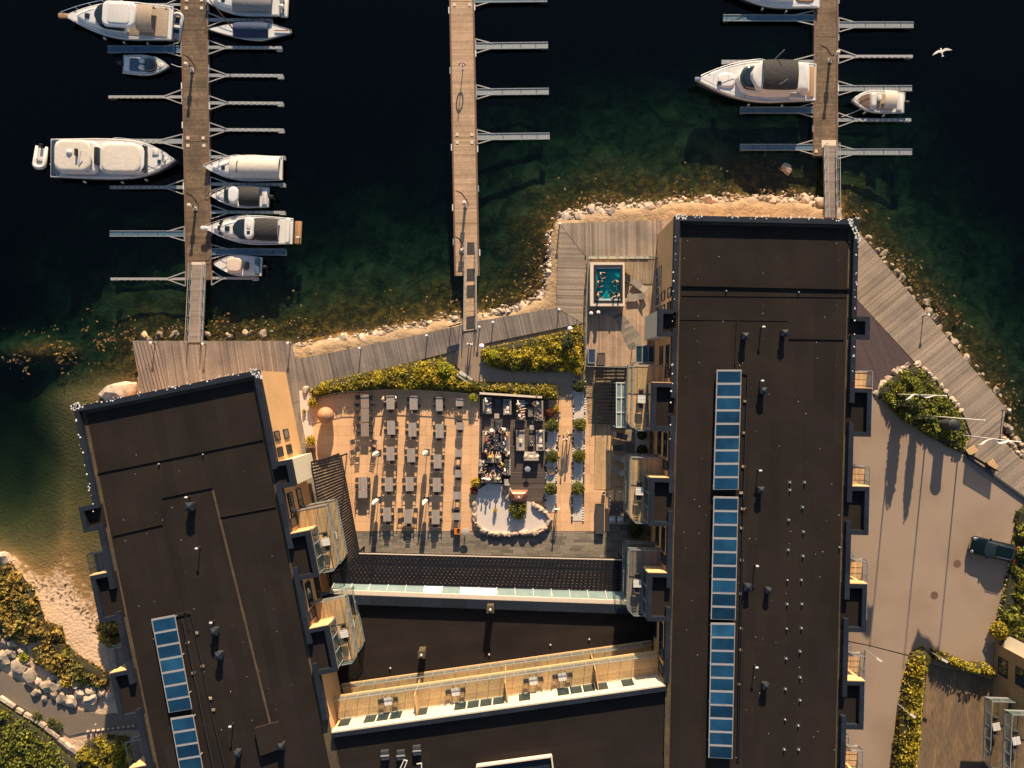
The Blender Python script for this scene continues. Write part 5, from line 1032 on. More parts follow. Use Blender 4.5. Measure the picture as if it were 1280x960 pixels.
# 8 cruiser with dark canopy and radar arch
b = Boat('white sports cruiser with brown black canopy and white roof arch', 313, 288.5, 9.2, 3.05, 1.05, PI-0.03, 2.0, name='cabin_cruiser'); b.deck(); b.lump('cabin', b.shape(-1.0, 3.6, 0.66, nose=1.7), b.fb, b.fb+0.4, 'white', 0.25); b.lump('windscreen', b.shape(-0.8, 1.5, 0.72, nose=0.9), b.fb+0.35, b.fb+0.85, 'boatglass', 0.25); b.box('roof_arch', -0.9, 0.1, -1.15, 1.15, b.fb+1.0, b.fb+1.25, 'white', 0.35); b.hatch(-0.4, 0.5, 0.35, 0.35, b.fb+1.26); b.hatch(-0.4, -0.2, 0.45, 0.7, b.fb+1.26, 'rubber'); canopy(b, -3.3, -0.9, 2.2, b.fb+0.2, b.fb+1.2, 'black_can', arch=0.28); b.box('canopy_window', -3.25, -2.7, -0.8, 0.8, b.fb+0.8, b.fb+1.02, 'rubber', 0.15); b.box('stern_coaming', -4.35, -3.9, -1.35, 1.35, b.fb, b.fb+0.35, 'white', 0.2); b.box('swim_platform', -5.3, -4.6, -1.2, 1.2, 0.2, 0.4, 'teak'); b.hatch(2.1, 0, 0.5, 0.5, b.fb+0.45); b.box('bow_pulpit', 4.2, 5.0, -0.22, 0.22, b.fb+0.15, b.fb+0.3, 'white', 0.15)
for yy, a in ((0.65, 0.55), (0.0, 0), (-0.65, -0.55)): m = MB(); m.obox((2.95-abs(yy)*0.3, yy*0.95, b.fb+0.36), 0.28, 0.55, 0.1, a); m.build('cabin_window', M['boatglass'], b.t)
b.rail(-0.5, 4.4, 0.5); b.outboard(0.7, -5.1, 0.6, 'white2')
# 9 small grey boat
b = Boat('small white boat with beige console cover next to the gangway', 299, 332.5, 5.0, 2.2, 0.7, PI-0.05, 2.0); b.deck('white', k=0.88); b.box('console_cover', -0.5, 1.0, -0.75, 0.75, b.fb, b.fb+0.55, 'tan_vinyl', 0.2); b.box('cockpit_liner', -2.1, -0.55, -0.8, 0.8, b.fb-0.05, b.fb+0.07, 'rubber', 0.15); b.box('engine_box', -1.2, -0.6, -0.4, 0.4, b.fb, b.fb+0.3, 'steel'); b.lump('bow_well', b.shape(1.1, 2.0, 0.5, nose=0.5), b.fb, b.fb+0.06, 'rubber', 0.03); b.box('stern_bench', -2.3, -1.8, -0.85, 0.85, b.fb, b.fb+0.25, 'bluegrate'); b.outboard(0, -2.8, 0.8); b.rail(0.6, 2.3, 0.3)
# 10 large yacht at the right pontoon
b = Boat('large white yacht with black bimini canopy on the right pontoon', 943, 104.5, 12.4, 4.3, 1.4, PI-0.015, 1.9, name='motor_yacht'); b.deck(); b.lump('cabin', b.shape(-3.4, 2.2, 0.76, nose=1.5), b.fb, b.fb+0.85, 'white', 0.35); b.lump('windscreen', b.shape(-0.4, 1.95, 0.62, nose=0.8), b.fb+0.75, b.fb+1.2, 'boatglass', 0.35); b.lump('flybridge', b.shape(-4.9, 1.0, 0.72, nose=1.2), b.fb+1.0, b.fb+1.7, 'white', 0.3); canopy(b, -3.6, -0.1, 2.9, b.fb+1.6, b.fb+2.35, 'black_can', 'bimini', arch=0.3); b.box('aft_coaming', -5.2, -4.3, -1.6, 1.6, b.fb+0.5, b.fb+1.0, 'white', 0.35); b.box('aft_deck', -6.0, -5.2, -1.6, 1.6, b.fb-0.1, b.fb+0.1, 'teak'); b.box('sunpad', 2.3, 4.0, -0.75, 0.75, b.fb+0.1, b.fb+0.22, 'white2', 0.25); b.hatch(3.9, 0.35, 0.42, 0.42, b.fb+0.24); b.rail(-1.0, 6.0, 0.65); b.cleats(); b.box('bow_roller', 5.9, 6.5, -0.2, 0.2, b.fb+0.2, b.fb+0.35, 'chrome'); b.fenders((-3.0, 0.5), 1)
for sd in (-1, 1): b.box('side_step', -5.0, -3.4, sd*1.72-0.14, sd*1.72+0.14, b.fb, b.fb+0.3, 'white2')
m = MB(); m.bar((-1.2, -1.5, b.fb+1.6), (-1.9, -2.1, b.fb+2.8), 0.05); m.bar((-1.4, 1.3, b.fb+1.6), (-2.2, 0.9, b.fb+2.9), 0.05); m.build('aerial', M['white2'], b.t); b.box('armchair', -4.9, -4.4, 0.8, 1.3, b.fb+1.0, b.fb+1.35, 'teak')
# 11 small boat with brown foredeck
b = Boat('small grey boat with brown foredeck and beige canopy on the right pontoon', 1095.5, 128.5, 5.6, 2.4, 0.8, PI-0.05, 2.6); b.deck('rubber'); b.lump('foredeck', b.shape(0.8, 2.3, 0.72, nose=1.0), b.fb, b.fb+0.12, 'teak_dk', 0.06); b.lump('windscreen', rrect(0.3, 0.95, -0.8, 0.8, 0.25), b.fb, b.fb+0.5, 'rubber', 0.15); b.box('cockpit_liner', -1.7, 0.4, -0.85, 0.85, b.fb-0.05, b.fb+0.08, 'taupe_can', 0.15); canopy(b, -1.6, -0.3, 1.75, b.fb+0.5, b.fb+1.1, 'tan_vinyl', arch=0.2); b.box('helm_seat', -0.2, 0.2, -0.6, 0.0, b.fb, b.fb+0.4, 'white2'); b.box('stern_bench', -2.5, -1.9, -0.85, 0.85, b.fb, b.fb+0.2, 'white'); b.outboard(0, -2.85, 0.8); b.rail(0.6, 2.7, 0.3); b.fenders((-0.8, 1.2), 1)
# 12 boat cut by the top photo edge
b = Boat('white sailing yacht hull cut off by the top photo edge', 966, -6, 9.6, 3.0, 1.0, PI-0.04, 1.9, name='motor_boat'); b.deck(); b.lump('cabin', b.shape(-2.0, 2.6, 0.55, nose=1.5), b.fb, b.fb+0.5, 'white', 0.3); b.rail(-4.0, 4.6, 0.5); b.fenders((-1.5, 1.0), 1); b.lump('windscreen', b.shape(0.0, 1.4, 0.5, nose=0.6), b.fb+0.45, b.fb+0.85, 'boatglass', 0.2); b.box('cockpit_liner', -4.2, -2.2, -0.9, 0.9, b.fb-0.05, b.fb+0.1, 'teak', 0.2)
# inflatable dinghies
def dinghy(label, x, y, L, W, rot, z=WATER, motor=True, floor='rubber'):
    p = P(x, y, z+0.3); t = thing('inflatable_dinghy', label, 'dinghy', (p.x, p.y, z), local=True); t.rotation_euler = (0, 0, rot); r = 0.2*W/1.3
    m = MB(); path = [(-L/2, -W/2+r, r)]+[(-L/2+L*0.7, -W/2+r, r)]+[(L/2-r-0.35+0.35*math.sin(a), -(W/2-r)*math.cos(a), r+0.1*math.sin(a)) for a in np.linspace(0.2, PI-0.2, 9)]+[(-L/2+L*0.7, W/2-r, r), (-L/2, W/2-r, r)]
    m.tube(path, [r*0.6]+[r]*(len(path)-2)+[r*0.6], 8); m.build('buoyancy_tube', M['rubber'], t, smooth=True)
    m = MB(); m.prism(rrect(-L/2+0.15, L/2-0.5, -W/2+r, W/2-r, 0.2), 0.06, 0.14); m.build('floor', M[floor], t)
    m = MB(); m.box(-0.15, 0.1, -W/2+r, W/2-r, 0.28, 0.34); m.build('thwart', M['white2'], t)
    if motor: m = MB(); m.mound(rrect(-L/2-0.25, -L/2+0.15, -0.16, 0.16, 0.08), [(0.2, 0.04), (0.45, 0), (0.6, 0.06)]); m.build('outboard_motor', M['black'], t, smooth=50)
    return t
dinghy('pale inflatable dinghy floating behind the largest yacht', 50, 197.5, 2.5, 1.5, -PI/2-0.12)
q = B1.t.matrix_basis @ Vector((-5.85, 0.1, 0.47)); d = dinghy('grey inflatable dinghy carried on the stern of the cabin cruiser', 214, 36, 3.0, 1.25, PI/2-0.12, WATER+0.47, True, 'navy_can'); d.location = (q.x, q.y, WATER+0.47)
# mooring lines
def rope(a, b_, label, za=-0.5, zb=PZ+0.05):
    A, B = P(*a, za), P(*b_, zb); mid = (A+B)/2; mid.z -= 0.25; m = MB(); m.tube([A, mid, B], 0.03, 5); tag(m.build('mooring_rope', M['white2'], loc=tuple(B)), label, 'rope', 'mooring ropes')
rope((1077, 136), (1052, 146), 'mooring rope from the small grey boat to the right pontoon'); rope((214, 80), (228, 84), 'mooring rope from the small open boat to the left pontoon'); rope((62, 205), (66, 205), 'towing rope from the dinghy to the largest yacht', WATER+0.3, WATER+1.2)
# gull in flight over the harbour
p = P(1177, 65, 14); t = thing('gull', 'white gull gliding over the dark water at upper right', 'bird', tuple(p), local=True); t.rotation_euler = (0, 0, R(15)); t.scale = (0.95, 0.95, 0.95)
m = MB()
rings = [[(0.02*math.cos(a), y, 0.02*math.sin(a)) if r < 0 else (r*math.cos(a), y, r*0.9*math.sin(a)) for a in np.linspace(0, 2*PI, 9)[:-1]] for y, r in ((-0.34, 0.02), (-0.22, 0.05), (-0.05, 0.085), (0.1, 0.09), (0.2, 0.06), (0.25, 0.065), (0.31, 0.05), (0.36, 0.012))]
m.loft(rings)
for s in (-1, 1):
    top = [(0.05*s, 0.14, 0.03), (0.32*s, 0.22, 0.12), (0.62*s, 0.12, 0.10), (0.95*s, -0.10, 0.05), (0.60*s, -0.05, 0.09), (0.30*s, 0.0, 0.10), (0.05*s, -0.06, 0.03)]
    top = top if s < 0 else top[::-1]
    m.loft([[(x, y, z-0.012) for x, y, z in top], [(x, y, z+0.012) for x, y, z in top]])
m.loft([[(-0.09, -0.42, -0.006), (0.09, -0.42, -0.006), (0.03, -0.24, -0.006), (-0.03, -0.24, -0.006)], [(-0.09, -0.42, 0.01), (0.09, -0.42, 0.01), (0.03, -0.24, 0.01), (-0.03, -0.24, 0.01)]])
m.build('body', M['gull'], t, smooth=40); m = MB(); m.loft([[(-0.012, 0.35, -0.01), (0.012, 0.35, -0.01), (0.012, 0.35, 0.012), (-0.012, 0.35, 0.012)], [(-0.002, 0.42, 0), (0.002, 0.42, 0), (0.002, 0.42, 0.002), (-0.002, 0.42, 0.002)]]); m.build('beak', M['leaf_y'], t)
# ---------------------------------------------------------------- solar arrays, car, poles, lamps
random.seed(31)
def solar(label, tl, tr, br, bl, n):
    z = RS+0.55; q = [P(*c, z) for c in (tl, tr, br, bl)]; t = thing('solar_array', label, 'solar panels', tuple(P(*tl, RS)))
    for k in range(n):
        u0, u1 = k/n, (k+1)/n; r = [q[0].lerp(q[3], u0), q[1].lerp(q[2], u0), q[1].lerp(q[2], u1), q[0].lerp(q[3], u1)]
        dz = Vector((0, 0, random.uniform(0, 0.012))); m = MB(); m.loft([[c-Vector((0, 0, 0.07)) for c in r][::-1], [c+dz for c in r][::-1]]); po = m.build('solar_panel', M['alu'], t)
        cc = sum(r, Vector())/4; d0 = (r[3]-r[0]).normalized(); d1 = (r[1]-r[0]).normalized(); g = [r[0]+d0*0.17+d1*0.09, r[1]+d0*0.17-d1*0.06, r[2]-d0*0.05-d1*0.06, r[3]-d0*0.05+d1*0.09]
        m = MB(); m.loft([[c+dz-Vector((0, 0, 0.01)) for c in g][::-1], [c+dz+Vector((0, 0, 0.012)) for c in g][::-1]]); m.build('cell_glass', M['blueglass'], po)
    for k in range(0, n+1, 3):
        for a, b_ in ((q[0], q[3]), (q[1], q[2])): p = a.lerp(b_, k/n); p = p+(sum(q, Vector())/4-p)*0.05; m = MB(); m.bar((p.x, p.y, RS), (p.x, p.y, z-0.07), 0.08); m.build('support_leg', M['alu'], t)
    return t
solar('topmost of three blue solar arrays on the right wing roof', (896, 462), (927, 462), (923, 612), (891.5, 612), 9)
solar('middle of three blue solar arrays on the right wing roof', (892, 620.5), (923, 621), (919.5, 775), (888.5, 774), 9)
solar('lowest of three blue solar arrays on the right wing roof', (888.5, 778.5), (919, 779), (915.5, 948.5), (885.5, 947), 10)
solar('upper blue solar array on the left wing roof', (189, 774), (218.5, 768.5), (240, 886), (211, 891), 7)
solar('lower blue solar array on the left wing roof, cut by the photo edge', (213, 898), (241.5, 893.5), (263, 1011), (234, 1016), 7)
def cable(label, pts, br, r=0.05):
    t = thing('roof_cable', label, 'cable', tuple(P(*pts[0], RS))); m = MB(); m.tube([P(x, y, RS+0.16) for x, y in pts], r, 6); m.build('conduit', M['black'], t)
    for x, y in br: m = MB(); p = P(x, y, RS); m.obox((p.x, p.y, RS+0.006), 0.32, 0.2, 0.12); m.build('bracket', M['stone_dk'], t)
cable('black cable run beside the right wing solar arrays', [(927, 463), (935, 465), (932, 540), (929.5, 615), (927, 700), (925, 776), (922, 950)], [(931, 501.5), (930, 541), (929, 583), (926, 616), (927, 660), (927, 700), (926, 742), (925.5, 785), (925, 812), (924, 855)])
cable('second black cable on the right wing roof beside the lower arrays', [(929, 622), (928.5, 700), (927.5, 776), (924, 950)], [(928, 636)])
cable('black cable run beside the left wing solar arrays', [(220, 768), (238, 764), (250, 820), (262, 880), (282, 965)], [(246, 791), (253.5, 832.5), (263, 872.5), (267, 887)])
cable('thicker black pipe between the cable and the left solar arrays', [(228, 775), (242, 840), (256, 910), (268, 965)], [(235, 803), (242, 841)], 0.08)
# car
p = P(1239.5, 686, 0.4); t = thing('car', 'dark parked car beside the cobble edging of the car park', 'car', (p.x, p.y, 0), local=True); t.rotation_euler = (0, 0, R(167)); Lc, Wc = 4.7, 1.82
def cring(z, x0, x1, w, r): return [(x, y, z) for x, y in rrect(x0, x1, -w/2, w/2, r, 4)]
m = MB(); m.loft([cring(0.22, -2.25, 2.25, 1.62, 0.4), cring(0.35, -2.34, 2.34, 1.8, 0.45), cring(0.62, -2.36, 2.36, 1.84, 0.5), cring(0.80, -2.33, 2.28, 1.80, 0.5), cring(0.90, -2.28, 2.05, 1.70, 0.5), cring(0.95, -2.2, 1.7, 1.56, 0.45)]); m.build('body', M['carpaint'], t, smooth=50)
m = MB(); m.loft([cring(0.93, -2.15, 1.05, 1.56, 0.3), cring(1.2, -1.95, 0.55, 1.40, 0.3), cring(1.40, -1.65, 0.12, 1.24, 0.28)]); m.build('windows', M['boatglass'], t, smooth=50)
m = MB(); m.loft([cring(1.395, -1.7, 0.16, 1.28, 0.28), cring(1.44, -1.6, 0.05, 1.16, 0.28), cring(1.46, -1.4, -0.15, 0.9, 0.25)]); m.build('roof', M['carpaint'], t, smooth=50)
for x in (-1.42, 1.42):
    for s in (-1, 1):
        m = MB(); c = (x, s*0.82, 0.33); m.loft([[(x+0.33*math.cos(a), s*(0.92-0.2*k), 0.33+0.33*math.sin(a)) for a in np.linspace(0, 2*PI, 17)[:-1]] for k in (0, 1)]); w = m.build('wheel', M['black'], t)
        m = MB(); m.loft([[(x+0.2*math.cos(a), s*(0.925-0.05*k), 0.33+0.2*math.sin(a)) for a in np.linspace(0, 2*PI, 13)[:-1]] for k in (0, 1)]); m.build('rim', M['chrome'], w)
for s in (-1, 1):
    m = MB(); m.mound(rrect(2.0, 2.28, s*0.66-0.16, s*0.66+0.16, 0.1), [(0.66, 0), (0.84, 0.02), (0.88, 0.07)]); m.build('headlight', M['chrome'], t, smooth=50)
    m = MB(); m.mound(rrect(0.55, 0.75, s*0.98-0.1, s*0.98+0.1, 0.06), [(0.92, 0.02), (1.0, 0), (1.06, 0.04)]); m.build('wing_mirror', M['carpaint'], t, smooth=50)
    m = MB(); m.bar((-1.5, s*0.6, 1.47), (0.0, s*0.6, 1.47), 0.04, 0.03); m.build('roof_rail', M['chrome'], t)
    m = MB(); m.box(-2.36, -2.3, s*0.65-0.15, s*0.65+0.15, 0.65, 0.8); m.build('tail_light', M['red'], t)
m = MB(); m.box(2.33, 2.375, -0.5, 0.5, 0.45, 0.62); m.build('grille', M['chrome'], t)
# flagpoles
def flagpole(x, y, label, h=9.7, flag=False):
    p = P(x, y, 0); t = thing('flagpole', label, 'flagpole', (p.x, p.y, 0), 'white flagpoles beside the right boardwalk'); m = MB(); m.tube([p, p+Vector((0, 0, h))], [0.075, 0.045], 8); m.build('pole', M['white2'], t, smooth=True)
    m = MB(); m.blob((p.x, p.y, h+0.06), (0.09, 0.09, 0.09), 1); m.build('finial', M['white2'], t, smooth=True); m = MB(); m.cyl((p.x, p.y, -0.05), 0.16, 0.2, 10); m.build('foot', M['galv'], t)
    if flag:
        m = MB(); rows = 8; cols = 16; ids = []
        for i in range(rows+1):
            v = i/rows; ids.append(m.ring([(p.x-0.05-2.9*(j/cols)*(0.92+0.08*math.sin(v*5)), p.y-0.10*(j/cols)+(0.05+0.30*(j/cols)**1.5)*math.sin(j*0.62+v*1.6), h-0.25-1.25*v-0.75*(j/cols)**1.4+0.10*math.sin(j*0.7)) for j in range(cols+1)]))
        for a, b_ in zip(ids[:-1], ids[1:]):
            for j in range(cols): m.face((a[j], a[j+1], b_[j+1], b_[j]))
        m.build('flag', M['white2'], t, smooth=True)
flagpole(1118, 493, 'white flagpole with streaming flag rising from the bed tip', flag=True); flagpole(1160, 520, 'white flagpole without a flag, middle of three'); flagpole(1200, 544, 'white flagpole with streaming flag nearest the boardwalk bend', flag=True)
p = P(1177, 530, 0); t = thing('advertising_column', 'round dark column standing in the flagpole shrub bed', 'column', (p.x, p.y, 0)); m = MB(); m.cyl((p.x, p.y, -0.05), 0.55, 2.45, 20); m.build('drum', M['steel'], t, smooth=40); m = MB(); m.lathe([(0.58, 2.4), (0.58, 2.5), (0.42, 2.62), (0.1, 2.7)], p, 20); m.build('cap', M['black'], t, smooth=40); m = MB(); m.lathe([(0.585, 2.42), (0.585, 2.48)], p, 20); m.build('rim', M['alu'], t)
# bollard lamps
def lamp(x, y, label, h=1.02, r=0.11, arm=0):
    p = P(x, y, h); t = thing('bollard_lamp', label, 'lamp', (p.x, p.y, 0), 'bollard lamps along the boardwalks'); m = MB(); m.tube([(p.x, p.y, 0), (p.x, p.y, h-0.1)], 0.055, 8); m.build('post', M['steel'], t, smooth=True); m = MB(); m.blob((p.x, p.y, h), (r*1.3, r*1.3, r), 2); m.build('globe', M['lampglobe'], t, smooth=True); m = MB(); m.cyl((p.x, p.y, 0), 0.12, 0.03, 10); m.build('foot', M['galv'], t)
for x, y, lab in ((188, 428.6, 'at the far left end of the boardwalk'), (253, 430, 'beside the left gangway foot'), (359.5, 429, 'beside the notch of rocks'), (449, 435.5, 'above the middle of the long hedge'), (533, 419.5, 'left of the sign board'), (599, 409, 'at the foot of the middle gangway'), (616, 403, 'right of the middle gangway'), (699, 387, 'where the walkway turns to the spa'), (700, 280, 'at the top left corner of the spa deck')):
    lamp(x, y, f'low globe lamp {lab}')
for x, y, lab in ((1161, 394, 'halfway down the right boardwalk'), (1262, 513, 'at the outer bend of the right boardwalk')): lamp(x, y, f'bollard lamp {lab}', 1.15, 0.12)
lamp(712.5, 411, 'white capped lamp standing in the broad hedge', 2.0, 0.2); lamp(602, 433, 'pale lamp head at the corner of the broad hedge', 2.2, 0.22)
# street lamps with short arm by the car park and courtyard
for x, y, lab in ((1096, 823, 'slim lamp on the balcony fence line beside the car park'), (1178, 824, 'slim lamp in the courtyard end hedge'), (1138, 893, 'slim lamp in the hedge beside the courtyard')):
    p = P(x, y, 2.6); t = thing('garden_lamp', lab, 'lamp', (p.x, p.y, 0)); m = MB(); m.tube([(p.x, p.y, 0), (p.x, p.y, 2.6)], 0.05, 6); m.build('post', M['galv'], t); m = MB(); m.obox((p.x+0.25, p.y-0.15, 2.55), 0.6, 0.2, 0.1, -0.55); m.build('lamp_head', M['white2'], t)
# sign board, slatted screen, seats, bench
def board(name, label, a, b_, z0, z1, mat, posts=True, slats=0):
    A = P(*a, 0); B = P(*b_, 0); t = thing(name, label, 'sign' if not slats else 'screen', tuple((A+B)/2)); d = (B-A).normalized()
    for q in (A+d*0.2, B-d*0.2): m = MB(); m.bar((q.x, q.y, 0), (q.x, q.y, z1), 0.07); m.build('post', M['steel'], t)
    if not slats: m = MB(); m.loft([[A+Vector((0, 0.02, z0)), B+Vector((0, 0.02, z0)), B+Vector((0, -0.02, z0)), A+Vector((0, -0.02, z0))], [A+Vector((0, 0.02, z1)), B+Vector((0, 0.02, z1)), B+Vector((0, -0.02, z1)), A+Vector((0, -0.02, z1))]]); m.build('panel', M[mat], t)
    for k in range(slats): z = z0+(z1-z0)*(k+0.5)/slats; m = MB(); m.bar(A+Vector((0, 0, z)), B+Vector((0, 0, z)), 0.03, (z1-z0)/slats*0.78); m.build('slat', M[mat], t)
    return t
board('sign_board', 'dark information board on two posts beside the middle gangway', (561.5, 409.5), (577, 405.5), 0.75, 1.62, 'steel')
board('slatted_screen', 'dark slatted screen throwing a striped shadow on the car park', (1207, 567.5), (1241, 588), 0.12, 1.15, 'slat', slats=11)
for (x, y, a, lab) in ((1215, 563, 33, 'pale timber seat block nearer the flagpole bed'), (1241, 581, -57, 'pale timber seat block farther from the flagpole bed')):
    p = P(x, y, 0.4); t = thing('seat_block', lab, 'bench', (p.x, p.y, 0)); m = MB(); m.obox((p.x, p.y, 0.0), 0.9, 0.7, 0.34, R(a)); m.build('plinth', M['steel'], t)
    for k in (-1, 0, 1): m = MB(); m.obox((p.x-math.sin(R(a))*0.25*k, p.y+math.cos(R(a))*0.25*k, 0.34), 1.0, 0.22, 0.06, R(a)); m.build('seat_board', M['wood_new'], t)
A, B = P(573.5, 465.5, 0.45), P(589, 477, 0.45); d = (B-A).normalized(); n_ = Vector((-d.y, d.x, 0)); t = thing('park_bench', 'pale slatted bench at the end of the long hedge', 'bench', tuple(((A+B)/2).xy)+(0,))
for k in range(4): m = MB(); o = n_*(0.24-0.13*k); m.bar(A+o, B+o, 0.10, 0.035); m.build('seat_slat', M['white2'], t)
for k in range(2): m = MB(); o = n_*(-0.28-0.04*k)+Vector((0, 0, 0.2+0.2*k)); m.bar(A+o, B+o, 0.035, 0.12); m.build('back_slat', M['white2'], t)
for q in (A+d*0.2, B-d*0.2): m = MB(); m.bar(q+n_*0.22-Vector((0, 0, 0.45)), q+n_*0.22, 0.05); m.bar(q-n_*0.26-Vector((0, 0, 0.45)), q-n_*0.30+Vector((0, 0, 0.45)), 0.05); m.bar(q+n_*0.22-Vector((0, 0, .03)), q-n_*0.26-Vector((0, 0, .03)), 0.05); m.build('leg', M['steel'], t)
# garden rail along the hedge
t = thing('garden_rail', 'low dark two bar rail between hedge and patio tables', 'fence', tuple(P(490, 490, 0))); q = [P(389, 499, 0), P(430, 490, 0), P(500, 487.5, 0), P(560, 490, 0), P(601, 494, 0)]
for zz in (0.5, 1.0): m = MB(); m.tube([c+Vector((0, 0, zz)) for c in q], 0.03, 6); m.build('rail', M['steel'], t)
for a, b_ in zip(q[:-1], q[1:]):
    for k in range(4): c = a.lerp(b_, k/4); m = MB(); m.bar(c, c+Vector((0, 0, 1.0)), 0.05); m.build('post', M['steel'], t)
t = thing('lounge_wall', 'pale capped low wall behind the lounge sofas', 'wall', tuple(P(640, 494, 0))); m = MB(); m.bar(P(600, 491.5, 0.45), P(677, 496.5, 0.45), 0.16, 0.9); m.build('panel', M['steel'], t); m = MB(); m.bar(P(599.5, 491.5, 0.93), P(677.5, 496.5, 0.93), 0.22, 0.06); m.build('capping', M['cushion_lt'], t)
# giant urn and copper fire hood
p = P(407.5, 519, 0.9); t = thing('giant_urn', 'giant round terracotta urn beside the left wing wall', 'urn', (p.x, p.y, 0)); m = MB(); m.lathe([(0.35, 0), (0.55, 0.25), (0.80, 0.75), (0.86, 1.1), (0.74, 1.5), (0.5, 1.78), (0.2, 1.92), (0.03, 1.95)], p.xy.to_3d(), 24); m.build('body', M['terracotta'], t, smooth=50)
p = P(648.5, 620, 0.8); t = thing('fire_hood', 'copper fire hood between lounge platform and gravel garden', 'fire hood', (p.x, p.y, 0)); m = MB(); base = [(p.x+x, p.y+y) for x, y in [(-0.95, 0.62), (-0.98, 0.2), (-0.8, -0.35), (-0.45, -0.68), (0, -0.78), (0.45, -0.68), (0.8, -0.35), (0.98, 0.2), (0.95, 0.62)]]
m.mound(base, [(0.55, 0), (0.75, 0.02), (1.0, 0.22), (1.2, 0.45)]); m.build('hood', M['copper'], t, smooth=40); m = MB(); m.cyl((p.x, p.y-0.05, 1.15), 0.11, 0.28, 10); m.build('chimney_cap', M['cushion_lt'], t); m = MB(); m.mound(base, [(0, 0.15), (0.5, 0.12), (0.55, 0.2)]); m.build('hearth', M['stone_dk'], t)
for s in (-1, 1): m = MB(); m.obox((p.x+s*0.7, p.y+0.42, 0.8), 0.35, 0.12, 0.1, s*-0.2); m.build('vent_slot', M['black'], t)
# ---------------------------------------------------------------- patio tables, chairs, parasols
def make_table(w, d, name, label, topmat='tabletop'):
    t = thing(name, label, 'table', (0, 0, 0), local=True); n = max(3, round(w/0.14))
    m = MB(); m.box(-w/2, w/2, -d/2, d/2, 0.68, 0.70); m.build('under_frame', M['steel'], t)
    for k in range(n): m = MB(); m.box(-w/2+k*w/n+0.006, -w/2+(k+1)*w/n-0.006, -d/2, d/2, 0.70, 0.735, t=random.gauss(0, 0.06)); m.build('top_slat', M[topmat], t)
    for sx in (-1, 1):
        for sy in (-1, 1): m = MB(); m.bar((sx*(w/2-0.07), sy*(d/2-0.07), 0), (sx*(w/2-0.07), sy*(d/2-0.07), 0.69), 0.05); m.build('leg', M['chair'], t)
    return t
def make_chair():                       # faces +x
    t = thing('patio_chair', 'x', 'chair', (0, 0, 0), 'patio chairs', local=True)
    m = MB(); m.mound(rrect(-0.22, 0.22, -0.22, 0.22, 0.05), [(0.41, 0.01), (0.45, 0), (0.46, 0.02)]); m.build('seat', M['chair'], t)
    m = MB()
    for k in range(4): m.bar((-0.23-k*0.012, -0.21, 0.55+k*0.085), (-0.23-k*0.012, 0.21, 0.55+k*0.085), 0.025, 0.06)
    m.bar((-0.22, -0.22, 0.43), (-0.27, -0.22, 0.86), 0.035); m.bar((-0.22, 0.22, 0.43), (-0.27, 0.22, 0.86), 0.035); m.build('backrest', M['chair'], t)
    for sx in (-1, 1):
        for sy in (-1, 1): m = MB(); m.bar((sx*0.2, sy*0.2, 0), (sx*0.2, sy*0.2, 0.42), 0.03); m.build('leg', M['galv'], t)
    for sy in (-1, 1): m = MB(); m.bar((-0.22, sy*0.24, 0.64), (0.18, sy*0.24, 0.63), 0.045, 0.03); m.bar((0.18, sy*0.24, 0.42), (0.18, sy*0.24, 0.63), 0.03); m.build('armrest', M['chair'], t)
    return t
PROTO = {}; CH = make_chair(); ch_used = [False]
def place(kind, maker, x, y, rot, label, z=0.0, group=None):
    if kind not in PROTO: PROTO[kind] = maker(); o = PROTO[kind]
    else: o = copy_tree(PROTO[kind])
    o.location = (x, y, z); o.rotation_euler = (0, 0, rot); o['label'] = label
    if group: o['group'] = group
    return o
def chair_at(x, y, rot, label, z=0.0, group='patio chairs'): return place('chair', lambda: CH, x, y, rot, label, z, group)
COLS = [('column nearest the left wing', [(456, 501.5, 10, 17, 1), (456, 519, 10, 17, 1), (456, 537, 10, 17, 1), (453.5, 604, 11, 15.5, 0), (453.5, 617.5, 11, 10, 0)]),
        ('second column from the left', [(488, 503, 10, 17.5, 0), (489, 534.5, 10.5, 17.5, 0), (488, 567, 10.5, 17.5, 0), (486, 605.5, 10.5, 17.5, 0), (484, 643, 10.5, 17.5, 0)]),
        ('middle column', [(517, 503.5, 10, 17.5, 0), (515.5, 537, 10.3, 17.5, 0), (514, 569, 10, 17.5, 0), (512, 605, 10.3, 18, 0), (510, 645.5, 10, 17.5, 0)]),
        ('fourth column from the left', [(549, 505, 8.5, 17.5, 0), (549.5, 538.7, 10, 17.5, 0), (547, 576.8, 10.3, 17.5, 0), (546, 606, 10.5, 18, 0), (544.5, 646.5, 10, 17.5, 0)]),
        ('column nearest the lounge', [(574.5, 503, 9.4, 9.4, 2), (575, 532.5, 9, 9, 2), (573, 566.5, 9.2, 9, 2), (573, 592, 9.6, 9.6, 2), (571.5, 619.5, 11, 9.5, 2), (570.5, 645.5, 11.5, 9, 2)])]
sc = (CAM_Z-0.73)/FPX
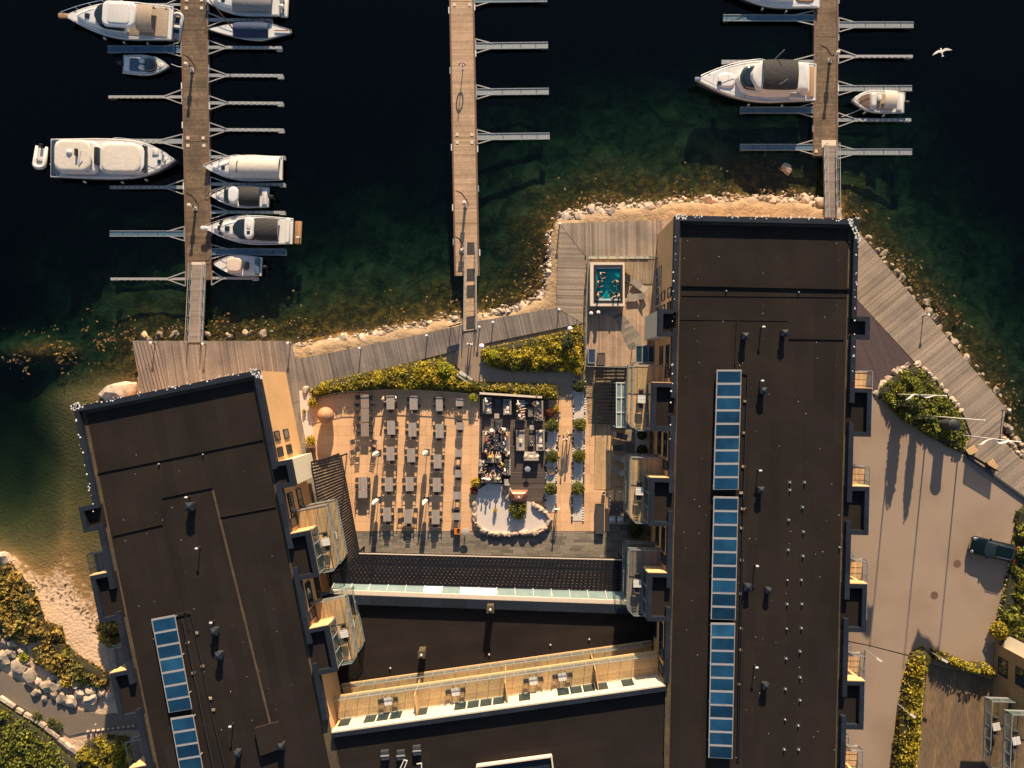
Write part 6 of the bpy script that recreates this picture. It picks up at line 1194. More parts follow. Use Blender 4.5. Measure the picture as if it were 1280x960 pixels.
for ci, (cn, rows) in enumerate(COLS):
    for ri, (x, y, w, d, kind) in enumerate(rows):
        p = P(x, y, 0.73); W_, D_ = w*sc, d*sc; kn = f'table{kind}_{round(w)}_{round(d)}'
        lab = f"{['grey', 'weathered wood', 'small square'][kind]} patio table, {ORD[ri]} from the hedge in the {cn}"
        place(kn, lambda: make_table(W_, D_, 'patio_table', lab, 'tabletop_wood' if kind == 1 else 'tabletop'), p.x, p.y, R(1.0), lab, group='patio tables')
        spots = []
        if kind == 2: spots = [(0, -D_/2-0.05, PI/2, 'below'), (0, D_/2+0.05, -PI/2, 'above')] if ri % 2 else [(0, -D_/2-0.02, PI/2, 'below')]
        elif kind == 1: spots = [(-W_/2-random.uniform(0.15, 0.5), D_/4, 0, 'upper left of'), (-W_/2-random.uniform(0.15, 0.45), -D_/4, 0.3, 'lower left of'), (W_/2+0.12, D_/4, PI, 'upper right of'), (W_/2+random.uniform(0.1, 0.4), -D_/4, PI-0.3, 'lower right of')]
        else:
            e = 0.02 if ri != 3 else 0.06
            spots = [(-W_/2-e, D_/4, 0, 'upper left of'), (-W_/2-e, -D_/4, 0, 'lower left of'), (W_/2+e, D_/4, PI, 'upper right of'), (W_/2+e, -D_/4, PI, 'lower right of')]
            if ci in (1, 2, 3): spots.append((random.uniform(-0.1, 0.1), -D_/2-0.12, PI/2, 'below'))
            if ci == 2 and ri == 4: spots[0] = (-W_/2-0.35, D_/4+0.2, 0, 'upper left of'); spots[2] = (W_/2+0.35, D_/4+0.2, PI, 'upper right of')
        for dx, dy, rot, side in spots:
            chair_at(p.x+dx+random.uniform(-0.03, 0.03), p.y+dy+random.uniform(-0.04, 0.04), rot+random.uniform(-0.12, 0.12), f"patio chair {side} the {ORD[ri]} table, {cn}")
for k, (x, y, r) in enumerate(((441, 552, 1.9), (447, 561, 1.7), (468, 552, 1.3), (467, 561, 1.2))):
    p = P(x, y, 0.4); chair_at(p.x, p.y, r, f"patio chair pulled out below the wooden tables, {['far left', 'near left', 'near right', 'lowest right'][k]}")
p = P(572, 664, 0.6); t = thing('drinks_crate', 'orange crate on a stand beside the round patio table', 'crate', (p.x, p.y, 0)); m = MB(); m.obox((p.x, p.y, 0), 0.55, 0.5, 0.5); m.build('stand', M['chair'], t); m = MB(); m.obox((p.x, p.y, 0.5), 0.66, 0.62, 0.24); m.build('box', M['orange'], t)
m = MB(); m.obox((p.x+0.1, p.y+0.2, 0.74), 0.3, 0.2, 0.12); m.build('lid', M['black'], t)
def round_table(x, y, r, h, label, mat='cushion'):
    p = P(x, y, h); t = thing('round_table', label, 'table', (p.x, p.y, 0)); m = MB(); m.lathe([(r-0.02, h-0.04), (r, h-0.03), (r, h-0.01), (r-0.02, h)], (p.x, p.y, 0), 20); m.build('tabletop', M[mat], t, smooth=30); m = MB(); m.lathe([(r*0.55, 0), (r*0.5, 0.04), (0.05, 0.08), (0.05, h-0.04)], (p.x, p.y, 0), 12); m.build('pedestal', M['steel'], t)
round_table(581.3, 665, 0.43, 0.75, 'round grey table beside the orange crate at the patio edge'); round_table(659.5, 586.6, 0.30, 0.7, 'round grey side table alone on the lounge platform', 'galv')
def parasol(x, y, label):
    p = P(x, y, 0); t = thing('parasol', label, 'parasol', (p.x, p.y, 0), 'closed patio parasols'); m = MB(); m.tube([p, p+Vector((0, 0, 3.6))], 0.03, 6); m.build('pole', M['white2'], t); m = MB(); n = 12
    m.loft([[(p.x+r*(1+0.22*(k % 2))*math.cos(2*PI*k/n), p.y+r*(1+0.22*(k % 2))*math.sin(2*PI*k/n), z) for k in range(n)] for r, z in ((0.10, 0.9), (0.21, 1.0), (0.26, 1.5), (0.21, 2.3), (0.13, 3.1), (0.07, 3.5), (0.03, 3.62))]); m.build('canopy', M['cream'], t, smooth=30); m = MB(); m.obox((p.x, p.y, 0), 0.55, 0.55, 0.07); m.build('base', M['chair'], t); m = MB(); m.lathe([(0.25, 1.75), (0.25, 1.82)], p, 12); m.build('tie_band', M['tan_vinyl'], t)
for x, y, lab in ((473.5, 565.5, 'upper left'), (534, 564.5, 'upper right'), (473, 624, 'lower left'), (533.5, 624.5, 'lower right')): parasol(x, y, f'closed white parasol, {lab} of four among the patio tables')
# ---------------------------------------------------------------- lounge sofas
def sofa(x0, x1, y0, y1, back, label, seats=2, pillows=(), mat='cushion', z=0.06, name='sofa', cat='sofa'):
    A = P(x0, y1, 0.6); B = P(x1, y0, 0.6); ax, bx, ay, by = A.x, B.x, A.y, B.y; t = thing(name, label, cat, ((ax+bx)/2, (ay+by)/2, z), 'lounge seating'); bt = 0.2
    m = MB(); m.box(ax, bx, ay, by, z, z+0.26); m.build('base', M['wicker'], t)
    bk = {'l': (ax, ax+bt, ay, by), 'r': (bx-bt, bx, ay, by), 't': (ax, bx, by-bt, by), 'b': (ax, bx, ay, ay+bt)}[back]; m = MB(); m.mound(rrect(*bk, 0.05), [(z+0.26, 0), (z+0.66, 0), (z+0.72, 0.03)]); m.build('backrest', M['wicker'], t)
    sx0, sx1, sy0, sy1 = ax+(bt if back == 'l' else 0.03), bx-(bt if back == 'r' else 0.03), ay+(bt if back == 'b' else 0.03), by-(bt if back == 't' else 0.03)
    for k in range(seats):
        if back in 'lr': r = (sx0, sx1, sy0+(sy1-sy0)*k/seats+0.01, sy0+(sy1-sy0)*(k+1)/seats-0.01)
        else: r = (sx0+(sx1-sx0)*k/seats+0.01, sx0+(sx1-sx0)*(k+1)/seats-0.01, sy0, sy1)
        m = MB(); m.mound(rrect(*r, 0.06), [(z+0.26, 0.01), (z+0.36, 0), (z+0.40, 0.04)]); m.build('seat_cushion', M[mat], t, smooth=40)
    if back in 'lr':
        for yy in (ay, by-0.12): m = MB(); m.box(ax, bx, yy, yy+0.12, z+0.26, z+0.52); m.build('armrest', M['wicker'], t)
    for (px_, py_, a, mt) in pillows:
        q = P(px_, py_, 0.7); m = MB(); m.mound([(q.x+math.cos(a)*u-math.sin(a)*v, q.y+math.sin(a)*u+math.cos(a)*v) for u, v in rrect(-0.24, 0.24, -0.16, 0.16, 0.08)], [(z+0.4, 0.04), (z+0.5, 0), (z+0.56, 0.07)]); m.build('pillow', M[mt], t, smooth=60)
sofa(603.5, 614.5, 497, 517, 'l', 'grey sofa in the top left corner of the lounge', pillows=[(609, 513.5, 0.2, 'cushion_lt')]); sofa(629, 639.3, 499, 518.5, 'r', 'grey sofa with two cream pillows, second along the lounge wall', pillows=[(632, 503.5, 0.3, 'bluegrate'), (634.5, 511, 1.3, 'cushion_lt'), (634, 516, 0, 'cushion_lt')])
sofa(602.8, 614, 539, 565.5, 'l', 'grey sofa with a guest in red, left side of the lounge', 3); sofa(625.5, 637.5, 540, 566, 'r', 'grey sofa facing the guest in red, middle of the lounge', 3)
sofa(646, 656.5, 500, 525, 'l', 'grey sofa with three guests below the lounge wall', 3); sofa(667.5, 679, 501, 526, 'r', 'grey sofa in the top right corner of the lounge', 3)
sofa(645, 656, 538, 563.5, 'l', 'empty grey sofa with one cream pillow, left of the glassware table', 3, [(651, 552, 1.5, 'cushion_lt')]); sofa(670, 680.7, 538, 563.5, 'r', 'empty grey sofa with cream pillows at the right lounge edge', 3, [(675, 539.5, 0.1, 'cushion_lt'), (676, 552, 1.4, 'cushion_lt'), (676, 558, 0.1, 'cushion_lt')])
sofa(654.8, 673.5, 565, 576, 'b', 'empty grey sofa with cream pillows facing away from the fire hood', 2, [(657, 570, 1.2, 'cushion_lt'), (664, 571.5, 0, 'cushion_lt'), (671.5, 571, 0.9, 'cushion_lt')])
for x0, x1, y0, y1, lab in ((629.3, 637.3, 599, 607.5, 'grey armchair beside the gravel garden boulders'), (608.5, 617.5, 568, 578.5, 'armchair of the guest in orange'), (618.5, 627.5, 568, 578.5, 'armchair of the guest in pale green'), (598.5, 607, 575, 583, 'armchair at the left lounge edge, upper of two'), (598, 606.5, 584, 592, 'armchair at the left lounge edge, lower of two')): sofa(x0, x1, y0, y1, 'b', lab, 1, name='armchair', cat='armchair')
sofa(630, 638.5, 575, 594, 'r', 'grey sofa at the lower middle edge of the lounge', 2); sofa(601, 627, 593, 603.5, 'b', 'long grey sofa along the lower lounge edge', 4)
def low_table(x0, x1, y0, y1, label, mat='steel', h=0.42, bits=0, name='lounge_table'):
    A = P(x0, y1, h); B = P(x1, y0, h); t = thing(name, label, 'table', ((A.x+B.x)/2, (A.y+B.y)/2, 0.06), 'lounge tables'); m = MB(); m.mound(rrect(A.x, B.x, A.y, B.y, 0.04), [(h, 0), (h+0.05, 0), (h+0.055, 0.01)]); m.build('tabletop', M[mat], t)
    for x in (A.x+0.06, B.x-0.06):
        for y in (A.y+0.06, B.y-0.06): m = MB(); m.bar((x, y, 0.06), (x, y, h), 0.05); m.build('leg', M['chair'], t)
    for k in range(bits):
        x, y = random.uniform(A.x+0.1, B.x-0.1), random.uniform(A.y+0.1, B.y-0.1); m = MB(); m.lathe([(0.035, 0), (0.04, 0.1), (0.03, 0.1)], (x, y, h+0.056), 8); tag(m.build('drinking_glass', M['white2'], loc=(x, y, h+0.056)), f'drinking glass on the {label}', 'glass', f'glasses on the {label}'[:60])
low_table(619, 626, 499.5, 505.5, 'dark table between the two upper left sofas'); low_table(619.3, 626, 526, 537.5, 'dark tray table above the lounge party', bits=3); low_table(616.5, 623.5, 543, 562.5, 'dark table between the party sofas', bits=4); low_table(609.5, 624.5, 583, 592, 'dark table amid the lower left party', bits=5); low_table(660, 666.3, 509.5, 521, 'dark table before the three guests', 'slate', bits=1); low_table(661, 667.3, 544, 558, 'dark table set with glassware', 'deck_dark', bits=9)
low_table(618, 624, 517, 523, 'grey footstool below the upper left sofas', 'cushion', 0.36, name='footstool'); low_table(662, 668, 531.5, 537, 'grey footstool between the right sofas', 'cushion', 0.36, name='footstool')
# copper planter in the left planting strip
p = P(688.5, 589, 0.3); t = thing('planter_bowl', 'shallow copper bowl in the planting strip beside the lounge', 'planter', (p.x, p.y, 0)); m = MB(); m.lathe([(0.2, 0), (0.32, 0.2), (0.36, 0.32), (0.31, 0.32), (0.28, 0.24)], p.xy.to_3d(), 18); m.build('bowl', M['terracotta'], t, smooth=40); m = MB(); m.lathe([(0.30, 0.2), (0.28, 0.27)], p.xy.to_3d(), 18); m.build('filling', M['wood_new'], t)
for k, y in enumerate((496, 516, 522, 545, 572)): p = P(699, y, 0.5); t = thing('path_light', f'short dark path light beside the lounge path, {ORD[k]} from the hedge', 'lamp', (p.x, p.y, 0), 'path lights'); m = MB(); m.obox((p.x, p.y, 0), 0.1, 0.1, 0.5); m.build('post', M['chair'], t); m = MB(); m.obox((p.x, p.y, 0.5), 0.28, 0.2, 0.07); m.build('head', M['chair'], t)
# ---------------------------------------------------------------- spa terrace
pool = thing('plunge_pool', 'raised teal plunge pool with black rim on the spa terrace', 'pool', tuple(P(759.5, 355, 0).xy)+(0,)); ZP = 0.95
def ringbox(name, o, i, z0, z1, mat, parent):   # o, i: (x0,x1,y0,y1) pixels at z1
    def W(q): a = P(q[0], q[3], z1); b = P(q[1], q[2], z1); return a.x, b.x, a.y, b.y
    ax, bx, ay, by = W(o); cx, dx, cy, dy = W(i); m = MB(); m.box(ax, cx, ay, by, z0, z1); m.box(dx, bx, ay, by, z0, z1); m.box(cx, dx, ay, cy, z0, z1-0.002); m.box(cx, dx, dy, by, z0, z1-0.002); return m.build(name, mat, parent)
ringbox('timber_surround', (737.8, 780.8, 328, 382.5), (742, 778.5, 331, 378.5), 0.0, ZP, M['cushion_lt'], pool); ringbox('black_rim', (742, 778.5, 331, 378.5), (745.3, 775.5, 334, 375.6), 0.3, ZP+0.03, M['black'], pool)
M['poolliner'] = pm('teal_pool_liner', (0.03, 0.46, 0.52), 0.5, 0.1, 1); M['poolstep'] = pm('teal_pool_steps', (0.05, 0.42, 0.46), 0.5, 0.1, 1); M['poolwater'] = pm('pool_water', (0.01, 0.10, 0.12), 0.03, 0.1, 2, spec=0.6, bump=0.01, bscale=5, alpha=(0.16, (0.60, 0.94, 0.95)))
A = P(745.3, 375.6, 0.9); B = P(775.5, 334, 0.9); m = MB(); m.box(A.x-.02, B.x+.02, A.y-.02, B.y+.02, 0.02, 0.12); m.build('liner', M['poolliner'], pool)
m = MB(); m.box(A.x, B.x, A.y, A.y+0.2, 0.12, 0.88); m.box(A.x, A.x+0.16, A.y+.2, B.y, 0.12, 0.7); m.build('bench', M['poolstep'], pool)
for k in range(3):
    e = 0.55+k*0.26; m = MB(); m.prism([(B.x, B.y), (B.x-e*1.9, B.y), (B.x-e*0.5-0.45, B.y-0.55*e-0.15), (B.x-0.45*e, B.y-e*1.35-0.3), (B.x, B.y-e*1.35-0.3)], 0.12, 0.74-k*0.17); m.build('step', M['poolstep'], pool)
m = MB(); m.box(A.x, B.x, B.y-0.14, B.y, 0.12, 0.89); m.box(A.x, B.x, A.y, A.y+0.14, 0.885, 0.93); m.build('inner_ledge', M['rubber'], pool)
m = MB(); m.box(A.x, B.x, A.y, B.y, 0.80, 0.82); m.build('pool_water', M['poolwater'], pool)
m = MB(); a = [P(773.5+3*math.cos(u), 359+5*math.sin(u), 1.15) for u in np.linspace(1.9, 4.4, 6)]; m.tube(a, 0.03, 6); m.build('grab_rail', M['chrome'], pool)
# glass fence round the spa terrace
t = thing('glass_fence', 'glass fence with pale rail around the spa terrace', 'fence', tuple(P(733, 390, 0))); railing(t, [P2(829, 322, 0), P2(734.5, 322.5, 0), P2(732, 390, 0), P2(731, 458, 0), P2(783, 459.5, 0)], 0.0, 1.05, metal='galv', step=1.05)
for k in range(6): m = MB(); m.bar(P(736+k*12.6, 321.8, 0.06), P(747.5+k*12.6, 321.8, 0.06), 0.26, 0.12); m.build('sill_block', M['cushion_lt'], t)
def lounger(x, y, a, label, mat='cushion', L=1.8, W=0.66):
    p = P(x, y, 0.35); t = thing('sun_lounger', label, 'lounger', (p.x, p.y, 0), local=True); t.rotation_euler = (0, 0, R(a)); t.location.z = 0.01; m = MB(); m.loft([[(-L/2, -W/2, 0.27), (L*0.15, -W/2, 0.27), (L*0.15, W/2, 0.27), (-L/2, W/2, 0.27)], [(-L/2, -W/2, 0.33), (L*0.15, -W/2, 0.33), (L*0.15, W/2, 0.33), (-L/2, W/2, 0.33)]]); m.build('bed', M[mat], t)
    m = MB(); m.loft([[(L*0.155, -W/2, 0.28), (L/2, -W/2, 0.62), (L/2, W/2, 0.62), (L*0.155, W/2, 0.28)], [(L*0.155, -W/2, 0.34), (L/2-0.02, -W/2, 0.68), (L/2-0.02, W/2, 0.68), (L*0.155, W/2, 0.34)]]); m.build('backrest', M[mat], t)
    for sx in (-0.42, 0.1):
        for sy in (-1, 1): m = MB(); m.bar((sx*L, sy*W*0.42, 0), (sx*L, sy*W*0.42, 0.28), 0.05); m.build('leg', M['steel'], t)
lounger(799, 357, -38, 'grey sun lounger beside the plunge pool, upper of two', 'wicker'); lounger(795, 371, 5, 'grey sun lounger beside the plunge pool, lower of two', 'wicker')
for k, (x, y) in enumerate(((775, 545), (775, 560), (774, 573), (772, 588))): lounger(x, y, [-12, 2, -18, -35][k], f'dark lounger on the side deck, {ORD[k]} down from the white frame', 'wicker' if k > 1 else 'chair', 1.5, 0.6)
def planter(x0, x1, y0, y1, h, label, mat='chair', top='black', name='planter_box', cat='planter'):
    A = P(x0, y1, h); B = P(x1, y0, h); t = thing(name, label, cat, ((A.x+B.x)/2, (A.y+B.y)/2, 0)); m = MB(); m.box(A.x, B.x, A.y, B.y, 0, h-0.05); m.build('box', M[mat], t); m = MB()
    for q in ((A.x-.02, B.x+.02, A.y-.02, A.y+.07), (A.x-.02, B.x+.02, B.y-.07, B.y+.02), (A.x-.02, A.x+.07, A.y+.07, B.y-.07), (B.x-.07, B.x+.02, A.y+.07, B.y-.07)): m.box(*q, h-0.05, h)
    m.build('rim', M['galv'] if cat == 'tub' else M[mat], t); m = MB(); m.box(A.x+.07, B.x-.07, A.y+.07, B.y-.07, h-0.05, h-0.03); m.build('filling', M[top], t)
planter(781, 788, 345, 352, 0.6, 'black cube table beside the plunge pool'); planter(735, 744.5, 436, 454, 0.7, 'dark cold tub with pale rim in the spa corner', 'steel', 'navy_can', 'cold_tub', 'tub'); planter(747, 756.5, 441, 456, 0.35, 'low dark box standing in for a shadow beside the cold tub', 'deck_dark', 'deck_dark')  # last one: low dark box added where a box shadow lies
p = P(784, 340, 0.2); t = thing('driftwood_seat', 'curved brown wooden seat beside the plunge pool corner', 'seat', (p.x, p.y, 0)); m = MB(); m.mound([(p.x+x, p.y+y) for x, y in ((-0.28, 0.4), (-0.3, 0.0), (0.0, -0.3), (0.38, -0.42), (0.34, -0.2), (0.05, 0.1), (-0.1, 0.42))], [(0, 0.03), (0.25, 0), (0.3, 0.05)]); m.build('body', M['teak'], t, smooth=40)
for k, (x, y) in enumerate(((739, 391.5), (748, 390.5))):
    p = P(x, y, 1.15); t = thing('lantern_post', f"{'left' if k == 0 else 'right'} of two stout lantern posts below the plunge pool", 'lamp', (p.x, p.y, 0)); m = MB(); m.obox((p.x, p.y, 0), 0.36, 0.36, 0.9); m.build('column', M['chair'], t); m = MB(); m.lathe([(0.16, 0.9), (0.2, 1.0), (0.2, 1.1), (0.08, 1.17)], p.xy.to_3d(), 12); m.build('lantern', M['white2'], t, smooth=40)
def lean_to(label, x0, x1, y0, y1, z, nx_, ny_, mat, pmat='glass', name='glass_lean_to'):
    A = P(x0, y1, z); B = P(x1, y0, z); t = thing(name, label, 'canopy', ((A.x+B.x)/2, (A.y+B.y)/2, 0)); w = 0.08
    for k in range(nx_+1): x = A.x+(B.x-A.x)*k/nx_; m = MB(); m.bar((x, A.y, z), (x, B.y, z), w, 0.1); m.build('rafter', M[mat], t)
    for k in range(ny_+1): y = A.y+(B.y-A.y)*k/ny_; m = MB(); m.bar((A.x, y, z+0.005), (B.x, y, z+0.005), w*1.3, 0.12); m.build('purlin', M[mat], t)
    for i in range(nx_):
        for j in range(ny_): m = MB(); m.box(A.x+(B.x-A.x)*i/nx_+w*.6, A.x+(B.x-A.x)*(i+1)/nx_-w*.6, A.y+(B.y-A.y)*j/ny_+w*.7, A.y+(B.y-A.y)*(j+1)/ny_-w*.7, z-0.03, z-0.01); m.build('pane', M[pmat], t)
    for x, y in ((A.x, A.y), (A.x, B.y)): m = MB(); m.bar((x, y, 0), (x, y, z-0.05), 0.08); m.build('post', M[mat], t)
lean_to('grey framed glass lean to below the cream bay', 795, 818, 432, 453, 2.5, 3, 1, 'galv'); lean_to('white framed glazed porch beside the slatted pergola', 770.5, 782.5, 478.5, 534, 2.7, 2, 3, 'white2', 'canopyglass')
# dining corner below the side deck
low_table(759.5, 779.5, 613, 641, 'big black dining table below the side deck', 'deck_dark', 0.74, 8, name='dining_table'); planter(744.5, 755, 630, 667, 0.45, 'dark bench box along the patio edge by the dining table', 'chair', 'chair', 'bench_box', 'bench')
for k, (x, y) in enumerate(((766, 650.5), (776, 650.5))): sofa(x-4.5, x+4.5, y-5, y+5, 'b', f"white cushioned armchair below the dining table, {'left' if k == 0 else 'right'} one", 1, [(x, y, 0, 'white2')], 'white2', 0.0, 'armchair', 'armchair')
p = P(755, 616.5, 0.4); t = thing('bucket', 'small white bucket beside the black dining table', 'bucket', (p.x, p.y, 0)); m = MB(); m.lathe([(0.16, 0.0), (0.2, 0.38), (0.17, 0.38), (0.14, 0.05)], p.xy.to_3d(), 14); m.build('pail', M['cushion_lt'], t, smooth=40); m = MB(); m.tube([(p.x-0.19, p.y, 0.37), (p.x, p.y+0.15, 0.4), (p.x+0.19, p.y, 0.37)], 0.012, 5); m.build('handle', M['chrome'], t)
# balcony furniture: one white table with two chairs on each terrace
for k, (f, s, d, z, who) in enumerate(BALC_SETS):
    q = f.pt(s, d, z); a = math.atan2(f.u.y, f.u.x); lv = 'upper' if z > 5 else 'lower'; nn = [i for i, bs in enumerate(BALC_SETS) if bs[4] == who and bs[3] == z].index(k)
    wh = f'{ORD[nn]} {lv} balcony of the {who} from the ' + ('right' if who == 'connecting wing' else 'harbour')
    place('balc_table', lambda: make_table(0.75, 0.75, 'balcony_table', '', 'white2'), q.x, q.y, a, f'small white table on the {wh}', z, 'balcony tables')
    for sg, side in ((-1, 'one side'), (1, 'other side')): c = f.pt(s+sg*0.68, d, z); chair_at(c.x, c.y, a+(0 if sg < 0 else PI), f"{'near' if sg < 0 else 'far'} chair, {wh}", z, 'balcony chairs')
# ---------------------------------------------------------------- neighbouring building in the bottom right corner
nb = thing('neighbour_building', 'brown neighbouring block with balconies in the bottom right corner', 'building', tuple(P(1300, 930, 0))); fp = [P2(*c, 0) for c in ((1243, 803), (1420, 896), (1500, 1150), (1222, 1150), (1239, 920))]
M['nwall'] = pm('brown_render', (0.30, 0.19, 0.085), 0.85, 0.1, 1.5); m = MB(); m.prism(fp, -0.3, 9.0); m.build('wall', M['nwall'], nb); m = MB(); m.prism(inset(ccw(fp), 0.3), 9.0, 9.05); m.build('roof', M['felt'], nb)
class FF(Facade):
    def __init__(s, a, b_): s.o = Vector(a); s.u = (Vector(b_)-s.o); s.L = s.u.length; s.u.normalize(); s.n = Vector((s.u.y, -s.u.x)); s.z = 9
fN = FF(fp[0], fp[4]); fN.n = fN.n if fN.n.x < 0 else -fN.n; fN2 = FF(fp[0], fp[1]); fN2.n = fN2.n if fN2.n.y > 0 else -fN2.n; fN3 = FF(fp[4], fp[3]); fN3.n = fN3.n if fN3.n.x < 0 else -fN3.n
for z in (0.8, 3.6, 6.4): win(nb, fN, 1.2, 2.9, z, z+1.5, 2); win(nb, fN3, 3.5, 5.0, z, z+1.9)
for z in (6.2, 3.1): balcony(nb, fN, 4.6, 11.6, 2.6, z, mat='pontoon', glass=True)
for i, z in enumerate((6.2, 3.1)):
    q = fN.pt(7.2, 1.9, z); place('balc_table', None, q.x, q.y, 0.2, f"small white table on the {'upper' if i == 0 else 'lower'} neighbour balcony", z, 'balcony tables')
    for sg in (-1, 1): c = fN.pt(7.2+sg*0.68, 1.9, z); chair_at(c.x, c.y, math.atan2(fN.u.y, fN.u.x)+(0 if sg < 0 else PI), f"dark chair {'above' if sg < 0 else 'below'} the table, {'upper' if i == 0 else 'lower'} neighbour balcony", z, 'balcony chairs')
m = MB(); m.prism([fN2.xy(0.6, -0.2), fN2.xy(0.6, 1.3), fN2.xy(6.0, 1.3), fN2.xy(6.0, -0.2)], 0.3, 5.0); m.build('cream_bay', M['wall_cream'], nb)
# ---------------------------------------------------------------- people
random.seed(17)
def col(name, c, r=0.85): return pm(name, c, r, 0.08, 9)
SKIN = [col('skin_light', (0.52, 0.30, 0.20), 0.6), col('skin_tan', (0.42, 0.23, 0.14), 0.6)]
HAIR = [col('hair_brown', (0.06, 0.035, 0.02)), col('hair_blond', (0.42, 0.27, 0.12)), col('hair_dark', (0.015, 0.012, 0.01)), col('hair_grey', (0.35, 0.32, 0.29))]
CL = {k: col('cloth_'+k, c) for k, c in dict(white=(0.72, 0.66, 0.6), pink=(0.62, 0.42, 0.38), black=(0.02, 0.02, 0.025), navy=(0.025, 0.04, 0.09), red=(0.6, 0.06, 0.02), orange=(0.75, 0.30, 0.03), yellow=(0.62, 0.40, 0.05), blue=(0.25, 0.38, 0.50), grey=(0.30, 0.29, 0.29), green=(0.45, 0.47, 0.33), denim=(0.07, 0.11, 0.18), beige=(0.55, 0.42, 0.30)).items()}
def body_mesh(name, J, E):
    """J: joint -> (x, y, z, rx, ry); E: (a, b, slot). one skinned surface; slots 0 skin 1 top 2 legs 3 shoes"""
    names = list(J); me = bpy.data.meshes.new(name); me.from_pydata([J[n][:3] for n in names], [(names.index(a), names.index(b)) for a, b, _ in E], [])
    ob = bpy.data.objects.new(name, me); C.objects.link(ob); md = ob.modifiers.new('skin', 'SKIN'); md.use_smooth_shade = True
    for i, n in enumerate(names): sv = me.skin_vertices[0].data[i]; sv.radius = J[n][3:5]; sv.use_root = (n == 'pelvis')
    s = ob.modifiers.new('sub', 'SUBSURF'); s.levels = 1; s.render_levels = 1
    dg = bpy.context.evaluated_depsgraph_get(); dg.update(); out = bpy.data.meshes.new_from_object(ob.evaluated_get(dg)); bpy.data.objects.remove(ob); out.name = name
    segs = [(Vector(J[a][:3]), Vector(J[b][:3]), sl) for a, b, sl in E]; out.materials.clear()
    for k in range(4): out.materials.append(SKIN[0])
    for f in out.polygons:
        c = f.center; best = (1e9, 0)
        for a, b, sl in segs:
            d = b-a; t = max(0, min(1, (c-a).dot(d)/max(1e-9, d.dot(d)))); r = (c-a-d*t).length
            if r < best[0]: best = (r, sl)
        f.material_index = best[1]; f.use_smooth = True
    return out
EDG = [('pelvis', 'belly', 1), ('belly', 'chest', 1), ('chest', 'neck', 1), ('neck', 'chin', 0), ('chin', 'head', 0), ('head', 'crown', 0)]
for s in 'lr': EDG += [('chest', 'sh'+s, 1), ('sh'+s, 'el'+s, 1), ('el'+s, 'wr'+s, 0), ('wr'+s, 'ha'+s, 0), ('ha'+s, 'fi'+s, 0), ('wr'+s, 'th'+s, 0), ('pelvis', 'hip'+s, 2), ('hip'+s, 'kn'+s, 2), ('kn'+s, 'an'+s, 2), ('an'+s, 'toe'+s, 3)]
def pose(pel, lean, knl, knr, anl, anr, ell, elr, wrl, wrr):
    """pelvis height, forward lean of the trunk, then joints; the figure faces +y"""
    up = Vector((0, math.sin(lean), math.cos(lean))); p = Vector((0, 0, pel)); ch = p+up*0.42; nk = p+up*0.57; hd = nk+Vector((0, 0.02+0.4*math.sin(lean)*0.2, 0.09)); J = {}
    J['pelvis'] = (*p, .15, .11); J['belly'] = (*(p+up*0.2), .135, .10); J['chest'] = (*ch, .145, .11); J['neck'] = (*nk, .05, .05); J['chin'] = (*hd, .068, .075); J['head'] = (*(hd+Vector((0, 0.01, 0.09))), .085, .10); J['crown'] = (*(hd+Vector((0, 0, 0.15))), .06, .07)
    for s, k, a, e, w in (('l', knl, anl, ell, wrl), ('r', knr, anr, elr, wrr)):
        sx = -1 if s == 'l' else 1; J['sh'+s] = (*(ch+Vector((sx*0.19, 0, 0.06))), .058, .058); J['el'+s] = (sx*e[0], e[1], e[2], .043, .043); J['wr'+s] = (sx*w[0], w[1], w[2], .030, .030)
        d = (Vector((sx*w[0], w[1], w[2]))-Vector((sx*e[0], e[1], e[2]))).normalized(); wv = Vector((sx*w[0], w[1], w[2])); J['ha'+s] = (*(wv+d*0.08), .036, .022); J['fi'+s] = (*(wv+d*0.17), .022, .014); J['th'+s] = (*(wv+d*0.07+Vector((-sx*0.045, 0.01, 0.01))), .012, .012)
        J['hip'+s] = (*(p+Vector((sx*0.10, 0, -0.06))), .085, .085); J['kn'+s] = (sx*k[0], k[1], k[2], .062, .062); J['an'+s] = (sx*a[0], a[1], a[2], .042, .042); J['toe'+s] = (sx*(a[0]+.02), a[1]+0.17, max(0.04, a[2]-0.05), .042, .03)
    return J, tuple(hd)
POSES = {'stand': pose(.95, 0.0, (.11, .02, .50), (.11, .03, .50), (.12, -.02, .08), (.12, 0, .08), (.27, -.03, 1.16), (.27, -.02, 1.16), (.26, .10, .95), (.25, .12, .95)),
         'walk': pose(.93, 0.06, (.10, .22, .52), (.10, -.02, .50), (.11, .30, .10), (.11, -.38, .14), (.26, -.16, 1.14), (.26, .16, 1.14), (.25, .0, .92), (.25, .32, .98)),
         'sit': pose(.56, -0.12, (.13, .46, .54), (.15, .45, .54), (.14, .50, .08), (.17, .46, .08), (.29, .0, .78), (.29, .02, .78), (.16, .24, .66), (.18, .26, .66)),
         'sit_lean': pose(.56, 0.42, (.16, .45, .54), (.16, .45, .54), (.15, .42, .08), (.18, .48, .08), (.28, .34, .74), (.28, .34, .74), (.10, .58, .76), (.14, .60, .74)),
         'recline': pose(.55, -0.45, (.12, .46, .52), (.16, .44, .56), (.14, .86, .30), (.18, .60, .12), (.38, -.25, .82), (.36, -.1, .78), (.40, -.02, .62), (.20, .20, .66)),
         'bathe': pose(.42, -0.10, (.13, .44, .40), (.16, .43, .42), (.14, .78, .22), (.18, .74, .20), (.34, .02, .66), (.33, .06, .66), (.30, .30, .72), (.24, .34, .74))}
BODY = {}
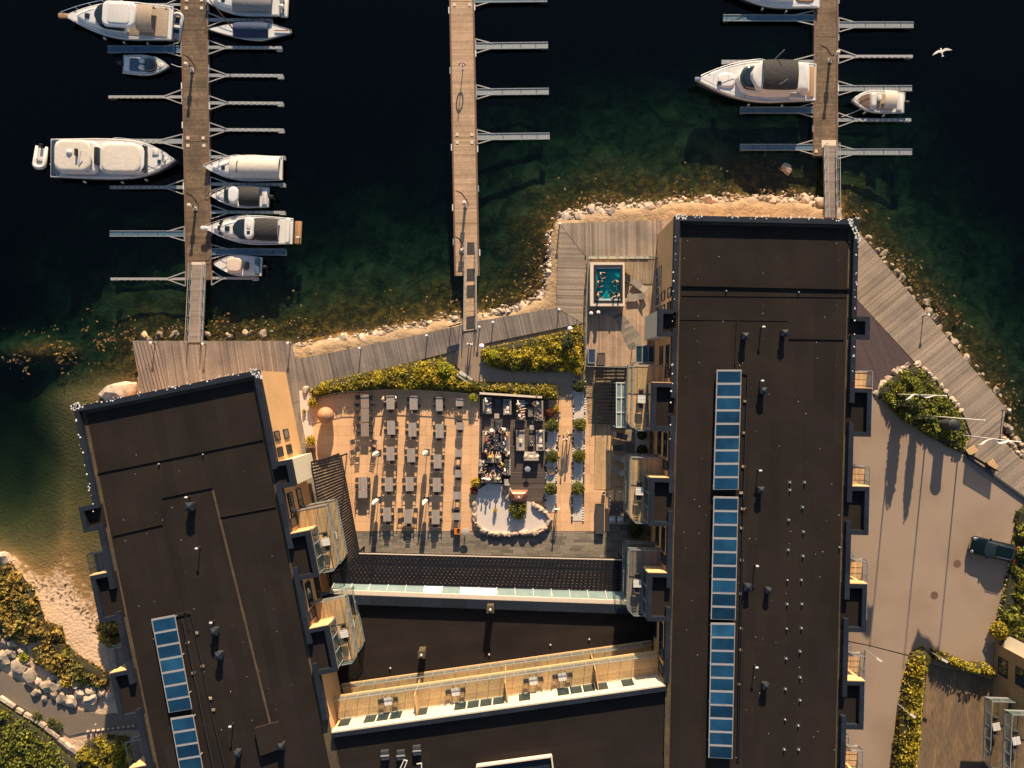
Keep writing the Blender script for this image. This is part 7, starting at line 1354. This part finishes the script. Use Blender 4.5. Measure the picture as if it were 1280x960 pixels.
for k, (J, hd) in POSES.items():
    me = body_mesh('person_'+k, J, [(a, b, 0 if k == 'bathe' and sl != 2 else sl) for a, b, sl in EDG]); h = MB(); c = Vector(hd)
    h.blob((c.x, c.y-0.035, c.z+0.12), (0.098, 0.108, 0.09), 2, 0.1); h.blob((c.x, c.y-0.075, c.z+0.03), (0.085, 0.06, 0.10), 2, 0.1)
    long = MB(); long.blob((c.x, c.y-0.035, c.z+0.12), (0.10, 0.11, 0.09), 2, 0.1); long.blob((c.x, c.y-0.10, c.z-0.06), (0.10, 0.06, 0.19), 2, 0.15)
    f = MB(); f.blob((c.x, c.y+0.115, c.z+0.055), (0.014, 0.02, 0.022), 1)
    BODY[k] = (me, h.mesh('hair', HAIR[0], smooth=True), long.mesh('hair', HAIR[0], smooth=True), f.mesh('nose', SKIN[0], smooth=True))
def person(x, y, face, ps, top, legs, label, hair=0, z=0.0, zp=0.9, long=False, shoes='black', skin=0, group=None, seat=0.0):
    """x, y: pixel of the upper body; face: compass angle in degrees of the facing (0 = right, 90 = up)"""
    p = P(x, y, zp); o = bpy.data.objects.new('person', BODY[ps][0]); C.objects.link(o); o.location = (p.x, p.y, z+seat); o.rotation_euler = (0, 0, R(face-90)); tag(o, label, 'person', group); s = random.uniform(0.95, 1.05); o.scale = (s, s, s)
    for i, m in enumerate((SKIN[skin], CL[top], CL[legs] if ps != 'bathe' else CL[legs], CL[shoes] if ps != 'bathe' else SKIN[skin])): o.material_slots[i].link = 'OBJECT'; o.material_slots[i].material = m
    h = bpy.data.objects.new('hair', BODY[ps][2 if long else 1]); C.objects.link(h); h.parent = o; h.material_slots[0].link = 'OBJECT'; h.material_slots[0].material = HAIR[hair]
    n = bpy.data.objects.new('nose', BODY[ps][3]); C.objects.link(n); n.parent = o; return o
zl = 0.06
L = [(609.5, 502, 0, 'recline', 'white', 'navy', 'guest in white leaning back on the top left lounge sofa', 0), (608, 543, 0, 'sit', 'beige', 'black', 'guest in beige at the upper end of the left party sofa', 1), (608.5, 551, 0, 'sit', 'red', 'denim', 'guest in bright red on the left party sofa', 0),
     (608, 558.5, 0, 'sit_lean', 'navy', 'black', 'guest in navy below the guest in red', 2), (608, 564, 10, 'sit', 'pink', 'denim', 'guest in pink at the lower end of the left party sofa', 1), (613.5, 537, -60, 'sit_lean', 'white', 'white', 'guest in white reaching in above the left party sofa', 1),
     (631.5, 536.5, 200, 'sit_lean', 'white', 'black', 'guest in white above the middle party sofa', 1), (633, 544, 180, 'sit', 'orange', 'black', 'guest in orange on the middle party sofa', 1), (631.5, 550.5, 180, 'sit', 'pink', 'navy', 'guest in pink on the middle party sofa', 0), (632, 556, 180, 'sit_lean', 'blue', 'navy', 'guest in blue with dark trousers on the middle party sofa', 0), (631, 562.5, 175, 'sit', 'blue', 'denim', 'guest in pale blue at the lower end of the middle sofa', 1), (635, 567.5, 150, 'sit', 'white', 'beige', 'guest in white just below the middle party sofa', 0),
     (612.8, 570.5, 80, 'sit', 'orange', 'yellow', 'guest in orange in an armchair facing the upper party', 1), (622.5, 571, 95, 'sit', 'green', 'grey', 'guest in pale green in an armchair facing the upper party', 1), (604.5, 578.5, -15, 'sit', 'white', 'grey', 'guest in white in the upper left edge armchair', 0), (602.5, 587.5, 0, 'sit', 'white', 'black', 'guest in white in the lower left edge armchair', 1),
     (629.5, 581, 180, 'sit_lean', 'yellow', 'black', 'guest in mustard on the lower middle sofa', 2), (630.5, 589, 175, 'sit', 'white', 'denim', 'guest in white on the lower middle sofa', 0), (605, 598, 90, 'sit', 'white', 'navy', 'guest in white at the left of the long lower sofa', 2), (610.5, 598.5, 85, 'sit', 'white', 'beige', 'second guest from the left on the long lower sofa', 1), (616, 597, 90, 'sit_lean', 'pink', 'black', 'third guest from the left on the long lower sofa', 0), (622.5, 598, 95, 'sit', 'beige', 'grey', 'guest in beige at the right of the long lower sofa', 1),
     (650, 505.5, 0, 'recline', 'white', 'blue', 'topmost of three guests on the sofa below the wall', 1), (650, 513.5, 8, 'recline', 'black', 'beige', 'guest in black between two guests in white', 1), (650, 521, 15, 'sit', 'white', 'pink', 'lowest of three guests on the sofa below the wall', 0), (674, 505, 180, 'sit_lean', 'grey', 'grey', 'guest in grey on the top right lounge sofa', 1), (674.5, 514, 180, 'sit', 'navy', 'black', 'guest in navy on the top right lounge sofa', 0), (674.5, 520, 170, 'sit', 'white', 'pink', 'guest in white on the top right lounge sofa', 1)]
for i, (x, y, f, ps, tp, lg, lab, h) in enumerate(L): person(x, y, f, ps, tp, lg, lab, h, z=zl, long=i % 3 == 1, group='guests in the lounge', skin=i % 2)
for x, y, f, tp, lab, h in ((479.5, 499, 0, 'pink', 'guest in pink left of the hedge end table', 1), (494.5, 498.5, 180, 'white', 'guest in white right of the hedge end table', 0), (494, 506.5, 180, 'black', 'guest in black right of the hedge end table', 2)): person(x, y, f, 'sit', tp, 'black', lab, h)
person(712.5, 543, -80, 'walk', 'black', 'beige', 'walker in black on the path between the planting strips', 0, zp=1.2); person(707, 549.5, 95, 'walk', 'white', 'navy', 'walker in white on the path between the planting strips', 2, zp=1.2)
person(587, 430.5, 85, 'stand', 'white', 'black', 'person in white standing at the head of the middle gangway', 0, zp=1.3); person(696, 637, 80, 'walk', 'white', 'black', 'person in white and black beside the gravel garden', 1, zp=1.2)
for x, y, f, tp, lab, h in ((751, 344.5, 0, 'black', 'bather at the upper left of the plunge pool', 0), (748, 355, 0, 'navy', 'bather at the middle left of the plunge pool', 2), (748, 369.5, 10, 'black', 'bather in the lower left pool corner', 1), (771, 353, 200, 'black', 'bather at the right side of the plunge pool', 1), (766.5, 371.5, 120, 'black', 'bather at the lower right of the pool, left one', 0), (772.5, 370, 150, 'black', 'bather in the lower right pool corner', 1)): person(x, y, f, 'bathe', tp, tp, lab, h, z=0.1, zp=0.9, long=h == 1)
if 'chair' in PROTO and CH['label'] == 'x': CH['label'] = 'patio chair'
